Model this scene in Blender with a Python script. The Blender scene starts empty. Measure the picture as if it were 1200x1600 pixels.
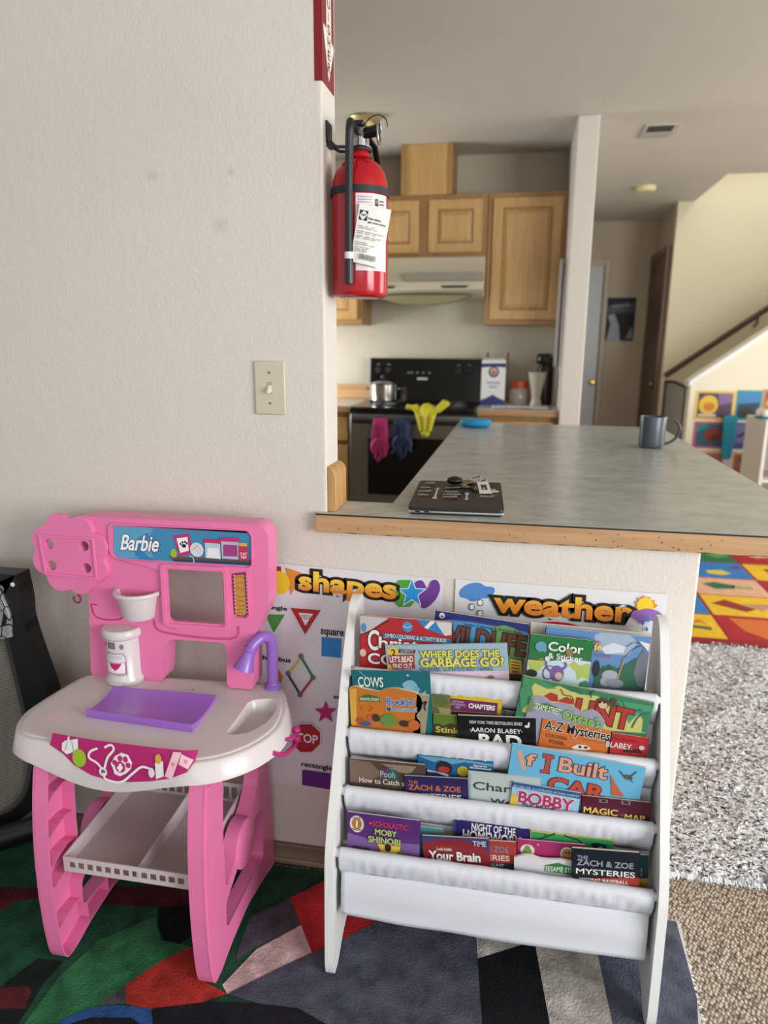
import bpy, bmesh, math, random
from mathutils import Vector, Matrix, noise
R = math.radians
random.seed(7)
scene = bpy.context.scene
COL = scene.collection

# ------------------------------------------------------------------ camera
YAW, PITCH, ROLL = R(10.55), R(13.2), R(-0.4)
fw = Vector((-math.sin(YAW)*math.cos(PITCH), math.cos(YAW)*math.cos(PITCH), -math.sin(PITCH)))
rt = Vector((math.cos(YAW), math.sin(YAW), 0)); dn = fw.cross(rt)
rt2 = math.cos(ROLL)*rt + math.sin(ROLL)*dn; dn2 = -math.sin(ROLL)*rt + math.cos(ROLL)*dn
cd = bpy.data.cameras.new('camera'); cam = bpy.data.objects.new('camera', cd); COL.objects.link(cam)
m = Matrix((rt2, -dn2, -fw)).transposed().to_4x4(); m.translation = Vector((.4048, -1.483, 1.274)); cam.matrix_world = m
cd.sensor_fit = 'VERTICAL'; cd.sensor_height = 36.0; cd.lens = 1109.0/1600*36
cd.clip_start = .05; cd.clip_end = 60
cd.dof.use_dof = True; cd.dof.focus_distance = 1.55; cd.dof.aperture_fstop = 2.6
scene.camera = cam

# ------------------------------------------------------------------ light
scene.view_settings.view_transform = 'Standard'
scene.view_settings.look = 'None'
scene.view_settings.gamma = 1.0
scene.view_settings.use_curve_mapping = False
scene.view_settings.exposure = 0.5
w = bpy.data.worlds.new('daylight'); scene.world = w; w.use_nodes = True
w.node_tree.nodes['Background'].inputs[0].default_value = (.93, .96, 1.0, 1)
w.node_tree.nodes['Background'].inputs[1].default_value = 0.55
def area(name, loc, target, sx, sy, power, col=(1, 1, 1)):
    l = bpy.data.lights.new(name, 'AREA'); l.shape = 'RECTANGLE'; l.size = sx; l.size_y = sy; l.energy = power; l.color = col
    o = bpy.data.objects.new(name, l); COL.objects.link(o); o.location = loc
    o.rotation_euler = (Vector(target)-Vector(loc)).to_track_quat('-Z', 'Y').to_euler(); return o
area('living_window_light', (3.6, -2.2, 1.35), (0.3, 0.4, .8), 2.0, 1.6, 105, (.97, .98, 1.0))
area('rear_window_light', (.9, -3.7, 1.6), (.3, 0, 1.0), 2.2, 1.6, 14, (1.0, .98, .95))
area('kitchen_window_light', (-1.7, 2.75, 1.3), (-.55, 3.4, 1.15), .7, .7, 20, (.95, .98, 1.0))
area('patio_window_light', (4.2, 2.2, 1.3), (1.2, 2.6, .6), 2.2, 1.8, 55, (1.0, .98, .94))
area('stairwell_light', (2.9, 4.6, 4.2), (2.6, 4.9, 1.5), .8, .8, 24, (1.0, .95, .80))

# ------------------------------------------------------------------ materials
def lin(c):
    c /= 255.0
    return c/12.92 if c <= .04045 else ((c+.055)/1.055)**2.4
def rgb(h):
    h = h.lstrip('#'); return tuple(lin(int(h[i:i+2], 16)) for i in (0, 2, 4))
MATS = {}
def M(h, rough=.55, metal=0., var=0., scale=8., bump=0., bscale=60., trans=0., alpha=1., spec=.5, detail=4.):
    key = (h, rough, metal, var, scale, bump, bscale, trans, alpha, spec, detail)
    if key in MATS: return MATS[key]
    mt = bpy.data.materials.new('paint_'+h.strip('#')); mt.use_nodes = True
    nt = mt.node_tree; b = nt.nodes['Principled BSDF']; c = rgb(h)
    b.inputs['Base Color'].default_value = (*c, 1); b.inputs['Roughness'].default_value = rough; b.inputs['Metallic'].default_value = metal
    b.inputs['Specular IOR Level'].default_value = spec
    b.inputs['Transmission Weight'].default_value = trans; b.inputs['Alpha'].default_value = alpha
    if var or bump:
        tc = nt.nodes.new('ShaderNodeTexCoord')
    if var:
        n = nt.nodes.new('ShaderNodeTexNoise'); n.inputs['Scale'].default_value = scale; n.inputs['Detail'].default_value = detail
        r = nt.nodes.new('ShaderNodeValToRGB'); r.color_ramp.elements[0].position = .3; r.color_ramp.elements[1].position = .7
        r.color_ramp.elements[0].color = (*[max(0, x*(1-var)) for x in c], 1); r.color_ramp.elements[1].color = (*[min(1, x*(1+var)) for x in c], 1)
        nt.links.new(tc.outputs['Object'], n.inputs['Vector']); nt.links.new(n.outputs['Fac'], r.inputs['Fac']); nt.links.new(r.outputs['Color'], b.inputs['Base Color'])
    if bump:
        n2 = nt.nodes.new('ShaderNodeTexNoise'); n2.inputs['Scale'].default_value = bscale; n2.inputs['Detail'].default_value = 3
        bp = nt.nodes.new('ShaderNodeBump'); bp.inputs['Strength'].default_value = bump; bp.inputs['Distance'].default_value = .004
        nt.links.new(tc.outputs['Object'], n2.inputs['Vector']); nt.links.new(n2.outputs['Fac'], bp.inputs['Height']); nt.links.new(bp.outputs['Normal'], b.inputs['Normal'])
    MATS[key] = mt; return mt
def nodes_mat(name):
    mt = bpy.data.materials.new(name); mt.use_nodes = True; nt = mt.node_tree
    return mt, nt, nt.nodes['Principled BSDF']
def ramp(nt, pts):
    r = nt.nodes.new('ShaderNodeValToRGB'); e = r.color_ramp.elements
    while len(e) < len(pts): e.new(.5)
    for el, (p, h) in zip(e, pts): el.position = p; el.color = (*rgb(h), 1)
    return r
def wood(h1, h2, axis='Z', scale=10., rough=.45):
    key = ('wood', h1, h2, axis, scale)
    if key in MATS: return MATS[key]
    mt, nt, b = nodes_mat('wood_'+h1.strip('#')); tc = nt.nodes.new('ShaderNodeTexCoord'); mp = nt.nodes.new('ShaderNodeMapping')
    s = [scale]*3; s['XYZ'.index(axis)] = scale*.06; mp.inputs['Scale'].default_value = s
    n = nt.nodes.new('ShaderNodeTexNoise'); n.inputs['Scale'].default_value = 5; n.inputs['Detail'].default_value = 6; n.inputs['Distortion'].default_value = .6
    r = ramp(nt, [(.3, h1), (.7, h2)])
    nt.links.new(tc.outputs['Object'], mp.inputs['Vector']); nt.links.new(mp.outputs['Vector'], n.inputs['Vector']); nt.links.new(n.outputs['Fac'], r.inputs['Fac']); nt.links.new(r.outputs['Color'], b.inputs['Base Color'])
    b.inputs['Roughness'].default_value = rough; MATS[key] = mt; return mt
def wall_paint(h, bump=.35, smudges=()):
    """textured paint; smudges are dirty finger marks at fixed places on the wall: (x, y, z, radius)"""
    key = ('wall', h, bump)
    if key in MATS: return MATS[key]
    mt, nt, b = nodes_mat('wall_paint_'+h.strip('#')); tc = nt.nodes.new('ShaderNodeTexCoord')
    n = nt.nodes.new('ShaderNodeTexNoise'); n.inputs['Scale'].default_value = 130; n.inputs['Detail'].default_value = 3
    n3 = nt.nodes.new('ShaderNodeTexNoise'); n3.inputs['Scale'].default_value = 42; n3.inputs['Detail'].default_value = 2
    mx = nt.nodes.new('ShaderNodeMath'); mx.operation = 'ADD'
    bp = nt.nodes.new('ShaderNodeBump'); bp.inputs['Strength'].default_value = bump; bp.inputs['Distance'].default_value = .003
    nt.links.new(tc.outputs['Object'], n.inputs['Vector']); nt.links.new(tc.outputs['Object'], n3.inputs['Vector'])
    nt.links.new(n.outputs['Fac'], mx.inputs[0]); nt.links.new(n3.outputs['Fac'], mx.inputs[1]); nt.links.new(mx.outputs[0], bp.inputs['Height']); nt.links.new(bp.outputs['Normal'], b.inputs['Normal'])
    # faint scuffs and grubby patches of the paint itself
    n2 = nt.nodes.new('ShaderNodeTexNoise'); n2.inputs['Scale'].default_value = 1.6; n2.inputs['Detail'].default_value = 5
    c = rgb(h); r = nt.nodes.new('ShaderNodeValToRGB'); r.color_ramp.elements[0].position = .28; r.color_ramp.elements[1].position = .5
    r.color_ramp.elements[0].color = (*[x*.94 for x in c], 1); r.color_ramp.elements[1].color = (*c, 1)
    nt.links.new(tc.outputs['Object'], n2.inputs['Vector']); nt.links.new(n2.outputs['Fac'], r.inputs['Fac']); last = r.outputs['Color']
    for (x, y, z, rad) in smudges:
        d = nt.nodes.new('ShaderNodeVectorMath'); d.operation = 'DISTANCE'; d.inputs[1].default_value = (x, y, z); nt.links.new(tc.outputs['Object'], d.inputs[0])
        mr = nt.nodes.new('ShaderNodeMapRange'); mr.inputs[1].default_value = 0; mr.inputs[2].default_value = rad; mr.inputs[3].default_value = .55; mr.inputs[4].default_value = 0; nt.links.new(d.outputs['Value'], mr.inputs[0])
        ml = nt.nodes.new('ShaderNodeMath'); ml.operation = 'MULTIPLY'; nt.links.new(mr.outputs[0], ml.inputs[0]); nt.links.new(n3.outputs['Fac'], ml.inputs[1])
        mix = nt.nodes.new('ShaderNodeMix'); mix.data_type = 'RGBA'; mix.inputs[7].default_value = (*[v*.45 for v in c], 1); nt.links.new(ml.outputs[0], mix.inputs[0]); nt.links.new(last, mix.inputs[6]); last = mix.outputs[2]
    nt.links.new(last, b.inputs['Base Color'])
    b.inputs['Roughness'].default_value = .6; b.inputs['Specular IOR Level'].default_value = .3
    MATS[key] = mt; return mt

# ------------------------------------------------------------------ mesh building
class MB:
    def __init__(s): s.v = []; s.f = []; s.fm = []; s.mats = []
    def mi(s, mat):
        if isinstance(mat, str): mat = M(mat)
        if mat not in s.mats: s.mats.append(mat)
        return s.mats.index(mat)
    def add(s, vs, fs, mat):
        o = len(s.v); k = s.mi(mat); s.v += [tuple(p) for p in vs]
        for f in fs: s.f.append(tuple(i+o for i in f)); s.fm.append(k)
        return s
    def box(s, x0, x1, y0, y1, z0, z1, mat):
        vs = [(x, y, z) for x in (x0, x1) for y in (y0, y1) for z in (z0, z1)]
        return s.add(vs, [(0, 1, 3, 2), (4, 6, 7, 5), (0, 4, 5, 1), (2, 3, 7, 6), (0, 2, 6, 4), (1, 5, 7, 3)], mat)
    def fbox(s, f, u0, u1, v0, v1, w0, w1, mat):
        vs = [f(u, v, w_) for u in (u0, u1) for v in (v0, v1) for w_ in (w0, w1)]
        return s.add(vs, [(0, 1, 3, 2), (4, 6, 7, 5), (0, 4, 5, 1), (2, 3, 7, 6), (0, 2, 6, 4), (1, 5, 7, 3)], mat)
    def prism(s, lo, hi, mat, caps=True):
        n = len(lo); fs = [(i, (i+1) % n, n+(i+1) % n, n+i) for i in range(n)]
        if caps: fs += [tuple(range(n))[::-1], tuple(range(n, 2*n))]
        return s.add(list(lo)+list(hi), fs, mat)
    def fprism(s, f, pts, w0, w1, mat):
        return s.prism([f(u, v, w0) for u, v in pts], [f(u, v, w1) for u, v in pts], mat)
    def poly(s, pts, mat): return s.add(pts, [tuple(range(len(pts)))], mat)
    def tube(s, pts, r, mat, n=10, closed=False, flat=1.):
        pts = [Vector(p) for p in pts]; N = len(pts); rs = r if isinstance(r, (list, tuple)) else [r]*N
        vs = []; prev = None
        for i, p in enumerate(pts):
            if closed: t = pts[(i+1) % N]-pts[i-1]
            else: t = pts[min(i+1, N-1)]-pts[max(i-1, 0)]
            t.normalize()
            if prev is None:
                a = Vector((0, 0, 1)) if abs(t.z) < .9 else Vector((1, 0, 0)); u = t.cross(a).normalized()
            else: u = (prev-t*prev.dot(t)).normalized()
            prev = u; v = t.cross(u)
            for k in range(n):
                an = 2*math.pi*k/n; vs.append(p+rs[i]*(math.cos(an)*u+math.sin(an)*flat*v))
        fs = []
        for i in range(N if closed else N-1):
            j = (i+1) % N
            for k in range(n): fs.append((i*n+k, i*n+(k+1) % n, j*n+(k+1) % n, j*n+k))
        if not closed: fs += [tuple(range(n))[::-1], tuple(range((N-1)*n, N*n))]
        return s.add(vs, fs, mat)
    def lathe(s, prof, c, mat, n=32, a0=0., a1=360., axis=None, sx=1., sy=1.):
        c = Vector(c); full = abs(a1-a0) >= 359.9; m_ = n if full else n+1; vs = []
        ax = Vector(axis).normalized() if axis else Vector((0, 0, 1))
        if axis:
            a = Vector((0, 0, 1)) if abs(ax.z) < .9 else Vector((1, 0, 0)); U = ax.cross(a).normalized(); V = ax.cross(U)
        else: U, V = Vector((1, 0, 0)), Vector((0, 1, 0))
        for r, h in prof:
            for k in range(m_):
                an = R(a0+(a1-a0)*k/n); vs.append(c+ax*h+U*(r*sx*math.cos(an))+V*(r*sy*math.sin(an)))
        fs = []
        for i in range(len(prof)-1):
            for k in range(n if full else n): fs.append((i*m_+k, i*m_+(k+1) % m_, (i+1)*m_+(k+1) % m_, (i+1)*m_+k))
        if prof[0][0] > 1e-6 and full: pass
        return s.add(vs, fs, mat)
    def sphere(s, c, r, mat, n=16, sx=1, sy=1, sz=1):
        c = Vector(c); m_ = n//2
        return s.lathe([(r*math.sin(math.pi*i/m_)+1e-6, -r*sz*math.cos(math.pi*i/m_)) for i in range(m_+1)], c, mat, n, sx=sx, sy=sy)
    def grid(s, P, mat, closed_u=False):
        nu, nv = len(P), len(P[0]); vs = [p for row in P for p in row]; fs = []
        for i in range(nu if closed_u else nu-1):
            for j in range(nv-1):
                a = (i+1) % nu; fs.append((i*nv+j, a*nv+j, a*nv+j+1, i*nv+j+1))
        return s.add(vs, fs, mat)
    def shape(s, f, loops, w0, w1, mat, bevel=0.):
        """an outline with holes, pushed out from depth w0 to w1 along the frame"""
        cu = bpy.data.curves.new('t', 'CURVE'); cu.dimensions = '2D'; cu.fill_mode = 'BOTH' if w1 != w0 else 'FRONT'
        for lp in loops:
            sp = cu.splines.new('POLY'); sp.points.add(len(lp)-1); sp.use_cyclic_u = True
            for p, (u, v) in zip(sp.points, lp): p.co = (u, v, 0, 1)
        cu.extrude = abs(w1-w0)/2 if w1 != w0 else 0
        ob = bpy.data.objects.new('t', cu); COL.objects.link(ob); bpy.context.view_layer.update()
        me = bpy.data.meshes.new_from_object(ob.evaluated_get(bpy.context.evaluated_depsgraph_get()))
        mid = (w0+w1)/2
        s.add([f(v.co.x, v.co.y, mid+v.co.z) for v in me.vertices], [tuple(p.vertices) for p in me.polygons], mat)
        bpy.data.objects.remove(ob); bpy.data.curves.remove(cu); bpy.data.meshes.remove(me); return s
    def build(s, name, parent=None, smooth=35, bevel=0., solid=0., seg=2, kind=None, subsurf=0, merge=False):
        me = bpy.data.meshes.new(name); off = Vector((0, 0, 0))
        if parent is not None: off = world_loc(parent)
        me.from_pydata([tuple(Vector(p)-off) for p in s.v], [], s.f)
        for mt in s.mats: me.materials.append(mt)
        me.polygons.foreach_set('material_index', s.fm)
        bm = bmesh.new(); bm.from_mesh(me)
        if merge: bmesh.ops.remove_doubles(bm, verts=bm.verts, dist=1e-5)
        if merge or merge is False and solid == 0: bmesh.ops.recalc_face_normals(bm, faces=bm.faces)
        bm.to_mesh(me); bm.free()
        me.polygons.foreach_set('use_smooth', [smooth > 0]*len(me.polygons))
        if smooth > 0: me.set_sharp_from_angle(angle=R(smooth))
        me.update()
        o = bpy.data.objects.new(name, me); COL.objects.link(o)
        if parent is not None: o.parent = parent
        if solid: md = o.modifiers.new('thickness', 'SOLIDIFY'); md.thickness = solid; md.offset = 0
        if bevel: md = o.modifiers.new('bevel', 'BEVEL'); md.width = bevel; md.segments = seg; md.limit_method = 'ANGLE'; md.angle_limit = R(40)
        if subsurf: md = o.modifiers.new('smooth', 'SUBSURF'); md.levels = subsurf; md.render_levels = subsurf
        if kind: o['kind'] = kind
        return o
def world_loc(o):
    v = Vector(o.location)
    while o.parent: o = o.parent; v += Vector(o.location)
    return v
def tag(o, label, cat, group=None):
    o['label'] = label; o['category'] = cat
    if group: o['group'] = group
    return o
def thing(name, loc, label, cat, group=None):
    o = bpy.data.objects.new(name, None); COL.objects.link(o); o.location = loc; o.empty_display_size = .05
    return tag(o, label, cat, group)
def struct(name, mb, **k): return mb.build(name, kind='structure', **k)
def plane(o, U, V, N):
    o, U, V, N = Vector(o), Vector(U), Vector(V), Vector(N)
    return lambda u, v, w_=0.: o+U*u+V*v+N*w_
def fillet(pts, r, n=5):
    out = []; N = len(pts)
    for i in range(N):
        p = Vector(pts[i]); a = Vector(pts[i-1])-p; b = Vector(pts[(i+1) % N])-p
        d = min(r, a.length*.45, b.length*.45); a = p+a.normalized()*d; b = p+b.normalized()*d
        for k in range(n+1):
            t = k/n; q = a*(1-t)**2+p*2*t*(1-t)+b*t*t; out.append((q.x, q.y))
    return out
def offset_loop(pts, d):
    """the outline pushed outward by d (inward when negative)"""
    N = len(pts); ar = sum(pts[i-1][0]*pts[i][1]-pts[i][0]*pts[i-1][1] for i in range(N)); s = 1 if ar > 0 else -1; o = []
    for i in range(N):
        a, b, p = Vector(pts[i-1]), Vector(pts[(i+1) % N]), Vector(pts[i]); t = (b-a)
        t = t.normalized() if t.length > 1e-9 else Vector((1, 0)); o.append(tuple(p+Vector((t.y, -t.x))*d*s))
    return o
def dense(pts, step):
    o = []
    for i in range(len(pts)):
        a, b = Vector(pts[i]), Vector(pts[(i+1) % len(pts)]); n = max(1, math.ceil((b-a).length/step))
        o += [tuple(a.lerp(b, k/n)) for k in range(n)]
    return o
def smooth_loop(pts, n=4, closed=True):
    """Catmull-Rom through the points"""
    P = [Vector(p) for p in pts]; N = len(P); out = []
    for i in range(N if closed else N-1):
        g = (lambda k: P[k % N]) if closed else (lambda k: P[max(0, min(N-1, k))])
        p0, p1, p2, p3 = g(i-1), g(i), g(i+1), g(i+2)
        for k in range(n):
            t = k/n; out.append(.5*((2*p1)+(p2-p0)*t+(2*p0-5*p1+4*p2-p3)*t*t+(3*p1-p0-3*p2+p3)*t**3))
    if not closed: out.append(P[-1])
    return [tuple(q) for q in out]
# ---- printed matter: lettering and flat shapes
TXT = {}
def text_mesh(s, off):
    if (s, off) in TXT: return TXT[(s, off)]
    cu = bpy.data.curves.new('t', 'FONT'); cu.body = s; cu.size = 1; cu.offset = off; cu.resolution_u = 4 if len(s) < 12 else 2
    cu.align_x = 'CENTER'; cu.space_line = .9
    ob = bpy.data.objects.new('t', cu); COL.objects.link(ob); bpy.context.view_layer.update()
    me = bpy.data.meshes.new_from_object(ob.evaluated_get(bpy.context.evaluated_depsgraph_get()))
    r = ([(v.co.x, v.co.y) for v in me.vertices], [tuple(p.vertices) for p in me.polygons])
    bpy.data.objects.remove(ob); bpy.data.curves.remove(cu); bpy.data.meshes.remove(me); TXT[(s, off)] = r; return r
def title_ink():
    """printed two-tone ink: yellow at the top of the letters, orange at the foot"""
    if 'ink' not in MATS:
        mt, nt, b = nodes_mat('title_ink'); tc = nt.nodes.new('ShaderNodeTexCoord'); sx = nt.nodes.new('ShaderNodeSeparateXYZ'); mr = nt.nodes.new('ShaderNodeMapRange')
        mr.inputs[1].default_value = .725; mr.inputs[2].default_value = .765; r = ramp(nt, [(.1, '#d9842c'), (.9, '#f0c93c')])
        nt.links.new(tc.outputs['Object'], sx.inputs[0]); nt.links.new(sx.outputs['Z'], mr.inputs[0]); nt.links.new(mr.outputs[0], r.inputs['Fac']); nt.links.new(r.outputs['Color'], b.inputs['Base Color']); b.inputs['Roughness'].default_value = .4
        MATS['ink'] = mt
    return MATS['ink']
BOLD = {0: .004, 1: .012, 2: .022, 3: .034}
def letter(mb, f, s, col, u0, v0, u1, v1, wt, bold=1, outline=None, fat=False, wstep=.00012, mat=None):
    base = text_mesh(s, BOLD[bold]); xs = [p[0] for p in base[0]]; ys = [p[1] for p in base[0]]
    if not xs: return
    x0, x1, y0, y1 = min(xs), max(xs), min(ys), max(ys); sy = (v0-v1)/max(y1-y0, 1e-6)
    if len(s) == 1 and s in '1Iil' and u1-u0 > sy*(x1-x0): c = (u0+u1)/2; hw = sy*(x1-x0)/2; u0, u1 = c-hw, c+hw
    sx = (u1-u0)/max(x1-x0, 1e-6)
    sk = .28 if s == 'Barbie' else 0.      # slanted script lettering
    mp = lambda p, w_: f(u0+(p[0]-x0)*sx+sk*((p[1]-y0)*sy-(v0-v1)/2), v1+(p[1]-y0)*sy, w_)
    mk = lambda c: M(c, .5)
    if outline:
        o = text_mesh(s, BOLD[bold]+(.10 if fat else .035)); mb.add([mp(p, wt) for p in o[0]], o[1], mk(outline))
    mb.add([mp(p, wt+wstep) for p in base[0]], base[1], mat or mk(col))
def stroke(mb, f, pts, width, col, wt):
    P = [Vector((*p, 0)) for p in pts]
    if len(P) > 2: P = [Vector((*p, 0)) for p in smooth_loop(pts, 4, False)]
    L, Rr = [], []
    for i, p in enumerate(P):
        t = (P[min(i+1, len(P)-1)]-P[max(i-1, 0)]).normalized(); n = Vector((-t.y, t.x, 0))*width/2; L.append(p+n); Rr.append(p-n)
    vs = [f(p.x, p.y, wt) for p in L]+[f(p.x, p.y, wt) for p in Rr]; n = len(P)
    mb.add(vs, [(i, i+1, n+i+1, n+i) for i in range(n-1)], M(col, .5))
def clip(pts, u0, u1, v0, v1):
    """Sutherland-Hodgman against a rectangle"""
    def cut(ps, ins, isec):
        o = []
        for i, c in enumerate(ps):
            p = ps[i-1]
            if ins(c):
                if not ins(p): o.append(isec(p, c))
                o.append(c)
            elif ins(p): o.append(isec(p, c))
        return o
    for ax, val, sg in ((0, u0, 1), (0, u1, -1), (1, v0, 1), (1, v1, -1)):
        if not pts: return pts
        ins = lambda p, ax=ax, val=val, sg=sg: sg*(p[ax]-val) >= 0
        def isec(a, b, ax=ax, val=val):
            t = (val-a[ax])/(b[ax]-a[ax]); return (a[0]+(b[0]-a[0])*t, a[1]+(b[1]-a[1])*t)
        pts = cut([tuple(p) for p in pts], ins, isec)
    return pts
def draw(mb, f, art, w0=.0003, box=None, strip=0.):
    wt = w0
    for a in art:
        if a[0] == 'P': a = ('p', a[1], smooth_loop(a[2], 5))
        if a[0] == 'p':
            pts = a[2] if box is None else clip(a[2], *box)
            if strip and len(pts) >= 3:      # narrow strips, so the print follows a curved face
                a0, a1 = min(p[0] for p in pts), max(p[0] for p in pts); n = max(1, math.ceil((a1-a0)/strip))
                b0, b1 = min(p[1] for p in pts), max(p[1] for p in pts); nv = max(1, math.ceil((b1-b0)/strip/1.5))
                for k in range(n):
                    for j in range(nv):
                        q = clip(pts, a0+(a1-a0)*k/n, a0+(a1-a0)*(k+1)/n, b0+(b1-b0)*j/nv, b0+(b1-b0)*(j+1)/nv)
                        if len(q) >= 3: mb.poly([f(u, v, wt) for u, v in q], M(a[1], .5))
            elif len(pts) >= 3: mb.poly([f(u, v, wt) for u, v in pts], M(a[1], .5))
        elif a[0] == 'e' and strip:
            draw(mb, f, [('p', a[1], [(a[2]+a[4]*math.cos(2*math.pi*k/20), a[3]+a[5]*math.sin(2*math.pi*k/20)) for k in range(20)])], wt, None, strip)
        elif a[0] == 'e':
            mb.poly([f(a[2]+a[4]*math.cos(2*math.pi*k/24), a[3]+a[5]*math.sin(2*math.pi*k/24), wt) for k in range(24)], M(a[1], .5))
        elif a[0] == 't':
            letter(mb, f, a[2], a[1], a[3], a[4], a[5], a[6], wt, *(a[7:8] or (1,)), outline=a[8] if len(a) > 8 else None, fat=len(a) > 9, mat=title_ink() if a[1] == 'GRAD' else None)
            wt += .00012
        elif a[0] == 's': stroke(mb, f, a[3], a[2], a[1], wt)
        wt += .00012
BARS = [(-0.15, 0.615), (-0.19, 0.5), (-0.228, 0.39), (-0.28, 0.285)]
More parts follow.
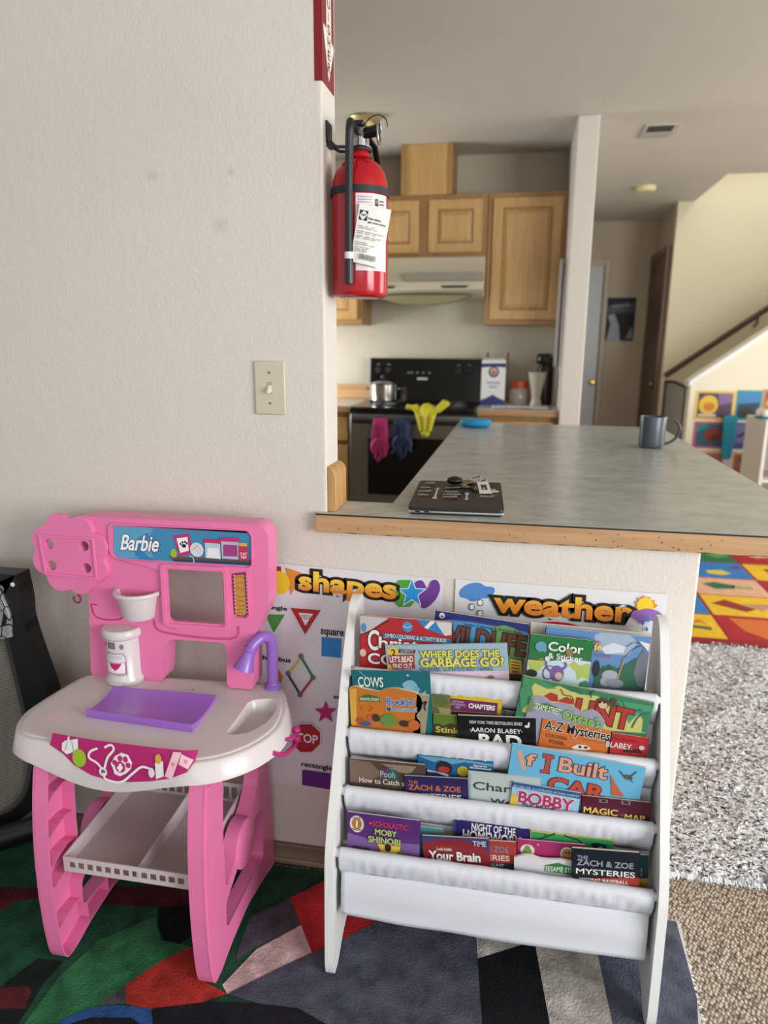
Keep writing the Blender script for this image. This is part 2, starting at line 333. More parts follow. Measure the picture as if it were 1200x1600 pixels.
BOOKS = [
{'tier': 0, 'TL': [0.1047, -0.136, 0.7315], 'u': [1.0, 0.0, -0.0063], 'v': [0.0063, 0.0, 1.0], 'w': 0.1907, 'h': 0.2015, 't': 0.007, 'spine': '#b01f25', 'label': 'red holiday colouring and activity book at the left of the top pocket', 'base': '#b8222a', 'art': [('p', '#c9c3c6', [[0.0, -0.0007], [0.0608, -0.0013], [0.0229, -0.0308], [0.0013, -0.042]]), ('p', '#1f7fc0', [[0.1155, 0.0027], [0.1493, 0.0035], [0.1767, -0.0134], [0.1773, -0.0295], [0.1364, -0.017]]), ('p', '#f2f0ea', [[0.1493, 0.0028], [0.1594, 0.003], [0.1415, -0.0183], [0.1346, -0.0154]]), ('p', '#d8d4cf', [[0.1561, 0.002], [0.1896, 0.0028], [0.1906, -0.0265], [0.1773, -0.0295], [0.1632, -0.011]]), ('s', '#241d22', 0.0016, [[0.002, -0.0419], [0.0265, -0.0323], [0.0437, -0.018], [0.0643, -0.0053]]), ('e', '#3f8fc4', 0.0999, -0.0166, 0.0105, 0.0112), ('s', '#f2f0ea', 0.001, [[0.0903, -0.0157], [0.0999, -0.0185], [0.1091, -0.014]]), ('e', '#3f8fc4', 0.0089, -0.0266, 0.0054, 0.0099), ('t', '#f2eee6', 'C', 0.0177, -0.0295, 0.0409, -0.0752, 2, '#5a1015'), ('t', '#f2eee6', 'hristmas', 0.0406, -0.0429, 0.1954, -0.0686, 2, '#5a1015'), ('p', '#27618f', [[0.0481, -0.0344], [0.1909, -0.0344], [0.1913, -0.0451], [0.0482, -0.0454]]), ('t', '#f2f0ea', 'JUMBO COLORING & ACTIVITY BOOK', 0.0526, -0.0347, 0.1812, -0.0461, 0), ('t', '#f2eee6', 'COLOR', 0.0181, -0.0806, 0.1524, -0.1053, 2, '#5a1015'), ('e', '#e0b3a8', 0.0075, -0.0821, 0.0069, 0.0087)], 'wave': None},
{'tier': 0, 'TL': [0.259, -0.114, 0.7453], 'u': [0.9966, 0.0, -0.0818], 'v': [0.0818, 0.0, 0.9966], 'w': 0.1903, 'h': 0.2153, 't': 0.008, 'spine': '#1d2a63', 'label': 'navy topped wildlife colouring book behind the rubbish book', 'base': '#1f2f73', 'art': [('p', '#3b8fc9', [[0.0022, -0.0208], [0.0381, -0.0142], [0.0752, -0.0125], [0.1425, -0.014], [0.1925, -0.0165], [0.2058, -0.1148], [0.0134, -0.127]]), ('p', '#5a2f7a', [[0.038, -0.0131], [0.075, -0.0107], [0.1423, -0.0123], [0.1922, -0.014], [0.1925, -0.0169], [0.1426, -0.0151], [0.0753, -0.0135], [0.0383, -0.016]]), ('p', '#5f9a4f', [[0.1194, -0.0161], [0.1418, -0.0087], [0.1622, -0.0126], [0.1925, -0.0291], [0.2058, -0.1148], [0.1219, -0.1188], [0.1159, -0.0421]]), ('e', '#d9d2cf', 0.0143, -0.0086, 0.0058, 0.0063), ('e', '#b03a30', 0.0145, -0.0108, 0.0033, 0.0027), ('t', '#141a33', 'Jumbo Coloring & Activity Book', 0.0605, -0.0167, 0.1803, -0.024, 0), ('t', '#6b3a26', 'WILDLIFE', 0.0093, -0.0256, 0.1906, -0.0709, 3, '#2a1510'), ('p', '#2f6d3c', [[0.0459, -0.1061], [0.1999, -0.0716], [0.2019, -0.0859], [0.0476, -0.1209]]), ('p', '#6b4a30', [[0.165, -0.111], [0.2043, -0.1039], [0.2063, -0.1184], [0.1666, -0.1238]]), ('p', '#f0c93a', [[0.1609, -0.0795], [0.1844, -0.0798], [0.19, -0.1095], [0.165, -0.111]]), ('s', '#8a3020', 0.0022, [[0.165, -0.0851], [0.183, -0.0848]]), ('s', '#8a3020', 0.0022, [[0.1658, -0.0916], [0.1839, -0.0913]]), ('s', '#8a3020', 0.0022, [[0.1667, -0.0981], [0.1848, -0.0978]]), ('t', '#8a3020', 'ME!', 0.1706, -0.1026, 0.1856, -0.1088, 2)], 'wave': None},
{'tier': 0, 'TL': [0.1593, -0.147, 0.6731], 'u': [0.9943, 0.0, 0.1063], 'v': [-0.1063, -0.0, 0.9943], 'w': 0.2484, 'h': 0.1431, 't': 0.005, 'spine': '#8fb0c0', 'label': 'pale blue book about where garbage goes in front of the red one', 'base': '#9fbdcb', 'art': [('p', '#e3c8da', [[-0.0025, -0.0606], [0.2492, -0.0578], [0.2508, -0.0955], [-0.0059, -0.094]]), ('e', '#f0c23a', 0.0168, -0.016, 0.0114, 0.0127), ('t', '#20242c', '2', 0.0124, -0.0079, 0.0221, -0.0226, 2), ('p', '#5a2a30', [[0.0294, -0.0078], [0.0635, -0.0102], [0.0614, -0.0181], [0.0272, -0.0161]]), ('t', '#d8c9b8', 'SCIENCE', 0.0326, -0.0097, 0.059, -0.0152, 0), ('p', '#a8282c', [[0.0066, -0.0209], [0.0602, -0.0203], [0.0591, -0.0399], [0.0047, -0.04]]), ('t', '#f2f0ea', "LET'S READ", 0.0081, -0.0231, 0.057, -0.0366, 2), ('t', '#f2f0ea', 'AND', 0.0305, -0.0326, 0.0391, -0.0371, 0), ('p', '#a8282c', [[0.01, -0.0393], [0.0588, -0.0356], [0.0599, -0.0502], [0.0088, -0.0518]]), ('t', '#f2f0ea', 'FIND OUT', 0.0135, -0.0393, 0.0541, -0.0501, 2), ('p', '#f0c23a', [[0.0017, -0.0421], [0.0089, -0.0408], [0.0122, -0.0533], [0.0007, -0.0525]]), ('t', '#e8dc4a', 'WHERE DOES THE', 0.0723, -0.0118, 0.2327, -0.028, 3, '#2e4a6a'), ('t', '#e8dc4a', 'GARBAGE GO?', 0.0715, -0.0277, 0.2406, -0.048, 3, '#2e4a6a'), ('t', '#22324a', 'PAUL SHOWERS · ILLUSTRATED BY RANDY CHEWNING', 0.0696, -0.0492, 0.217, -0.057, 0), ('e', '#8a6a3a', 0.2128, -0.0707, 0.0064, 0.0035)], 'wave': None},
{'tier': 0, 'TL': [0.4808, -0.126, 0.7328], 'u': [0.9996, 0.0, -0.0293], 'v': [0.0293, 0.0, 0.9996], 'w': 0.1994, 'h': 0.2028, 't': 0.006, 'spine': '#3f7fc0', 'label': 'blue colouring book with a fishing rod scene at the right of the top pocket', 'base': '#5f8cc6', 'art': [('p', '#9fb4cf', [[0.0935, -0.0077], [0.1192, 0.0074], [0.1576, 0.0027], [0.1755, -0.0133], [0.1626, -0.0422], [0.1246, -0.0437], [0.0983, -0.0285]]), ('p', '#d8dde6', [[0.1071, -0.0335], [0.1301, -0.0186], [0.1552, -0.0248], [0.1512, -0.0374], [0.1192, -0.0443]]), ('p', '#2f6b4f', [[0.0995, -0.0808], [0.1115, -0.0762], [0.1268, -0.065], [0.1468, -0.0717], [0.1739, -0.0469], [0.2011, -0.0375], [0.21, -0.1132], [0.1036, -0.121]]), ('p', '#285c45', [[0.1121, -0.0823], [0.1163, -0.0694], [0.123, -0.0809]]), ('p', '#285c45', [[0.1241, -0.0777], [0.1282, -0.0648], [0.1349, -0.0763]]), ('e', '#2b2c38', 0.1039, -0.0771, 0.0072, 0.0178), ('p', '#6f7682', [[0.1876, -0.0255], [0.2011, -0.0375], [0.2098, -0.1117], [0.1858, -0.1039], [0.1747, -0.0775], [0.1792, -0.0462]]), ('e', '#aab0bb', 0.1321, -0.0891, 0.0157, 0.0123), ('e', '#a0a7b3', 0.1239, -0.1026, 0.0097, 0.011), ('e', '#8b929e', 0.1419, -0.1034, 0.0169, 0.0096), ('p', '#565d6b', [[0.1023, -0.1085], [0.1319, -0.1125], [0.2098, -0.1117], [0.2104, -0.1163], [0.1041, -0.1256]]), ('s', '#a98c5a', 0.0032, [[0.1457, -0.0998], [0.1498, -0.0745], [0.1545, -0.0477]]), ('s', '#30363f', 0.0012, [[0.1545, -0.0477], [0.1666, -0.0295], [0.1815, -0.0186]]), ('s', '#30363f', 0.0012, [[0.1552, -0.0248], [0.1675, -0.0142], [0.1863, -0.0136]]), ('t', '#a8456a', 'COLOR', 0.0995, -0.0446, 0.1301, -0.0501, 1), ('t', '#c23a3a', 'SE!', 0.095, -0.0172, 0.106, -0.023, 2), ('t', '#f0c96a', 'se', 0.0953, -0.0258, 0.1097, -0.0378, 3, '#3a3020'), ('p', '#e8e4da', [[0.1771, -0.0086], [0.1981, -0.0122], [0.1974, -0.0289]])], 'wave': None},
{'tier': 0, 'TL': [0.4512, -0.106, 0.7306], 'u': [0.9997, 0.0, -0.0244], 'v': [0.0244, 0.0, 0.9997], 'w': 0.2333, 'h': 0.2006, 't': 0.006, 'spine': '#d8cfc0', 'label': 'cream paged thick book at the back of the top pocket', 'base': '#ddd6ca', 'art': [], 'wave': None},
{'tier': 0, 'TL': [0.4503, -0.142, 0.7215], 'u': [0.9994, 0.0, -0.0339], 'v': [0.0339, 0.0, 0.9994], 'w': 0.1212, 'h': 0.1915, 't': 0.005, 'spine': '#1f6b35', 'label': 'green colour and sticker book with a purple monkey', 'base': '#1f7a3c', 'art': [('p', '#c8e0e6', [[-0.0008, -0.0556], [0.121, -0.0371], [0.1305, -0.1006], [0.001, -0.0929]]), ('p', '#27753a', [[0.0018, -0.0367], [0.1238, -0.0245], [0.1218, -0.0446], [0.0885, -0.0412], [0.037, -0.0539], [0.0003, -0.0523]]), ('p', '#b5c65a', [[0.079, -0.0562], [0.0891, -0.0472], [0.1009, -0.055], [0.1181, -0.0481], [0.1239, -0.0643], [0.1234, -0.086], [0.1089, -0.0786], [0.0986, -0.0862], [0.094, -0.0682]]), ('p', '#b5c65a', [[-0.0005, -0.0587], [0.0281, -0.0488], [0.0373, -0.0569], [0.0223, -0.0776], [0.0066, -0.0765]]), ('s', '#6b4a3a', 0.0022, [[0.0005, -0.0539], [0.0367, -0.0508], [0.0776, -0.0426], [0.1217, -0.0431]]), ('e', '#7f5f9f', 0.0588, -0.0775, 0.0134, 0.0178), ('s', '#7f5f9f', 0.005, [[0.0503, -0.077], [0.0381, -0.0662], [0.0353, -0.051]]), ('s', '#7f5f9f', 0.005, [[0.0663, -0.0687], [0.075, -0.0583], [0.0685, -0.0483]]), ('e', '#d8b8a0', 0.0625, -0.0817, 0.0074, 0.0082), ('s', '#6a4a8a', 0.002, [[0.054, -0.0859], [0.0376, -0.0912], [0.032, -0.0763], [0.0406, -0.0627], [0.0533, -0.0642]]), ('e', '#dfeaea', 0.0378, -0.0476, 0.0049, 0.0054), ('e', '#dfeaea', 0.0684, -0.0474, 0.0049, 0.0041), ('e', '#2a3a2a', 0.01, -0.0823, 0.0112, 0.0083), ('p', '#3f8f5f', [[0.1047, -0.0916], [0.115, -0.084], [0.1265, -0.0887], [0.1278, -0.101], [0.1055, -0.0993]]), ('e', '#5fa0b8', 0.023, -0.0232, 0.011, 0.0109), ('p', '#5fa0b8', [[0.0132, -0.0229], [0.0212, -0.0189], [0.0212, -0.0342], [0.0184, -0.0346]]), ('p', '#5fa0b8', [[0.0259, -0.0244], [0.0339, -0.0204], [0.0338, -0.0342], [0.0295, -0.0332]]), ('t', '#f2f0ea', 'Color', 0.0371, -0.0102, 0.1044, -0.0294, 2), ('t', '#f2f0ea', '& Sticker', 0.0381, -0.0339, 0.1042, -0.046, 1), ('e', '#8a7a4a', 0.0785, -0.0286, 0.0072, 0.0081)], 'wave': None},
{'tier': 1, 'TL': [0.0964, -0.1815, 0.6282], 'u': [0.9973, 0.0, 0.0735], 'v': [-0.0735, -0.0, 0.9973], 'w': 0.1617, 'h': 0.2132, 't': 0.003, 'spine': '#12606a', 'label': 'teal book with white bubble drawings above the orange monster book', 'base': '#146b74', 'art': [('e', '#7fb0c4', 0.1204, -0.0323, 0.0143, 0.014), ('e', '#6fa4bc', 0.1318, -0.0385, 0.0078, 0.007), ('e', '#7fb0c4', 0.1098, -0.0282, 0.0052, 0.0056), ('e', '#9cc4d0', 0.1167, -0.0078, 0.0027, 0.0023), ('t', '#f2f0ea', 'COWS', 0.0129, -0.0132, 0.0651, -0.0352, 1), ('s', '#8fb8c4', 0.0015, [[0.0173, -0.0007], [0.0359, -0.0192]]), ('p', '#b0a0b8', [[0.1396, -0.0491], [0.1519, -0.0397], [0.1497, -0.0506]])], 'wave': None},
{'tier': 1, 'TL': [0.2341, -0.189, 0.5935], 'u': [0.9974, 0.0, -0.0724], 'v': [0.0724, 0.0, 0.9974], 'w': 0.0242, 'h': 0.1785, 't': 0.007, 'spine': '#8c8468', 'label': 'olive edged board book behind the orange monster book', 'base': '#a09878', 'art': [('s', '#3a2d22', 0.004, [[0.0124, -0.0194], [0.0194, -0.0131], [0.0166, -0.0253], [0.0203, -0.0329]])], 'wave': None},
{'tier': 1, 'TL': [0.0947, -0.189, 0.5934], 'u': [0.9988, 0.0, 0.049], 'v': [-0.049, -0.0, 0.9988], 'w': 0.1379, 'h': 0.1784, 't': 0.007, 'spine': '#b8862a', 'label': 'orange wavy topped board book about rockin monsters', 'base': '#c9701f', 'art': [('p', '#d9a23a', [[-0.0001, -0.0027], [0.015, -0.0005], [0.0108, -0.0825], [-0.0045, -0.0835]]), ('p', '#2f6b32', [[0.0197, -0.0189], [0.0378, -0.0122], [0.0633, -0.0178], [0.0628, -0.0284], [0.0192, -0.0289]]), ('t', '#f0e9c0', 'SESAME STREET', 0.0209, -0.0201, 0.0616, -0.0265, 1), ('t', '#3f6fb8', "Rockin'", 0.0753, -0.0165, 0.1338, -0.033, 3, '#e8e0d0'), ('t', '#5a7fa8', 'Monsters!', 0.0746, -0.035, 0.1379, -0.0466, 2, '#e8e0d0'), ('s', '#c23a20', 0.0018, [[0.0396, -0.0404], [0.0449, -0.0387], [0.0447, -0.0451], [0.0375, -0.0505]]), ('s', '#8a4a20', 0.0014, [[0.0224, -0.0397], [0.0226, -0.0481]]), ('e', '#b8401e', 0.0192, -0.0718, 0.0095, 0.0073), ('e', '#c8501e', 0.0431, -0.0643, 0.0094, 0.0072), ('e', '#5f8f3a', 0.0788, -0.0681, 0.0173, 0.0144), ('e', '#3a2a22', 0.0525, -0.0637, 0.0081, 0.0087), ('e', '#3a2a22', 0.1111, -0.0728, 0.0105, 0.0072), ('e', '#c85a20', 0.1309, -0.0749, 0.0118, 0.0115), ('e', '#3a5a8a', 0.03, -0.0779, 0.0121, 0.0058)], 'wave': [[-0.0045, -0.0835], [-0.0007, -0.0014], [0.012, 0.0029], [0.0336, -0.0016], [0.0613, -0.0054], [0.0739, -0.0001], [0.0955, 0.003], [0.1197, -0.001], [0.1377, -0.0052], [0.1465, -0.0145], [0.1491, -0.0275], [0.1457, -0.0408], [0.1362, -0.0546], [0.1434, -0.0674], [0.1422, -0.0858]]},
{'tier': 1, 'TL': [0.2555, -0.178, 0.5867], 'u': [0.9961, 0.0, 0.0883], 'v': [-0.0883, -0.0, 0.9961], 'w': 0.0438, 'h': 0.1717, 't': 0.003, 'spine': '#7a6a3a', 'label': 'olive and brown nature photo book beside the orange one', 'base': '#75733c', 'art': [('p', '#9a8a5a', [[-0.0017, -0.0247], [0.0422, -0.0272], [0.0414, -0.0404], [-0.003, -0.0446]]), ('e', '#566b2f', 0.0235, -0.0111, 0.0156, 0.0113), ('e', '#66552f', 0.0099, -0.0344, 0.0104, 0.01)], 'wave': None},
{'tier': 1, 'TL': [0.2756, -0.17, 0.5946], 'u': [0.9999, 0.0, -0.0129], 'v': [0.0129, 0.0, 0.9999], 'w': 0.1268, 'h': 0.1796, 't': 0.005, 'spine': '#d8b41f', 'label': 'yellow bordered book with a purple chapters band', 'base': '#dcb820', 'art': [('p', '#6b1f5a', [[0.0232, -0.0128], [0.1187, -0.0124], [0.1185, -0.0357], [0.0243, -0.0403]]), ('t', '#f2f0ea', 'CHAPTERS', 0.0611, -0.0189, 0.1136, -0.0297, 3), ('t', '#d8b8cc', 'NATIONAL\nGEOGRAPHIC\nKIDS', 0.0248, -0.0159, 0.0545, -0.0336, 0), ('p', '#3a2a20', [[0.0243, -0.0409], [0.1185, -0.0364], [0.1197, -0.0568], [0.0252, -0.0619]])], 'wave': None},
{'tier': 1, 'TL': [0.266, -0.183, 0.5498], 'u': [0.9996, 0.0, 0.0272], 'v': [-0.0272, -0.0, 0.9996], 'w': 0.0482, 'h': 0.1348, 't': 0.0045, 'spine': '#4a5a1f', 'label': 'small green and brown book beside the black chapter book', 'base': '#5f7a26', 'art': [('p', '#3a2a1a', [[-0.0001, -0.0239], [0.009, -0.0198], [0.0211, -0.0248], [0.0362, -0.0175], [0.0483, -0.0215], [0.0483, -0.0431], [-0.0002, -0.0474]]), ('t', '#c8c04a', 'Stink', 0.0054, -0.0262, 0.0544, -0.0399, 2)], 'wave': None},
{'tier': 1, 'TL': [0.4088, -0.1782, 0.5703], 'u': [0.9966, 0.0, -0.0823], 'v': [0.0823, 0.0, 0.9966], 'w': 0.0705, 'h': 0.1553, 't': 0.004, 'spine': '#3a3d33', 'label': 'dark grey green book just behind the black one', 'base': '#43453d', 'art': [('e', '#a8b04a', 0.0677, -0.0308, 0.0037, 0.0069), ('e', '#6a7a8a', 0.0693, -0.0481, 0.0036, 0.0056), ('p', '#6a6a5a', [[0.0602, -0.0068], [0.0708, -0.0063], [0.0719, -0.014], [0.0613, -0.0145]])], 'wave': None},
{'tier': 1, 'TL': [0.3159, -0.1895, 0.5557], 'u': [0.9979, 0.0, 0.0651], 'v': [-0.0651, -0.0, 0.9979], 'w': 0.1534, 'h': 0.1407, 't': 0.007, 'spine': '#121214', 'label': 'black chapter book with white lettering in the second pocket', 'base': '#141417', 'art': [('t', '#e8e8e4', 'NEW YORK TIMES BESTSELLING SERIES', 0.0235, -0.0097, 0.1268, -0.0164, 0), ('t', '#e8e8e4', '·AARON BLABEY·', 0.023, -0.0244, 0.1272, -0.0347, 1), ('t', '#f4f4f0', 'BAD', 0.0409, -0.0375, 0.1254, -0.0672, 3), ('e', '#dededc', 0.1363, -0.0175, 0.0049, 0.003), ('e', '#dededc', 0.1397, -0.012, 0.002, 0.0041)], 'wave': None},
{'tier': 1, 'TL': [0.4398, -0.1838, 0.6511], 'u': [0.9915, 0.0, -0.1299], 'v': [0.1299, 0.0, 0.9915], 'w': 0.2482, 'h': 0.2361, 't': 0.005, 'spine': '#2f6b45', 'label': 'large green jungle book with red title at right', 'base': '#3a8058', 'art': [('p', '#c9c46a', [[0.0085, -0.0387], [0.0255, -0.0096], [0.049, -0.0165], [0.0716, -0.005], [0.1118, -0.0141], [0.1436, -0.0096], [0.1788, -0.0228], [0.2197, -0.013], [0.2502, -0.0303], [0.2548, -0.0633], [0.1368, -0.0833], [0.0124, -0.0757]]), ('p', '#3f8f5a', [[0.0003, -0.0015], [0.0377, -0.0006], [0.0675, -0.0122], [0.049, -0.0165], [0.0249, -0.0066], [0.0165, -0.0367], [0.0093, -0.0511]]), ('p', '#2a7050', [[0.0716, -0.005], [0.0982, -0.0003], [0.1217, -0.0087], [0.095, -0.0119]]), ('p', '#3f9a6a', [[0.1815, -0.0099], [0.245, -0.0069], [0.2502, -0.0303], [0.2235, -0.0306], [0.212, -0.052], [0.1955, -0.025]]), ('p', '#2f7f58', [[0.221, -0.0188], [0.2514, -0.0238], [0.2548, -0.0633], [0.2389, -0.0641], [0.2363, -0.0399]]), ('p', '#3f8f5a', [[-0.0018, -0.0285], [0.0175, -0.0115], [0.0284, -0.0402], [0.0097, -0.0764]]), ('s', '#2a6a58', 0.003, [[0.1892, -0.008], [0.207, -0.0284], [0.2286, -0.017]]), ('s', '#2a6a58', 0.003, [[0.2191, -0.0597], [0.2267, -0.0329], [0.245, -0.0192]]), ('p', '#b02a22', [[0.0465, -0.0327], [0.0584, -0.0221], [0.0711, -0.0238], [0.0754, -0.0384], [0.0482, -0.0418]]), ('p', '#b02a22', [[0.0761, -0.0351], [0.0891, -0.0242], [0.1037, -0.0285], [0.1055, -0.0374], [0.0767, -0.0381]]), ('t', '#b02a22', 'UNT', 0.1094, -0.0224, 0.2165, -0.0666, 3, '#5a1512'), ('e', '#5a3a24', 0.1557, -0.0222, 0.0126, 0.0119), ('e', '#d8b890', 0.1577, -0.0255, 0.0081, 0.0072), ('e', '#5a3a24', 0.1747, -0.0161, 0.0057, 0.0105), ('s', '#2a2018', 0.0016, [[0.0754, -0.0103], [0.083, -0.021], [0.0967, -0.0208], [0.1024, -0.0288]]), ('s', '#2a2018', 0.0018, [[0.1339, -0.0151], [0.13, -0.0067], [0.136, 0.0009]]), ('e', '#241a14', 0.1512, -0.0202, 0.0019, 0.0026), ('e', '#241a14', 0.1591, -0.0189, 0.0018, 0.0027)], 'wave': None},
{'tier': 1, 'TL': [0.4585, -0.1872, 0.6095], 'u': [0.9822, 0.0, -0.1878], 'v': [0.1878, 0.0, 0.9822], 'w': 0.1327, 'h': 0.1945, 't': 0.003, 'spine': '#9a9ab0', 'label': 'lavender wavy topped board book in front of the jungle book', 'base': '#9c9cb4', 'art': [('p', '#3f7a3f', [[0.0087, -0.0124], [0.032, -0.0037], [0.0601, -0.0095], [0.0619, -0.0186], [0.0104, -0.0215]]), ('t', '#e8f0d8', 'SESAME STREET', 0.0106, -0.0093, 0.0603, -0.0216, 1), ('t', '#8fc04a', "Oscar's", 0.0655, -0.0058, 0.1384, -0.0277, 2, '#3a5a2a'), ('p', '#6f8f5a', [[-0.0025, -0.0014], [0.0048, -0.0024], [0.0102, -0.0296], [0.0009, -0.0324]])], 'wave': [[0.002, -0.0369], [-0.0008, -0.0002], [0.0192, 0.0077], [0.0411, -0.001], [0.0597, 0.0031], [0.0789, 0.0042], [0.0975, -0.0029], [0.1142, 0.007], [0.1323, 0.0015], [0.1451, -0.0104], [0.1499, -0.0249]]},
{'tier': 1, 'TL': [0.4814, -0.189, 0.5666], 'u': [0.9955, 0.0, -0.0951], 'v': [0.0951, 0.0, 0.9955], 'w': 0.1309, 'h': 0.1516, 't': 0.004, 'spine': '#a8561f', 'label': 'orange mystery book with letters on white tiles', 'base': '#cf6a26', 'art': [('t', '#1e1a18', 'A-Z Mysteries', 0.0063, -0.0009, 0.1308, -0.0279, 2, '#efe8dc'), ('t', '#4a1f14', 'COLOSSAL', 0.0114, -0.0292, 0.0544, -0.0359, 0), ('t', '#4a1f14', 'FOSSIL', 0.0202, -0.0407, 0.0509, -0.0484, 0), ('t', '#5a2a18', 'SUPER EDITION #10', 0.0782, -0.0266, 0.1214, -0.0284, 0), ('p', '#e8e0d0', [[0.0631, -0.049], [0.0728, -0.0405], [0.089, -0.0386], [0.1008, -0.0439], [0.0908, -0.0493], [0.0692, -0.0524]]), ('e', '#3a2a22', 0.079, -0.0445, 0.0035, 0.0028), ('e', '#3a2a22', 0.0898, -0.0435, 0.0035, 0.0027)], 'wave': None},
{'tier': 1, 'TL': [0.6128, -0.19, 0.5512], 'u': [0.9989, 0.0, -0.0461], 'v': [0.0461, 0.0, 0.9989], 'w': 0.0698, 'h': 0.1362, 't': 0.004, 'spine': '#8f1a1f', 'label': 'bright red chapter book at the right end of second pocket', 'base': '#b81e24', 'art': [('t', '#7a1216', 'STELLING SERIES', 0.001, -0.0082, 0.0477, -0.0129, 0), ('t', '#e8e0da', 'BLABEY.', -0.0074, -0.0184, 0.0417, -0.0298, 1), ('e', '#d8c8c0', 0.0582, -0.022, 0.0052, 0.0047), ('p', '#2a1a1a', [[0.0249, -0.0322], [0.0534, -0.0259], [0.0624, -0.0337], [0.0255, -0.0368]])], 'wave': None},
{'tier': 2, 'TL': [0.1013, -0.222, 0.4535], 'u': [0.9996, 0.0, 0.0275], 'v': [-0.0275, -0.0, 0.9996], 'w': 0.1564, 'h': 0.1485, 't': 0.005, 'spine': '#3a2a24', 'label': 'brown bear story book at the left of the third pocket', 'base': '#574438', 'art': [('p', '#7a6252', [[0.0006, -0.0016], [0.0435, -0.0043], [0.0676, -0.029], [0.0329, -0.0531], [-0.0011, -0.0532]]), ('p', '#8f7a64', [[0.0681, -0.0053], [0.1383, -0.0051], [0.126, -0.0232], [0.0894, -0.0201]]), ('p', '#6a2f6a', [[0.0617, -0.0201], [0.0802, -0.0169], [0.0813, -0.0385], [0.0619, -0.0392]]), ('p', '#1f5a66', [[0.0802, -0.0169], [0.0986, -0.0175], [0.0989, -0.0378], [0.0813, -0.0385]]), ('t', '#8fc0b0', 'Pooh', 0.0641, -0.0212, 0.0946, -0.0358, 1), ('t', '#1f1814', "Disney's", 0.068, -0.0107, 0.0907, -0.0145, 0), ('t', '#e0d8cc', 'How to Catch a Heffalump', 0.0199, -0.0394, 0.1772, -0.0554, 1), ('p', '#2f3a3a', [[0.123, -0.0201], [0.1563, -0.0201], [0.1562, -0.0403], [0.1227, -0.0438]])], 'wave': None},
{'tier': 2, 'TL': [0.2392, -0.21, 0.4721], 'u': [0.9999, 0.0, 0.0138], 'v': [-0.0138, -0.0, 0.9999], 'w': 0.1519, 'h': 0.1671, 't': 0.005, 'spine': '#1f4f7a', 'label': 'blue sports magazine book with a glossy top edge', 'base': '#1f5f94', 'art': [('p', '#5f9fc0', [[0.0107, -0.0062], [0.0349, -0.0136], [0.0469, -0.0073], [0.071, -0.0146], [0.0947, -0.007], [0.1508, -0.0107], [0.1506, -0.0058], [0.0946, -0.002], [0.0015, -0.0022]]), ('e', '#2a1a1c', 0.0546, -0.0249, 0.0167, 0.0158), ('e', '#a82a2a', 0.0546, -0.0282, 0.0116, 0.0072), ('e', '#c9b81f', 0.0927, -0.0279, 0.0114, 0.0115), ('t', '#f2f0ea', 'Sports\nIllustrated', 0.106, -0.0097, 0.1469, -0.0191, 2), ('p', '#3a5a2f', [[0.023, -0.042], [0.0411, -0.0331], [0.0413, -0.05], [0.0231, -0.0522]])], 'wave': None},
{'tier': 2, 'TL': [0.2608, -0.2155, 0.4433], 'u': [0.9894, 0.0, -0.1453], 'v': [0.1453, 0.0, 0.9894], 'w': 0.0446, 'h': 0.1383, 't': 0.004, 'spine': '#20285a', 'label': 'thin navy book between the bear book and sports book', 'base': '#2a3468', 'art': [('p', '#c8ccd8', [[0.0, 0.0], [0.0203, 0.0029], [0.0446, 0.0], [0.0429, -0.0046], [0.0209, -0.0004], [0.0006, -0.0033]])], 'wave': None},
{'tier': 2, 'TL': [0.2152, -0.228, 0.432], 'u': [0.9974, 0.0, 0.0722], 'v': [-0.0722, -0.0, 0.9974], 'w': 0.1286, 'h': 0.127, 't': 0.005, 'spine': '#241a4a', 'label': 'purple mystery chapter book with orange lettering', 'base': '#2c2058', 'art': [('t', '#c8643a', 'THE', 0.0086, -0.0096, 0.0279, -0.0165, 1), ('t', '#c8643a', 'ZACH & ZOE', 0.008, -0.018, 0.1136, -0.0304, 2), ('t', '#f2f0ea', 'MYSTERIES', 0.0091, -0.0366, 0.1141, -0.0481, 1)], 'wave': None},
{'tier': 2, 'TL': [0.3428, -0.2248, 0.4564], 'u': [0.9999, 0.0, 0.014], 'v': [-0.014, -0.0, 0.9999], 'w': 0.1407, 'h': 0.1514, 't': 0.004, 'spine': '#b0b8b4', 'label': 'pale mint book with dark curly title in third pocket', 'base': '#bcc8c4', 'art': [('t', '#2f3a44', "Charlotte's", 0.0108, -0.0201, 0.1736, -0.0384, 1), ('t', '#2f3a44', 'Web', 0.0452, -0.0539, 0.1007, -0.0655, 1), ('p', '#98a8a4', [[0.0001, -0.0059], [0.006, -0.0053], [0.0078, -0.0924], [0.0018, -0.0931]])], 'wave': None},
{'tier': 2, 'TL': [0.4297, -0.2282, 0.4475], 'u': [0.9981, 0.0, -0.0623], 'v': [0.0623, 0.0, 0.9981], 'w': 0.1306, 'h': 0.1425, 't': 0.003, 'spine': '#2f5a8a', 'label': 'light blue chapter book with big magenta title', 'base': '#9cc4dc', 'art': [('p', '#1f4f86', [[0.0001, -0.0006], [0.1307, -0.0006], [0.1318, -0.0132], [0.0004, -0.011]]), ('t', '#d8e0ea', 'BY LISA YEE  ILLUSTRATED BY DAN SANTAT', 0.0041, -0.006, 0.128, -0.0103, 0), ('p', '#d8b83a', [[-0.0017, -0.0338], [0.0069, -0.0259], [0.0188, -0.036], [0.0178, -0.0518], [-0.001, -0.0525]]), ('t', '#b0205a', 'BOBBY', 0.0146, -0.0168, 0.1214, -0.0432, 3, '#f0e8ea'), ('t', '#2a3a5a', 'THE BRAVE', 0.0239, -0.042, 0.0871, -0.0542, 1)], 'wave': None},
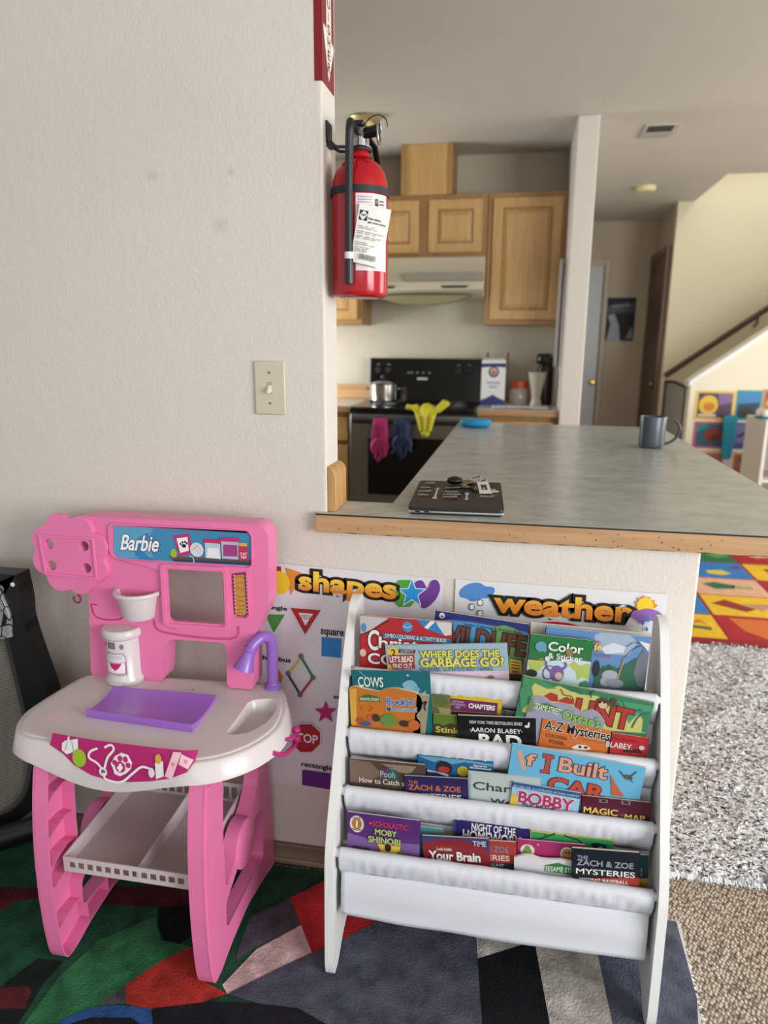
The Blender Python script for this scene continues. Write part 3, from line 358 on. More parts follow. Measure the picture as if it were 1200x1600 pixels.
{'tier': 2, 'TL': [0.4252, -0.2204, 0.5242], 'u': [0.9965, 0.0, -0.0841], 'v': [0.0841, 0.0, 0.9965], 'w': 0.2509, 'h': 0.2192, 't': 0.005, 'spine': '#4f9fc8', 'label': 'large sky blue book about building a car', 'base': '#64b4dc', 'art': [('p', '#e09a80', [[0.0113, -0.0128], [0.0194, -0.0096], [0.0334, -0.0495], [0.0257, -0.0521]]), ('t', '#e09a80', 'f', 0.0306, -0.0134, 0.0496, -0.0399, 3, '#4a2a2a'), ('p', '#3a1a1a', [[0.0604, -0.0075], [0.0826, -0.0077], [0.0833, -0.0166], [0.0776, -0.0172], [0.0775, -0.0422], [0.0798, -0.0503], [0.0607, -0.0507], [0.0608, -0.0439], [0.067, -0.0426], [0.0672, -0.0182], [0.0608, -0.0177]]), ('p', '#b8402f', [[0.0611, -0.0086], [0.0817, -0.0088], [0.0821, -0.0154], [0.0764, -0.016], [0.0759, -0.0419], [0.078, -0.0488], [0.0615, -0.049], [0.0615, -0.0432], [0.068, -0.0418], [0.0683, -0.0167], [0.0617, -0.0163]]), ('t', '#e09a80', 'Built', 0.0937, -0.0088, 0.1845, -0.0403, 2, '#4a3030'), ('t', '#c8402a', 'CAR', 0.0794, -0.0538, 0.1866, -0.0873, 3, '#4a1512'), ('p', '#c8553a', [[0.1898, -0.0251], [0.1991, -0.0397], [0.2218, -0.0681], [0.1989, -0.0701]]), ('s', '#3a3a34', 0.002, [[0.2048, -0.0149], [0.2145, -0.0243], [0.2246, -0.0236], [0.2351, -0.0108]]), ('e', '#5a5a4a', 0.2223, -0.0256, 0.008, 0.0053), ('s', '#3a3a34', 0.0016, [[0.2248, -0.025], [0.2321, -0.0349]])], 'wave': None},
{'tier': 2, 'TL': [0.5623, -0.228, 0.4337], 'u': [0.9999, 0.0, 0.0125], 'v': [-0.0125, -0.0, 0.9999], 'w': 0.1276, 'h': 0.1287, 't': 0.005, 'spine': '#4a0f26', 'label': 'maroon book with arched yellow title at right end of third pocket', 'base': '#5a1430', 'art': [('p', '#8a7a78', [[0.0323, -0.0035], [0.0476, -0.0031], [0.0481, -0.01], [0.0327, -0.0101]]), ('p', '#2a1018', [[0.0357, -0.0043], [0.0452, -0.004], [0.0454, -0.0085], [0.036, -0.0085]]), ('p', '#8a7a78', [[0.0724, -0.0009], [0.0888, -0.001], [0.0893, -0.0084], [0.0729, -0.0087]]), ('p', '#2a1018', [[0.0757, -0.0017], [0.0856, -0.002], [0.086, -0.007], [0.0761, -0.0068]]), ('t', '#e8c860', 'MAGIC', 0.0046, -0.0221, 0.0676, -0.0359, 2), ('t', '#c86a5a', 'ON\nTHE', 0.0697, -0.0284, 0.0793, -0.035, 0), ('t', '#e8c860', 'MAP', 0.0806, -0.0282, 0.1177, -0.0408, 2)], 'wave': None},
{'tier': 3, 'TL': [0.1083, -0.27, 0.3645], 'u': [1.0, 0.0, -0.0018], 'v': [0.0018, 0.0, 1.0], 'w': 0.1477, 'h': 0.1645, 't': 0.005, 'spine': '#3f1f5a', 'label': 'purple level one reader book at the left of the lowest pocket', 'base': '#5a2a78', 'art': [('p', '#7f5a9f', [[-0.0002, -0.0474], [0.0524, -0.0573], [0.1488, -0.0532], [0.1495, -0.0851], [-0.0003, -0.0944]]), ('e', '#e8ddd8', 0.0197, -0.0248, 0.0144, 0.0192), ('e', '#b8762a', 0.0197, -0.0241, 0.0105, 0.0125), ('t', '#f2f0ea', '1', 0.0162, -0.0164, 0.0232, -0.0324, 2), ('t', '#5a3a1a', 'LEVEL', 0.0111, -0.0087, 0.0295, -0.0127, 1), ('t', '#5a3a1a', 'READER', 0.0095, -0.0351, 0.0302, -0.0393, 1), ('t', '#e0304a', 'SCHOLASTIC', 0.0522, -0.0117, 0.1228, -0.0242, 1), ('p', '#e0304a', [[0.0444, -0.0158], [0.0516, -0.0155], [0.0516, -0.0204], [0.0444, -0.0208]]), ('p', '#e8c83a', [[0.062, -0.063], [0.1092, -0.0629], [0.1063, -0.0812], [0.097, -0.0899], [0.0843, -0.0829], [0.0717, -0.0885], [0.0684, -0.0764]]), ('t', '#b8c86a', 'MOBY', 0.057, -0.0288, 0.102, -0.0426, 3, '#1f2a3a'), ('t', '#b8c86a', 'SHINOBI', 0.0435, -0.0464, 0.1091, -0.0616, 3, '#1f2a3a'), ('t', '#241030', 'NINJA', 0.0126, -0.074, 0.0481, -0.0816, 1), ('e', '#2a1a30', 0.0841, -0.0685, 0.0065, 0.0089), ('e', '#6a7a3a', 0.1125, -0.0784, 0.0104, 0.0059)], 'wave': None},
{'tier': 3, 'TL': [0.2391, -0.252, 0.338], 'u': [1.0, 0.0, 0.0064], 'v': [-0.0064, -0.0, 1.0], 'w': 0.0605, 'h': 0.138, 't': 0.004, 'spine': '#2f7f86', 'label': 'thin teal book behind the red science book', 'base': '#4a9a9c', 'art': [], 'wave': None},
{'tier': 3, 'TL': [0.2591, -0.272, 0.3334], 'u': [0.996, 0.0, 0.089], 'v': [-0.089, -0.0, 0.996], 'w': 0.1321, 'h': 0.1334, 't': 0.005, 'spine': '#2a1a3a', 'label': 'red science book about the brain with navy arched top', 'base': '#8f1f26', 'art': [('p', '#2f3a7a', [[0.0, 0.0], [0.1321, 0.0], [0.1313, -0.0292], [0.116, -0.013], [0.0804, -0.0049], [0.044, -0.0057], [-0.0009, -0.0133]]), ('t', '#c8c8dc', 'TIME', 0.1, -0.0054, 0.1259, -0.0172, 2), ('t', '#f2f0ea', 'Look Inside:', 0.0282, -0.0233, 0.0583, -0.0305, 1), ('t', '#f2f0ea', 'Your Brain', 0.0111, -0.0314, 0.1134, -0.0526, 3, '#4a1a1a')], 'wave': None},
{'tier': 3, 'TL': [0.3191, -0.247, 0.3611], 'u': [1.0, 0.0, -0.0085], 'v': [0.0085, 0.0, 1.0], 'w': 0.1482, 'h': 0.1611, 't': 0.005, 'spine': '#1f1f5a', 'label': 'indigo book titled Night of the Homework', 'base': '#27246a', 'art': [('t', '#f2f0ea', 'NIGHT OF THE', 0.0361, -0.0022, 0.1217, -0.0193, 2), ('t', '#f2f0ea', 'HOMEWORK', 0.0194, -0.0191, 0.1348, -0.0431, 2), ('p', '#3a3a8a', [[0.0, -0.001], [0.004, -0.0011], [0.0062, -0.0575], [0.0022, -0.0581]])], 'wave': None},
{'tier': 3, 'TL': [0.342, -0.264, 0.3319], 'u': [0.9972, 0.0, 0.0744], 'v': [-0.0744, -0.0, 0.9972], 'w': 0.1009, 'h': 0.1319, 't': 0.005, 'spine': '#7a1c20', 'label': 'red mystery chapter book half hidden by the brain book', 'base': '#b0322c', 'art': [('p', '#2a3448', [[-0.0021, -0.0494], [0.0997, -0.0467], [0.0992, -0.0652], [-0.0028, -0.0672]]), ('t', '#7a8494', 'ZACH & ZOE', -0.0005, -0.0111, 0.0859, -0.0247, 2), ('t', '#e8ddd0', 'MYSTERIES', -0.0013, -0.0304, 0.0872, -0.0427, 1), ('t', '#c8ccd4', 'SHARK HUNT', 0.0126, -0.0492, 0.0759, -0.0568, 1)], 'wave': None},
{'tier': 3, 'TL': [0.4679, -0.247, 0.3586], 'u': [0.9999, 0.0, 0.0132], 'v': [-0.0132, -0.0, 0.9999], 'w': 0.1557, 'h': 0.1586, 't': 0.005, 'spine': '#c8b84a', 'label': 'green book with dark branches in the lowest pocket', 'base': '#c2b85a', 'art': [('p', '#2f9a5a', [[0.0024, -0.0037], [0.1547, -0.0027], [0.1574, -0.0446], [0.0044, -0.0531]]), ('s', '#1f3a24', 0.003, [[0.0145, -0.0197], [0.0311, -0.0108], [0.0476, -0.0019]]), ('s', '#1f3a24', 0.003, [[0.0645, -0.0029], [0.0787, -0.0076], [0.09, -0.0093], [0.0987, -0.0164]]), ('s', '#1f3a24', 0.002, [[0.0311, -0.0108], [0.028, -0.0045]]), ('p', '#1a2420', [[0.1153, -0.0141], [0.1261, -0.011], [0.1428, -0.0136], [0.1464, -0.0263], [0.1215, -0.0265]]), ('e', '#7aa4c4', 0.1337, -0.0215, 0.0046, 0.0042)], 'wave': None},
{'tier': 3, 'TL': [0.4439, -0.258, 0.3427], 'u': [0.9989, 0.0, 0.0461], 'v': [-0.0461, -0.0, 0.9989], 'w': 0.1288, 'h': 0.1427, 't': 0.004, 'spine': '#a01f5a', 'label': 'magenta book above the white wavy street sign book', 'base': '#b0266a', 'art': [('e', '#e8e0d0', 0.02, -0.0222, 0.0134, 0.0129), ('e', '#7a9a4a', 0.0163, -0.0249, 0.0055, 0.0065), ('e', '#7a9a4a', 0.0229, -0.0242, 0.0055, 0.0064), ('e', '#7a9a4a', 0.02, -0.0178, 0.0055, 0.0065), ('e', '#e8e0d0', 0.0952, -0.023, 0.0131, 0.0156), ('e', '#a87a4a', 0.0952, -0.0237, 0.0107, 0.0127), ('e', '#2a2018', 0.0924, -0.02, 0.0018, 0.0021), ('e', '#2a2018', 0.0979, -0.0201, 0.0018, 0.0021), ('p', '#f0dce4', [[0.0378, -0.006], [0.0417, -0.0059], [0.0398, -0.0101]])], 'wave': None},
{'tier': 3, 'TL': [0.4397, -0.271, 0.3134], 'u': [0.9981, 0.0, 0.0609], 'v': [-0.0609, -0.0, 0.9981], 'w': 0.1105, 'h': 0.1134, 't': 0.005, 'spine': '#d0ccd0', 'label': 'white wavy topped book with a green street sign', 'base': '#dcd8dc', 'art': [('p', '#2f7a3f', [[0.0577, -0.0137], [0.0829, -0.006], [0.1078, -0.0127], [0.1079, -0.0306], [0.0571, -0.027]]), ('t', '#e8f0e0', 'SESAME STREET', 0.0594, -0.0149, 0.1272, -0.0263, 1)], 'wave': [[-0.0024, -0.031], [-0.0, -0.0023], [0.0185, 0.0051], [0.0326, 0.0051], [0.0466, 0.0005], [0.0662, -0.0003], [0.0884, 0.0012], [0.105, -0.0012], [0.1105, -0.0016], [0.1107, -0.0296]]},
{'tier': 3, 'TL': [0.6443, -0.264, 0.3451], 'u': [0.997, 0.0, 0.0772], 'v': [-0.0772, -0.0, 0.997], 'w': 0.0414, 'h': 0.1451, 't': 0.005, 'spine': '#14343a', 'label': 'dark teal book peeping out behind the navy mystery', 'base': '#173a42', 'art': [('p', '#b08a2a', [[0.0191, -0.0514], [0.0419, -0.0494], [0.0421, -0.074], [0.0192, -0.076]]), ('t', '#c8d0d4', 'A\nS', 0.0275, -0.0279, 0.0303, -0.0455, 0)], 'wave': None},
{'tier': 3, 'TL': [0.545, -0.2795, 0.3549], 'u': [0.9979, 0.0, 0.0649], 'v': [-0.0649, -0.0, 0.9979], 'w': 0.1226, 'h': 0.1549, 't': 0.006, 'spine': '#10141c', 'label': 'navy black mystery chapter book at the right of the lowest pocket', 'base': '#1a212b', 'art': [('t', '#9aa0a8', 'THE', 0.0098, -0.014, 0.0294, -0.0219, 2), ('t', '#9aa0a8', 'ZACH & ZOE', 0.009, -0.0225, 0.1113, -0.0352, 2), ('t', '#f2f0ea', 'MYSTERIES', 0.0077, -0.0417, 0.1143, -0.0537, 1), ('p', '#b8342a', [[0.0351, -0.0617], [0.1231, -0.0518], [0.1239, -0.0913], [0.0325, -0.1009]]), ('t', '#f2f0ea', 'MISSING BASEBALL', 0.0132, -0.0614, 0.1026, -0.0692, 2)], 'wave': None},
]
POSTERS = [
{'name': 'shapes_poster', 'label': 'white shapes poster on the wall beside the pink toy kitchen', 'TL': [-0.165, -0.002, 0.79], 'u': [0.9995, 0.0, -0.0304], 'v': [0.0304, 0.0, 0.9995], 'w': 0.4282, 'h': 0.57, 'art': [('p', '#b01f24', [[0.008, -0.0111], [0.0563, -0.0065], [0.0614, -0.0608], [0.0119, -0.0679]]), ('p', '#d9852a', [[0.0661, -0.008], [0.1059, -0.0172], [0.0799, -0.0742]]), ('e', '#e8c022', 0.0524, -0.0459, 0.0252, 0.028), ('p', '#4a9a3a', [[0.3738, -0.0516], [0.3572, -0.0721], [0.3322, -0.075], [0.3135, -0.0585], [0.3123, -0.0324], [0.329, -0.0121], [0.3538, -0.0094], [0.3723, -0.0257]]), ('P', '#6a3a8f', [[0.3939, -0.0248], [0.3817, -0.0081], [0.3667, -0.0136], [0.3636, -0.0299], [0.3725, -0.055], [0.3887, -0.0727], [0.4124, -0.0508], [0.4221, -0.0219], [0.4136, -0.0037], [0.4006, -0.0082]]), ('p', '#e8e8f0', [[0.3586, -0.0037], [0.3684, -0.0269], [0.393, -0.0255], [0.3745, -0.0435], [0.3824, -0.0679], [0.361, -0.0557], [0.3409, -0.0723], [0.3465, -0.0465], [0.3263, -0.0323], [0.3511, -0.0286]]), ('p', '#1f8fd0', [[0.3588, -0.0084], [0.3673, -0.0286], [0.3887, -0.0274], [0.3727, -0.0431], [0.3795, -0.0643], [0.3609, -0.0537], [0.3434, -0.0681], [0.3483, -0.0456], [0.3307, -0.0333], [0.3523, -0.0301]]), ('t', 'GRAD', 'shapes', 0.0985, -0.0106, 0.3258, -0.0729, 3, '#17130f', 'fat'), ('t', '#1a1a1c', 'triangle', 0.0043, -0.1023, 0.0723, -0.116, 2), ('p', '#4a9040', [[0.0193, -0.1269], [0.0666, -0.1226], [0.0401, -0.1698]]), ('p', '#d8d0d4', [[0.0764, -0.103], [0.1563, -0.0994], [0.1156, -0.1705]]), ('p', '#a81f2a', [[0.0797, -0.1039], [0.1527, -0.1019], [0.1156, -0.1662]]), ('p', '#e4dfe2', [[0.0995, -0.1139], [0.1346, -0.1126], [0.1162, -0.1441]]), ('t', '#22222a', 'YIELD', 0.1044, -0.1176, 0.1283, -0.1276, 0), ('t', '#1a1a1c', 'square', 0.153, -0.1471, 0.2077, -0.1661, 2), ('p', '#1f7ac0', [[0.1558, -0.1679], [0.2021, -0.1663], [0.2016, -0.2136], [0.1558, -0.2145]]), ('t', '#1a1a1c', 'rhombus', 0.005, -0.2293, 0.0818, -0.241, 2), ('p', '#c9701f', [[0.0452, -0.2481], [0.0631, -0.281], [0.0538, -0.3044], [0.0359, -0.2934]]), ('s', '#c9b83a', 0.0055, [[0.1059, -0.2253], [0.0769, -0.2682]]), ('s', '#1f7a4a', 0.0055, [[0.108, -0.2251], [0.1355, -0.2695]]), ('s', '#1f2f6a', 0.0055, [[0.0748, -0.2707], [0.1047, -0.3176]]), ('s', '#b8242a', 0.0055, [[0.1356, -0.2739], [0.1068, -0.3174]]), ('e', '#6a6a6a', 0.1067, -0.2209, 0.0062, 0.0065), ('e', '#6a6a6a', 0.0757, -0.2688, 0.0063, 0.0066), ('e', '#6a6a6a', 0.1364, -0.2716, 0.0062, 0.0065), ('e', '#6a6a6a', 0.1055, -0.3197, 0.0063, 0.0067), ('t', '#1a1a1c', 'star', 0.1872, -0.3097, 0.2213, -0.3183, 2), ('p', '#b81f6a', [[0.1685, -0.3264], [0.1758, -0.3453], [0.1957, -0.3435], [0.1804, -0.3589], [0.1862, -0.3788], [0.1693, -0.3693], [0.1527, -0.3835], [0.1577, -0.3621], [0.1418, -0.3509], [0.1618, -0.3472]]), ('p', '#d8cfd4', [[0.1596, -0.4419], [0.1383, -0.4689], [0.1072, -0.474], [0.0847, -0.4538], [0.0842, -0.4204], [0.1058, -0.3936], [0.1366, -0.3889], [0.1588, -0.4088]]), ('p', '#a81f28', [[0.1568, -0.4411], [0.1371, -0.4661], [0.1083, -0.4708], [0.0875, -0.4521], [0.087, -0.4212], [0.107, -0.3964], [0.1355, -0.392], [0.1561, -0.4105]]), ('t', '#e8e0e0', 'STOP', 0.0864, -0.4194, 0.1511, -0.4433, 2), ('t', '#1a1a1c', 'rectangle', 0.1107, -0.4963, 0.188, -0.5128, 2), ('p', '#5a1f7a', [[0.1131, -0.5187], [0.1839, -0.5178], [0.1839, -0.561], [0.1135, -0.5597]]), ('e', '#a0a0a0', 0.201, -0.3334, 0.0039, 0.0042)], 'base': '#d9d6da'},
{'name': 'weather_poster', 'label': 'white weather poster on the half wall above the book rack', 'TL': [0.2894, -0.002, 0.7787], 'u': [1.0, 0.0, -0.0073], 'v': [0.0073, 0.0, 1.0], 'w': 0.4402, 'h': 0.56, 'art': [('P', '#4f86c4', [[0.0095, -0.0289], [0.0174, -0.0172], [0.0337, -0.0071], [0.0523, -0.0048], [0.0651, -0.0113], [0.0816, -0.0122], [0.085, -0.0229], [0.0746, -0.037], [0.056, -0.0407], [0.0397, -0.0487], [0.0248, -0.0433], [0.012, -0.0398]]), ('s', '#26262c', 0.006, [[0.0496, -0.0457], [0.0616, -0.0536]]), ('s', '#26262c', 0.006, [[0.05, -0.0546], [0.0612, -0.0447]]), ('s', '#26262c', 0.006, [[0.0552, -0.0417], [0.0559, -0.0576]]), ('s', '#f2f0ea', 0.0036, [[0.0504, -0.0465], [0.0607, -0.0528]]), ('s', '#f2f0ea', 0.0036, [[0.0508, -0.0536], [0.0604, -0.0457]]), ('s', '#f2f0ea', 0.0036, [[0.0553, -0.043], [0.0559, -0.0563]]), ('s', '#26262c', 0.006, [[0.032, -0.0569], [0.0441, -0.0649]]), ('s', '#26262c', 0.006, [[0.0324, -0.0659], [0.0437, -0.056]]), ('s', '#26262c', 0.006, [[0.0377, -0.0529], [0.0384, -0.0689]]), ('s', '#f2f0ea', 0.0036, [[0.0329, -0.0578], [0.0433, -0.064]]), ('s', '#f2f0ea', 0.0036, [[0.0332, -0.0649], [0.0429, -0.0569]]), ('s', '#f2f0ea', 0.0036, [[0.0378, -0.0542], [0.0384, -0.0676]]), ('s', '#26262c', 0.006, [[0.0506, -0.0701], [0.0627, -0.0781]]), ('s', '#26262c', 0.006, [[0.051, -0.0791], [0.0623, -0.0691]]), ('s', '#26262c', 0.006, [[0.0563, -0.0661], [0.057, -0.0821]]), ('s', '#f2f0ea', 0.0036, [[0.0515, -0.071], [0.0619, -0.0772]]), ('s', '#f2f0ea', 0.0036, [[0.0518, -0.0781], [0.0615, -0.0701]]), ('s', '#f2f0ea', 0.0036, [[0.0564, -0.0674], [0.057, -0.0808]]), ('t', 'GRAD', 'weather', 0.0841, -0.0199, 0.3728, -0.0689, 3, '#17130f', 'fat'), ('p', '#d8882a', [[0.3773, -0.0336], [0.3817, -0.0269], [0.3762, -0.0209], [0.3828, -0.0182], [0.3821, -0.0098], [0.3892, -0.0126], [0.3923, -0.0039], [0.3975, -0.0111], [0.4048, -0.0071], [0.4078, -0.0145], [0.415, -0.0135], [0.4149, -0.0207], [0.4225, -0.0243], [0.417, -0.0307]]), ('e', '#f0c62a', 0.3972, -0.0277, 0.0165, 0.0184), ('P', '#8f66b0', [[0.3713, -0.0526], [0.3752, -0.0403], [0.3884, -0.037], [0.3996, -0.033], [0.4151, -0.0347], [0.4291, -0.0408], [0.435, -0.0501], [0.4232, -0.0584], [0.406, -0.0599], [0.3912, -0.0669], [0.3808, -0.0591]]), ('p', '#2f7fc4', [[0.4049, -0.0489], [0.4097, -0.0579], [0.4064, -0.0642], [0.402, -0.0586]]), ('p', '#2f7fc4', [[0.395, -0.0583], [0.3996, -0.0661], [0.3956, -0.0721], [0.392, -0.0672]]), ('p', '#2f7fc4', [[0.4041, -0.0722], [0.4086, -0.0796], [0.4052, -0.0842], [0.4017, -0.0802]]), ('p', '#b8202a', [[0.1661, -0.0913], [0.19, -0.0825], [0.2181, -0.0783], [0.2464, -0.0793], [0.2708, -0.085], [0.284, -0.1006], [0.155, -0.1124]])], 'base': '#dcdadb'},
]
RUG = [('#4a1a1f', [[-0.781, -0.237], [-0.659, -0.218], [-0.295, -0.137], [-0.268, -0.203], [-0.457, -0.233], [-0.639, -0.246], [-0.738, -0.29]]), ('#6a1f24', [[-0.754, -0.27], [-0.683, -0.261], [-0.702, -0.297], [-0.728, -0.302]]), ('#101414', [[-0.353, -0.218], [-0.27, -0.194], [-0.235, -0.274], [-0.258, -0.305], [-0.297, -0.303], [-0.328, -0.267]]), ('#16201e', [[-0.559, -0.46], [-0.531, -0.396], [-0.477, -0.393], [-0.482, -0.445], [-0.473, -0.536], [-0.54, -0.549]]), ('#5a2024', [[-0.585, -0.478], [-0.508, -0.46], [-0.495, -0.468], [-0.481, -0.505], [-0.551, -0.519]]), ('#2f6a44', [[-0.462, -0.534], [-0.461, -0.427], [-0.434, -0.33], [-0.346, -0.245], [-0.301, -0.304], [-0.23, -0.306], [-0.318, -0.42], [-0.354, -0.488], [-0.396, -0.521]]), ('#4a4850', [[-0.342, -0.466], [-0.318, -0.42], [-0.294, -0.456], [-0.344, -0.474]]), ('#a8322a', [[-0.318, -0.42], [-0.275, -0.353], [-0.218, -0.296], [-0.161, -0.383], [-0.109, -0.4], [-0.202, -0.463], [-0.295, -0.458]]), ('#c4b0aa', [[-0.126, -0.383], [-0.089, -0.286], [-0.015, -0.206], [0.03, -0.273], [-0.043, -0.338], [-0.108, -0.401]]), ('#a8282a', [[-0.064, -0.133], [0.009, -0.058], [0.067, -0.051], [0.148, -0.166], [0.093, -0.22], [0.03, -0.273], [-0.015, -0.206]]), ('#47464f', [[-0.129, -0.286], [-0.134, -0.204], [-0.064, -0.133], [-0.015, -0.206], [-0.105, -0.297], [-0.121, -0.323]]), ('#1f3d2c', [[-0.142, -0.273], [-0.131, -0.06], [0.0, -0.054], [-0.064, -0.133], [-0.13, -0.194]]), ('#2a4f86', [[-0.399, -0.516], [-0.36, -0.479], [-0.294, -0.462], [-0.24, -0.459], [-0.219, -0.493], [-0.392, -0.526]]), ('#1a1b22', [[-0.391, -0.528], [-0.347, -0.499], [-0.268, -0.484], [-0.245, -0.492], [-0.373, -0.553]]), ('#1a1b22', [[-0.218, -0.494], [-0.237, -0.458], [-0.136, -0.424], [-0.043, -0.409], [0.041, -0.404], [0.107, -0.427], [0.222, -0.465], [-0.19, -0.545]]), ('#4b4e5a', [[-0.108, -0.401], [-0.043, -0.338], [0.03, -0.273], [0.093, -0.22], [0.148, -0.166], [0.369, -0.133], [0.395, -0.37], [0.409, -0.487], [0.189, -0.53], [0.107, -0.427], [0.041, -0.404], [-0.043, -0.409]]), ('#b4b0aa', [[0.368, -0.133], [0.478, -0.131], [0.478, -0.163], [0.378, -0.221]]), ('#131317', [[0.378, -0.221], [0.478, -0.162], [0.5, -0.16], [0.523, -0.352], [0.53, -0.464], [0.409, -0.487], [0.395, -0.37]]), ('#b3aea6', [[0.478, -0.111], [0.622, -0.068], [0.64, -0.322], [0.651, -0.441], [0.527, -0.464], [0.523, -0.352], [0.498, -0.16], [0.478, -0.163]]), ('#4e5260', [[0.622, -0.068], [0.642, -0.018], [0.856, 0.003], [0.8, -0.298], [0.799, -0.434], [0.64, -0.443], [0.64, -0.322]])]
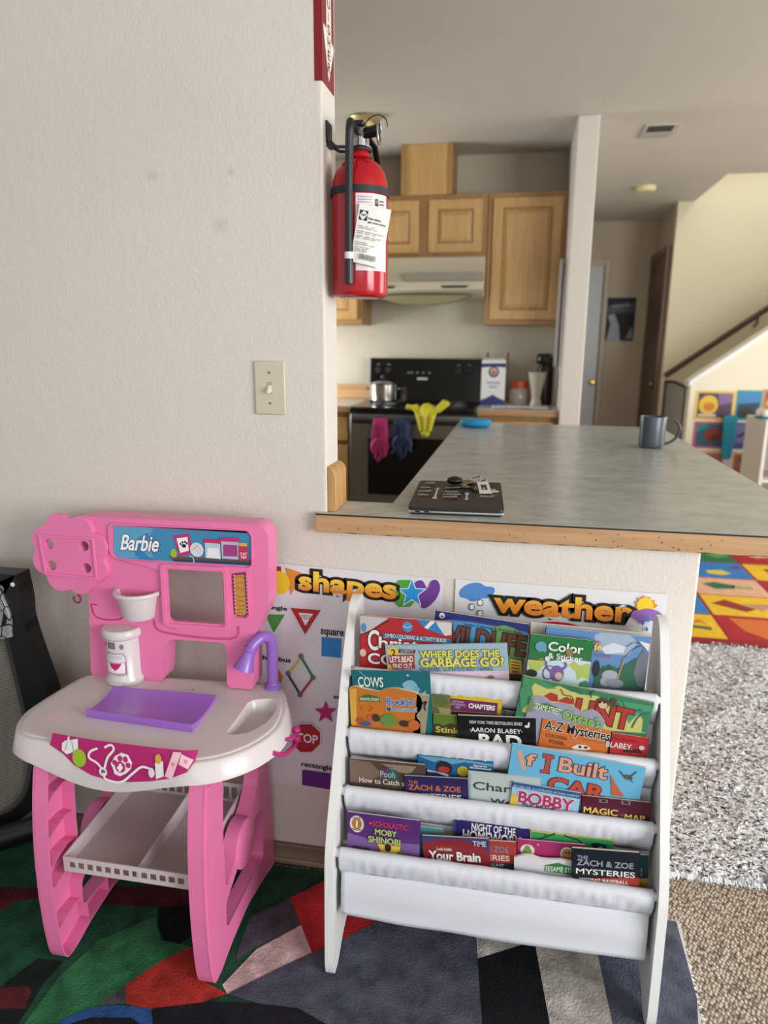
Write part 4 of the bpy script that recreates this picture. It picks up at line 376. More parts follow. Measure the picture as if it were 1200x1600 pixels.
TOY = {'main': [[-0.5435, 0.5209], [-0.5271, 0.7572], [-0.5461, 0.8205], [-0.5378, 0.9034], [-0.1245, 0.9065], [-0.105, 0.8978], [-0.0987, 0.8759], [-0.1034, 0.7284], [-0.1398, 0.6469], [-0.1443, 0.5241], [-0.2064, 0.524], [-0.2048, 0.6231], [-0.2134, 0.6315], [-0.334, 0.6286], [-0.3503, 0.6164], [-0.3632, 0.521]], 'cloudc': [-0.5608, 0.8166], 'window': [[-0.3335, 0.7956], [-0.2084, 0.7966], [-0.2028, 0.7911], [-0.2038, 0.6761], [-0.3249, 0.6738], [-0.3353, 0.679]], 'ridge': [[-0.4653, 0.884], [-0.4552, 0.8932], [-0.1463, 0.8928], [-0.1339, 0.8823], [-0.1334, 0.8201], [-0.1427, 0.8009], [-0.1468, 0.6956], [-0.1575, 0.6843], [-0.1741, 0.677], [-0.1899, 0.6547], [-0.314, 0.6518], [-0.3409, 0.6648], [-0.3474, 0.7917], [-0.4562, 0.8112], [-0.4674, 0.8253]], 'sticker': [[-0.4529, 0.8846], [-0.1423, 0.8874], [-0.1369, 0.8793], [-0.1391, 0.8198], [-0.1451, 0.8137], [-0.4469, 0.8118], [-0.4583, 0.8229]], 'biscuit': [[-0.1837, 0.7939], [-0.1515, 0.7989], [-0.1494, 0.7028], [-0.1556, 0.6964], [-0.1821, 0.6972]], 'shelf': [[-0.4612, 0.7361], [-0.3523, 0.7439], [-0.3658, 0.6826], [-0.4393, 0.6799]], 'disp': [[-0.5025, 0.6469], [-0.3976, 0.6525], [-0.4075, 0.523], [-0.4992, 0.5042]], 'hook': [-0.5569, 0.7139], 'slot': [[-0.5265, 0.6977], [-0.5134, 0.6666], [-0.4561, 0.6674], [-0.4431, 0.6949]], 'frame': [[-0.6325, 0.8601], [-0.4954, 0.859], [-0.495, 0.7624], [-0.6256, 0.7657]], 'holes': [[-0.6079, 0.8377], [-0.5224, 0.838], [-0.607, 0.7879], [-0.521, 0.7874]], 'foldA': [[-0.3743, 0.6728], [-0.3515, 0.6441], [-0.1934, 0.6423], [-0.1742, 0.674]], 'table': [[-0.5566, -0.094], [-0.5755, -0.1987], [-0.5821, -0.2816], [-0.5668, -0.3295], [-0.5443, -0.3629], [-0.5142, -0.3763], [-0.4414, -0.3808], [-0.2892, -0.3869], [-0.1556, -0.3951], [-0.1003, -0.3625], [-0.0615, -0.3143], [-0.0385, -0.2492], [-0.048, -0.1716], [-0.0748, -0.1039], [-0.1067, -0.0632]], 'pad': [[-0.4468, -0.1728], [-0.2076, -0.1665], [-0.2011, -0.2992], [-0.4411, -0.2859]], 'sink': [[-0.1381, -0.1496], [-0.0864, -0.1304], [-0.0661, -0.1724], [-0.0676, -0.2321], [-0.0906, -0.2796], [-0.1351, -0.2958], [-0.135, -0.2298]], 'faucet': [-0.1136, -0.0869], 'stickerframe': {'TL': [-0.4529, -0.11, 0.8846], 'u': [1.0, 0.0, 0.0089], 'v': [-0.0089, -0.0, 1.0]}, 'stickerart': [('p', '#5a9cc0', [[0.0, 0.0], [0.0941, -0.0001], [0.0796, -0.0295], [0.0885, -0.0684], [0.0054, -0.0728], [-0.006, -0.0616]]), ('p', '#2f7fb0', [[0.0559, -0.0235], [0.0812, -0.0107], [0.0833, -0.0221], [0.06, -0.0465], [0.0766, -0.0661], [0.1005, -0.0706], [0.088, -0.0742], [0.0577, -0.073], [0.0433, -0.062]]), ('t', '#f2f0f2', 'Barbie', 0.0161, -0.0172, 0.1049, -0.0535, 2, '#2a4a6a'), ('p', '#5a4a3a', [[0.1238, -0.0621], [0.315, -0.0596], [0.3148, -0.0653], [0.1339, -0.0674]]), ('p', '#1f3a5a', [[0.1339, -0.0677], [0.3147, -0.0656], [0.313, -0.0719], [0.138, -0.073]]), ('e', '#9ab82f', 0.1379, -0.0541, 0.0075, 0.0102), ('p', '#b82a6a', [[0.1394, -0.0137], [0.1783, -0.0085], [0.1797, -0.0519], [0.1507, -0.0621]]), ('p', '#eceaea', [[0.1469, -0.0205], [0.1728, -0.0156], [0.1736, -0.0465], [0.1535, -0.0527]]), ('e', '#1a1a1a', 0.163, -0.0361, 0.0051, 0.0043), ('e', '#1a1a1a', 0.1559, -0.0324, 0.0021, 0.0029), ('e', '#1a1a1a', 0.1606, -0.0284, 0.0021, 0.0029), ('e', '#1a1a1a', 0.1666, -0.0273, 0.0021, 0.0029), ('e', '#1a1a1a', 0.1706, -0.03, 0.0021, 0.0028), ('e', '#d8d6dc', 0.1927, -0.0432, 0.0156, 0.0159), ('s', '#8a8a94', 0.0008, [[0.1839, -0.0345], [0.2003, -0.0537]]), ('s', '#8a8a94', 0.0008, [[0.1901, -0.0298], [0.2051, -0.0477]]), ('s', '#8a8a94', 0.0008, [[0.1801, -0.0461], [0.1989, -0.0308]]), ('s', '#e0dee2', 0.0016, [[0.1749, -0.0579], [0.1835, -0.0618], [0.1842, -0.0733]]), ('p', '#b0c4d4', [[0.2124, -0.0259], [0.2473, -0.027], [0.2468, -0.0613], [0.2117, -0.0603]]), ('p', '#e4e0e6', [[0.219, -0.037], [0.2439, -0.0371], [0.2455, -0.0599], [0.2147, -0.0587]]), ('p', '#b82a6a', [[0.2109, -0.0174], [0.2493, -0.0175], [0.2483, -0.0261], [0.2109, -0.0262]]), ('p', '#b8b0cc', [[0.2497, -0.0212], [0.289, -0.0213], [0.287, -0.06], [0.2499, -0.0597]]), ('p', '#9a3a7a', [[0.2546, -0.0281], [0.2864, -0.0279], [0.2851, -0.0535], [0.2531, -0.0538]]), ('p', '#b82a6a', [[0.2485, -0.0119], [0.29, -0.0122], [0.2896, -0.0207], [0.2491, -0.021]]), ('p', '#b82a5a', [[0.2885, -0.0306], [0.3098, -0.0304], [0.3101, -0.0598], [0.2881, -0.061]]), ('p', '#d8a83a', [[0.2901, -0.0221], [0.3085, -0.0226], [0.3081, -0.0293], [0.2897, -0.0297]]), ('t', '#f0e8ec', 'CAT\nNIP', 0.2919, -0.0432, 0.3074, -0.0571, 1)], 'apron': {'TL': [-0.4497, -0.402, 0.5379], 'u': [0.9999, 0.0, 0.0106], 'v': [-0.0106, -0.0, 0.9999], 'outline': [[0.0002, 0.0019], [0.0914, -0.001], [0.2221, 0.0], [0.3047, 0.0025], [0.2985, -0.0195], [0.2849, -0.0383], [0.2477, -0.0549], [0.2075, -0.0664], [0.2167, -0.0647], [0.1635, -0.0747], [0.1234, -0.0773], [0.0837, -0.0725], [0.0475, -0.0575], [0.0227, -0.037], [-0.0069, -0.0225]], 'art': [('p', '#e8e4e4', [[0.0212, -0.0153], [0.0288, -0.0091], [0.0566, -0.002], [0.0566, -0.025], [0.031, -0.0361], [0.021, -0.029]]), ('s', '#e8e4e4', 0.004, [[0.0372, 0.0005], [0.0345, -0.0112]]), ('s', '#2a2a2a', 0.0009, [[0.0341, -0.0099], [0.0279, -0.0282]]), ('s', '#2a2a2a', 0.0009, [[0.0426, -0.0062], [0.0468, -0.0288]]), ('e', '#9ab82f', 0.059, -0.0397, 0.015, 0.018), ('s', '#ece6ea', 0.0045, [[0.0992, -0.0154], [0.0837, -0.0234], [0.0802, -0.036], [0.0974, -0.0449], [0.1095, -0.0571]]), ('s', '#ece6ea', 0.0045, [[0.1141, -0.0119], [0.1281, -0.005], [0.1338, -0.0137], [0.1201, -0.0314], [0.1122, -0.0568]]), ('e', '#e8e4e8', 0.11, -0.0603, 0.0087, 0.009), ('e', '#6a6a78', 0.11, -0.0603, 0.0047, 0.0048), ('s', '#ece6ea', 0.0045, [[0.1116, -0.0623], [0.1158, -0.0741], [0.1475, -0.0758], [0.1732, -0.055], [0.1929, -0.0392], [0.2135, -0.0409]]), ('p', '#f0e4ec', [[0.127, -0.0415], [0.1366, -0.0255], [0.1505, -0.0172], [0.1647, -0.0197], [0.1726, -0.0335], [0.1701, -0.0459], [0.1599, -0.0566], [0.146, -0.0642], [0.1344, -0.061], [0.1314, -0.0504]]), ('e', '#b82a6a', 0.1472, -0.0459, 0.0113, 0.011), ('e', '#b82a6a', 0.1358, -0.0383, 0.0054, 0.0055), ('e', '#b82a6a', 0.1473, -0.0289, 0.0053, 0.006), ('e', '#b82a6a', 0.1588, -0.0292, 0.0053, 0.006), ('e', '#b82a6a', 0.1646, -0.0398, 0.0053, 0.0055), ('p', '#f4eef0', [[0.145, -0.0394], [0.1511, -0.0387], [0.1496, -0.0537], [0.1435, -0.0545]]), ('p', '#f4eef0', [[0.1413, -0.0447], [0.1533, -0.0433], [0.1528, -0.0488], [0.1407, -0.0502]]), ('e', '#e0dcd8', 0.2142, -0.0466, 0.0066, 0.0095), ('p', '#e8e4e8', [[0.2215, -0.0269], [0.2378, -0.0207], [0.2403, -0.0493], [0.2237, -0.0571]]), ('e', '#d8a040', 0.2283, -0.0184, 0.0065, 0.0094), ('p', '#efc0cc', [[0.2587, -0.0012], [0.2752, -0.0008], [0.2576, -0.0516], [0.242, -0.0491]]), ('p', '#efc0cc', [[0.275, -0.0036], [0.2981, -0.0139], [0.2882, -0.0307], [0.27, -0.0228]]), ('e', '#e08a9a', 0.2589, -0.0241, 0.0039, 0.004), ('e', '#e08a9a', 0.2837, -0.0169, 0.0038, 0.004)]}}

# ================================================================== the room
PAINT = wall_paint('#d3ccc2', .35, ((-0.221, 0, 1.515, 0.022), (-0.369, 0, 1.615, 0.020), (-0.195, 0, 1.617, 0.012))); PAINT2 = wall_paint('#d8d2c6'); CEIL = wall_paint('#c6c1b6', .2); HALL = wall_paint('#b3a691', .1); STAIRP = wall_paint('#d3cbae', .1); KIT = wall_paint('#b9b19e', .15)
# woven loop carpet
mt, nt, b = nodes_mat('loop_carpet'); tc = nt.nodes.new('ShaderNodeTexCoord'); mp = nt.nodes.new('ShaderNodeMapping')
mp.inputs['Rotation'].default_value = (0, 0, R(38)); mp.inputs['Scale'].default_value = (150, 105, 1)
vo = nt.nodes.new('ShaderNodeTexVoronoi'); vo.inputs['Scale'].default_value = 1; vo.inputs['Randomness'].default_value = .55
n1 = nt.nodes.new('ShaderNodeTexNoise'); n1.inputs['Scale'].default_value = 3
rp = ramp(nt, [(.1, '#d9cfc0'), (.42, '#ab9d8c'), (.72, '#5f554b')]); bp = nt.nodes.new('ShaderNodeBump'); bp.inputs['Strength'].default_value = .9; bp.inputs['Distance'].default_value = .004; bp.invert = True
nt.links.new(tc.outputs['Object'], mp.inputs['Vector']); nt.links.new(mp.outputs['Vector'], vo.inputs['Vector']); nt.links.new(vo.outputs['Distance'], rp.inputs['Fac'])
nt.links.new(rp.outputs['Color'], b.inputs['Base Color']); nt.links.new(vo.outputs['Distance'], bp.inputs['Height']); nt.links.new(bp.outputs['Normal'], b.inputs['Normal']); b.inputs['Roughness'].default_value = .95; b.inputs['Specular IOR Level'].default_value = .1
struct('floor', MB().box(-3, 4.6, -4.2, 6.2, -.05, 0, mt), smooth=0)
CZ = 2.45
mb = MB().box(-3, 1.757, -4.2, 6.2, CZ, CZ+.2, CEIL); mb.box(1.757, 4.6, -4.2, 4.2, CZ, CZ+.2, CEIL); struct('ceiling', mb, smooth=0)
fw_ = plane((0, 0, 0), (1, 0, 0), (0, 0, 1), (0, 1, 0))
struct('wall_left', MB().fprism(fw_, [(-3, 0), (.787, 0), (.787, .872), (0, .872), (0, CZ), (-3, CZ)], 0, .105, PAINT), bevel=.006, seg=3)
struct('wall_back', MB().box(-2.4, .64, 3.42, 3.52, 0, CZ, KIT), smooth=0)
struct('wall_kitchen', MB().box(.64, .752, 2.70, 6.05, 0, CZ, PAINT), bevel=.006)
struct('wall_hall', MB().box(.752, 1.75, 6.05, 6.15, 0, CZ, HALL), smooth=0)
struct('wall_right', MB().box(1.63, 1.73, 5.27, 6.05, 0, CZ, HALL), smooth=0)
struct('wall_stair', MB().box(1.63, 4.6, 5.17, 5.27, 0, 5.0, STAIRP), smooth=0)
# the kitchen's side wall with its window opening, and the far sides of the rooms
mb = MB().box(-2.5, -2.4, .105, 3.52, 0, .95, KIT); mb.box(-2.5, -2.4, .105, 3.52, 1.95, CZ, KIT); mb.box(-2.5, -2.4, .105, 1.7, .95, 1.95, KIT); mb.box(-2.5, -2.4, 3.2, 3.52, .95, 1.95, KIT); struct('wall_side', mb, smooth=0)
# staircase knee wall with sloping top
sl = .745; z0 = 1.0
f = plane((0, 4.25, 0), (1, 0, 0), (0, 0, 1), (0, -1, 0))
struct('wall_knee', MB().fprism(f, [(1.66, 0), (4.4, 0), (4.4, z0+sl*2.74), (1.66, z0)], -.08, .04, wall_paint('#e2dac2', .1)), bevel=.003)
struct('trim_1', MB().fprism(f, [(1.645, z0-.012), (4.4, z0+sl*2.755-.012), (4.4, z0+sl*2.755+.035), (1.645, z0+.035)], -.10, .06, M('#dedad4', .35)), bevel=.004)
# upper stairwell enclosure
struct('wall_stairwell', MB().box(1.70, 1.757, 4.2, 5.17, CZ+.2, 5.0, STAIRP), smooth=0)
# baseboard
BW = wood('#8f7c68', '#6d5a49', 'X', 8.)
mb = MB().box(-3, .79, -.012, 0, 0, .055, BW); mb.box(-3, .79, -.018, 0, 0, .018, BW); struct('baseboard_left', mb, bevel=.003)
# doors of the hall
f = plane((1.005, 6.0, 0), (1, 0, 0), (0, 0, 1), (0, -1, 0))
DOORP = M('#b4b6b4', .18); dr = MB().fbox(f, -.22, .15, .01, 2.04, -.02, .02, DOORP).build('door_1', kind='structure', bevel=.004)
mb = MB().lathe([(.002, 0), (.026, .002), (.026, .008), (.010, .012), (.010, .03), (.024, .038), (.027, .05), (.020, .062), (.002, .064)], (1.115, 5.98, .93), M('#b8923f', .2, 1.), 20, axis=(0, -1, 0)); mb.build('door_knob', dr)
mb = MB().box(1.17, 1.215, 6.02, 6.05, 0, 2.1, M('#b5a893', .5)); mb.box(.752, 1.17, 6.022, 6.05, 2.04, 2.1, M('#b5a893', .5)); struct('trim_2', mb, bevel=.003)
mb = MB().box(1.60, 1.63, 5.31, 5.98, .01, 2.06, M('#4d3a2c', .4)); d2 = mb.build('door_2', kind='structure', bevel=.003)
MB().sphere((1.585, 5.38, .95), .028, M('#a08040', .25, 1.)).build('door_knob', d2)
mb = MB().box(1.59, 1.629, 5.25, 5.309, 0, 2.12, M('#6a5340', .5)); mb.box(1.59, 1.629, 5.981, 6.04, 0, 2.12, M('#6a5340', .5)); mb.box(1.592, 1.629, 5.31, 5.98, 2.062, 2.12, M('#6a5340', .5)); struct('trim_3', mb, smooth=0)

# ================================================================== floor coverings
def rug_mat(h):
    return M(h, .9, 0, .38, 24., .7, 190., spec=.2, detail=9.)
g = rug_mat('#1f4a34'); mb = MB()
edge = [(-2.2, -.035), (.818, -.035), (.806, -.30), (.80, -1.45), (-2.2, -1.45)]
mb.prism([(x, y, .0) for x, y in edge], [(x, y, .0115) for x, y in edge], g)
for i, (c, pts) in enumerate(RUG):
    q = [p for p in clip(pts, -2.2, .812, -1.45, -.035)]
    if len(q) >= 3: mb.poly([(x, y, .0118+i*.00012) for x, y in q], rug_mat(c))
fr = M('#c9c4c2', .95, bump=.6, bscale=200.)
rng = random.Random(3)
for k in range(420):          # pale fuzzy binding along the right-hand edge
    t = rng.random(); x = .818-.012*min(1, t*1.4/.27*.27) if False else .818-.016*t; y = -.035-1.4*t
    a = rng.uniform(-.6, .6); l = rng.uniform(.004, .009); wd = .0025
    mb.add([(x-.004, y-wd, .012), (x-.004, y+wd, .012), (x+l, y+wd+a*l, rng.uniform(.002, .008))], [(0, 1, 2)], fr)
e_ = [(.808, -.034), (.820, -.034), (.808, -.31), (.796, -.31)]; mb.prism([(x, y, 0) for x, y in e_], [(x, y, .0126) for x, y in e_], fr); mb.box(.2, .820, -.036, -.031, 0, .0122, fr)
rug = mb.build('area_rug', smooth=0); tag(rug, 'dark green rug with red, black and grey abstract shapes under the toy kitchen', 'rug')
# grey shaggy rug, lumpy grid with tufts
mt, nt, b = nodes_mat('shag'); tc = nt.nodes.new('ShaderNodeTexCoord'); mp = nt.nodes.new('ShaderNodeMapping'); mp.inputs['Scale'].default_value = (75, 120, 40); mp.inputs['Rotation'].default_value = (0, 0, R(25))
n1 = nt.nodes.new('ShaderNodeTexNoise'); n1.inputs['Scale'].default_value = 1.; n1.inputs['Detail'].default_value = 3; n1.inputs['Distortion'].default_value = .8
rp = ramp(nt, [(.34, '#34353a'), (.43, '#95989e'), (.5, '#cfd0d2'), (.62, '#f0f0f1')]); nt.links.new(tc.outputs['Object'], mp.inputs['Vector']); nt.links.new(mp.outputs['Vector'], n1.inputs['Vector']); nt.links.new(n1.outputs['Fac'], rp.inputs['Fac']); nt.links.new(rp.outputs['Color'], b.inputs['Base Color'])
bp = nt.nodes.new('ShaderNodeBump'); bp.inputs['Strength'].default_value = 1.; bp.inputs['Distance'].default_value = .01; nt.links.new(n1.outputs['Fac'], bp.inputs['Height']); nt.links.new(bp.outputs['Normal'], b.inputs['Normal']); b.inputs['Roughness'].default_value = .95; b.inputs['Specular IOR Level'].default_value = .1
shag = mt; GREYS = [M(h, .95, spec=.1) for h in ('#f2f3f4', '#e2e3e6', '#b4b7bc', '#575b63', '#e9eaeb', '#2c2e33')]
mb = MB(); P = []; nx, ny = 60, 80; x0, x1, y0, y1 = .80, 2.5, .125, 1.62
def shz(x, y): return .012+.012*max(0, noise.noise((x*9, y*9, 0))+.4)+.006*noise.noise((x*40, y*40, 3))
for i in range(nx+1):
    row = []
    for j in range(ny+1):
        x = x0+(x1-x0)*i/nx; y = y0+(y1-y0)*j/ny; ed = min(i, nx-i, j, ny-j)
        row.append((x+.004*noise.noise((x*30, y*30, 9)), y+(.006*noise.noise((x*25, 1, 5)) if j == 0 else 0), .002 if ed == 0 else shz(x, y)))
    P.append(row)
mb.grid(P, shag)
for k in range(15000):
    x = rng.uniform(x0, 1.75); y = y0+(y1-y0)*rng.random()**1.3; z = shz(x, y)-.003
    a = rng.uniform(0, 6.28); l = rng.uniform(.010, .022); wd = rng.uniform(.0012, .0026); dx, dy = math.cos(a)*l, math.sin(a)*l; px, py = -math.sin(a)*wd, math.cos(a)*wd
    brown = ((x-1.239)/.075)**2+((y-0.653)/.05)**2 < rng.uniform(.6, 1.1)      # brown stain on the pile
    lift = rng.uniform(.003, .010); nn = noise.noise((x*60+5, y*95, 2)); gm = GREYS[min(5, max(0, int((.5-nn*1.1+rng.uniform(-.25, .25))*5.9)))] if False else GREYS[(0 if nn > .08 else 1 if nn > -.06 else 4 if rng.random() < .35 else 2 if nn > -.16 else 3 if rng.random() < .6 else 5)]
    if brown: gm = M('#6a5f55', .95, spec=.1) if rng.random() < .6 else M('#8a7f72', .95, spec=.1)
    mb.add([(x+px, y+py, z), (x-px, y-py, z), (x+dx*.6, y+dy*.6, z+lift), (x+dx, y+dy, z+lift*.5)], [(0, 1, 2), (0, 2, 3)], gm)
for k in range(500):          # straggling front edge
    x = rng.uniform(x0, 1.7); y = y0+.006; l = rng.uniform(.008, .02)
    mb.add([(x-.002, y, .012), (x+.002, y, .012), (x+rng.uniform(-.008, .008), y-l, .003)], [(0, 1, 2)], GREYS[rng.choice((0, 1, 4, 2))])
sh = mb.build('shag_rug', smooth=60); tag(sh, 'grey and white speckled shaggy rug on the carpet right of the half wall', 'rug')
# play rug of bright squares
mb = MB(); bx = M('#8f1a22', .9); mb.box(1.0, 2.9, 1.65, 3.6, 0, .008, bx)
cols = {'y': '#e0b51f', 'r': '#a81c26', 'b': '#2f76b8', 'p': '#d8a88a', 'g': '#1f6b3a', 'o': '#d87a2a'}
ys = [1.70, 2.01, 2.32, 2.62, 2.94, 3.26, 3.55]; xs = [1.02, 1.385, 1.765, 2.14, 2.52, 2.88]
lay = ['yrgby', 'bybrg', 'pprob', 'bbygr', 'ggryb', 'yrbgo']
for j in range(6):
    for i in range(5):
        mb.box(xs[i]+.008, xs[i+1]-.008, ys[j]+.006, ys[j+1]-.006, .007, .0084, M(cols[lay[j][i]], .9, var=.12, scale=30))
def onrug(c, pts): mb.poly([(x, y, .0088) for x, y in pts], M(c, .9))
fz = plane((0, 0, .0088), (1, 0, 0), (0, 1, 0), (0, 0, 1))
onrug('#8f2a1f', [(1.42, 2.18), (1.50, 2.25), (1.62, 2.13), (1.56, 2.08)]); onrug('#b88a6a', [(1.58, 2.20), (1.74, 2.22), (1.64, 2.10)])
onrug('#cf6a2a', [(1.45, 1.98), (1.62, 1.98), (1.66, 1.80), (1.55, 1.74), (1.48, 1.82)]); onrug('#2f6b3a', [(1.62, 1.99), (1.66, 1.99), (1.72, 1.82), (1.70, 1.80)])
onrug('#2f6b3a', [(1.22, 1.86), (1.34, 1.84), (1.33, 1.80), (1.24, 1.82)]); letter(mb, fz, 'A', '#d8702a', 1.27, 1.93, 1.33, 1.88, .0006)
onrug('#2a6b3a', [(1.45, 2.50), (1.52, 2.54), (1.62, 2.50), (1.60, 2.44), (1.50, 2.42)]); onrug('#8fa04a', [(1.60, 2.50), (1.70, 2.48), (1.70, 2.44), (1.60, 2.45)])
onrug('#d8c24a', [(1.53, 2.76), (1.62, 2.78), (1.66, 2.72), (1.60, 2.68), (1.53, 2.70)]); onrug('#6a3a6a', [(1.68, 2.86), (1.74, 2.88), (1.74, 2.82), (1.69, 2.82)]); onrug('#5a9a4a', [(1.60, 3.12), (1.72, 3.16), (1.74, 3.08), (1.66, 3.04)])
onrug('#3a2a22', [(1.86, 2.84), (2.0, 2.86), (2.0, 2.78), (1.88, 2.78)]); onrug('#d8a88a', [(1.86, 3.12), (2.0, 3.2), (2.02, 3.12), (1.90, 3.08)])
kr = mb.build('play_rug', smooth=0); tag(kr, 'bright alphabet play rug of red, yellow, blue and green squares beyond the counter', 'rug')

# ================================================================== peninsula counter
mt, nt, b = nodes_mat('laminate'); tc = nt.nodes.new('ShaderNodeTexCoord'); mp = nt.nodes.new('ShaderNodeMapping'); mp.inputs['Scale'].default_value = (13, 17, 9); mp.inputs['Rotation'].default_value = (0, 0, R(12))
n1 = nt.nodes.new('ShaderNodeTexNoise'); n1.inputs['Scale'].default_value = 1.; n1.inputs['Detail'].default_value = 7; n1.inputs['Roughness'].default_value = .65
rp = ramp(nt, [(.32, '#a4a7a3'), (.5, '#b3b6b2'), (.7, '#c2c4bf')]); nt.links.new(tc.outputs['Object'], mp.inputs['Vector']); nt.links.new(mp.outputs['Vector'], n1.inputs['Vector']); nt.links.new(n1.outputs['Fac'], rp.inputs['Fac']); nt.links.new(rp.outputs['Color'], b.inputs['Base Color'])
b.inputs['Roughness'].default_value = .24; LAM = mt
EDGE = wood('#ba946c', '#a27c55', 'X', 14.)
ct = thing('countertop', (.5, 1.0, .872), 'grey laminate peninsula countertop with a chipped wooden front edge on the half wall', 'counter')
out = [(-.02, -.016), (1.055, -.016), (1.055, 1.98), (.13, 1.98), (.128, .12), (-.02, .12)]
ztop = .914
MB().prism([(x, y, .895) for x, y in out], [(x, y, ztop) for x, y in out], LAM).build('laminate_top', ct, smooth=0)
mb = MB().box(-.02, 1.057, -.022, -.004, .873, .9115, EDGE); mb.box(1.05, 1.060, -.02, 1.98, .873, .9125, M('#9a978c', .4)); mb.box(.126, .132, .12, 1.98, .873, .9125, M('#9a978c', .4))
blk = M('#1c1512', .7)
mb.box(-.0201, 1.0571, -.0221, -.015, .9113, .9135, blk)
chip = M('#3a281c', .7)
for k in range(46):
    x = rng.uniform(-.01, 1.05) if k < 20 else rng.uniform(.35, 1.05); z = rng.uniform(.876, .905); s_ = rng.uniform(.0004, .0014)
    mb.poly([(x+s_*rng.uniform(.8, 3)*math.cos(a*1.05), -.0223, z+s_*math.sin(a*1.05)) for a in range(6)], chip)
for k in range(36):
    x = rng.uniform(-.02, 1.0); mb.poly([(x, -.0223, .8732), (x+rng.uniform(.01, .05), -.0223, .8732), (x+.02, -.0223, .8732+rng.uniform(.0008, .0022))], blk)
mb.build('edge_band', ct, smooth=0)
bc = thing('base_cabinet', (.42, 1.0, 0), 'wood base cabinet under the peninsula countertop behind the half wall', 'cabinet')
WD = wood('#c09a66', '#a87f4c', 'Z', 9.)
MB().box(.17, .72, .11, 1.96, .09, .872, WD).build('carcass', bc, smooth=0); MB().box(.22, .72, .11, 1.9, 0, .09, M('#2a2622', .7)).build('plinth', bc, smooth=0)
for k in range(3): MB().box(.15, .17, .22+k*.58, .76+k*.58, .12, .86, WD).build('door', bc, bevel=.004)
# wooden end cap of the backsplash standing against the wall end
f = plane((.0, 0, .914), (1, 0, 0), (0, 0, 1), (0, 1, 0))
CAPW = wood('#c59a63', '#a87c49', 'Z', 12.)
struct('trim_4', MB().fprism(f, [(0, 0), (.019, 0), (.019, .082), (.015, .092), (.008, .098), (0, .101)], .004, .104, CAPW), bevel=.002)

# ================================================================== kitchen beyond
OAK = wood('#c6a06a', '#b68d55', 'Z', 9.); OAKD = wood('#a88150', '#977142', 'Z', 9.)
def cab(name, x0, x1, z0, z1, y0, y1, label, ndoor, gap=.03):
    t = thing(name, ((x0+x1)/2, (y0+y1)/2, z0), label, 'cabinet', 'kitchen cabinets')
    MB().box(x0, x1, y0+.02, y1, z0, z1, OAKD).build('carcass', t, bevel=.002)
    wd = (x1-x0)/ndoor
    for k in range(ndoor):
        a, bb = x0+k*wd+gap, x0+(k+1)*wd-gap; c, d = z0+gap, z1-gap
        f = plane((a, y0+.02, c), (1, 0, 0), (0, 0, 1), (0, -1, 0)); W_, H_ = bb-a, d-c; s = .055
        mb = MB().shape(f, [[(0, 0), (W_, 0), (W_, H_), (0, H_)], [(s, s), (s, H_-s), (W_-s, H_-s), (W_-s, s)]], 0, .02, OAK)
        dd = mb.build('door', t, smooth=30, merge=True, bevel=.004)
        mb = MB().fbox(f, s, W_-s, s, H_-s, .002, .006, OAKD); q = s+.012; r = s+.035
        lo = [f(q, q, .006), f(W_-q, q, .006), f(W_-q, H_-q, .006), f(q, H_-q, .006)]; hi = [f(r, r, .016), f(W_-r, r, .016), f(W_-r, H_-r, .016), f(r, H_-r, .016)]
        mb.prism(lo, hi, OAK); mb.build('raised_panel', dd, smooth=0)
    return t
cab('wall_cabinet', .175, .64, 1.405, 2.165, 3.10, 3.42, 'tall oak wall cabinet right of the range hood', 1)
cab('wall_cabinet', -.60, .172, 1.80, 2.165, 3.10, 3.42, 'short two door oak wall cabinet above the range hood', 2)
cab('wall_cabinet', -1.35, -.603, 1.405, 2.165, 3.10, 3.42, 'oak wall cabinet left of the range hood, half hidden by the red extinguisher', 2)
t = thing('duct_cover', (-.2, 3.26, 2.165), 'plain oak box on top of the wall cabinets reaching the ceiling', 'duct cover')
MB().box(-.33, -.075, 3.11, 3.42, 2.165, 2.448, OAK).build('front_board', t, smooth=0)
for x in (-.358, -.075): MB().box(x, x+.028, 3.10, 3.42, 2.165, 2.449, OAKD).build('corner_strip', t, bevel=.002)
# range hood
t = thing('range_hood', (-.21, 3.2, 1.5), 'almond range hood over the black stove', 'range hood'); AL = M('#c2b9a0', .35)
f = plane((-.585, 0, 0), (0, 1, 0), (0, 0, 1), (1, 0, 0))
MB().fprism(f, [(3.42, 1.80), (3.05, 1.80), (3.0, 1.70), (2.93, 1.645), (2.93, 1.60), (3.0, 1.57), (3.42, 1.57)], 0, .755, AL).build('hood_body', t, bevel=.006)
mb = MB().box(-.30, .168, 2.926, 2.94, 1.655, 1.70, M('#8f8a7c', .3)); mb.build('control_strip', t)
for x in (-.44, .0): MB().lathe([(.002, .0), (.085, .001), (.07, -.012), (.002, -.012)], (x, 2.928, 1.622), M('#3a3630', .4), 20, sy=.15).build('filter_slot', t)
P = []
for i in range(21):
    u = i/20; x = -.50+.6*u; P.append([(x, 2.95+.03*abs(2*u-1)**2, 1.572), (x, 2.945+.03*abs(2*u-1)**2, 1.572-.055*(1-abs(2*u-1)**2.2)), (x, 3.1, 1.570-.05*(1-abs(2*u-1)**2.2)), (x, 3.1, 1.572)])
MB().grid(P, M('#8f8560', .4)).build('light_lens', t)
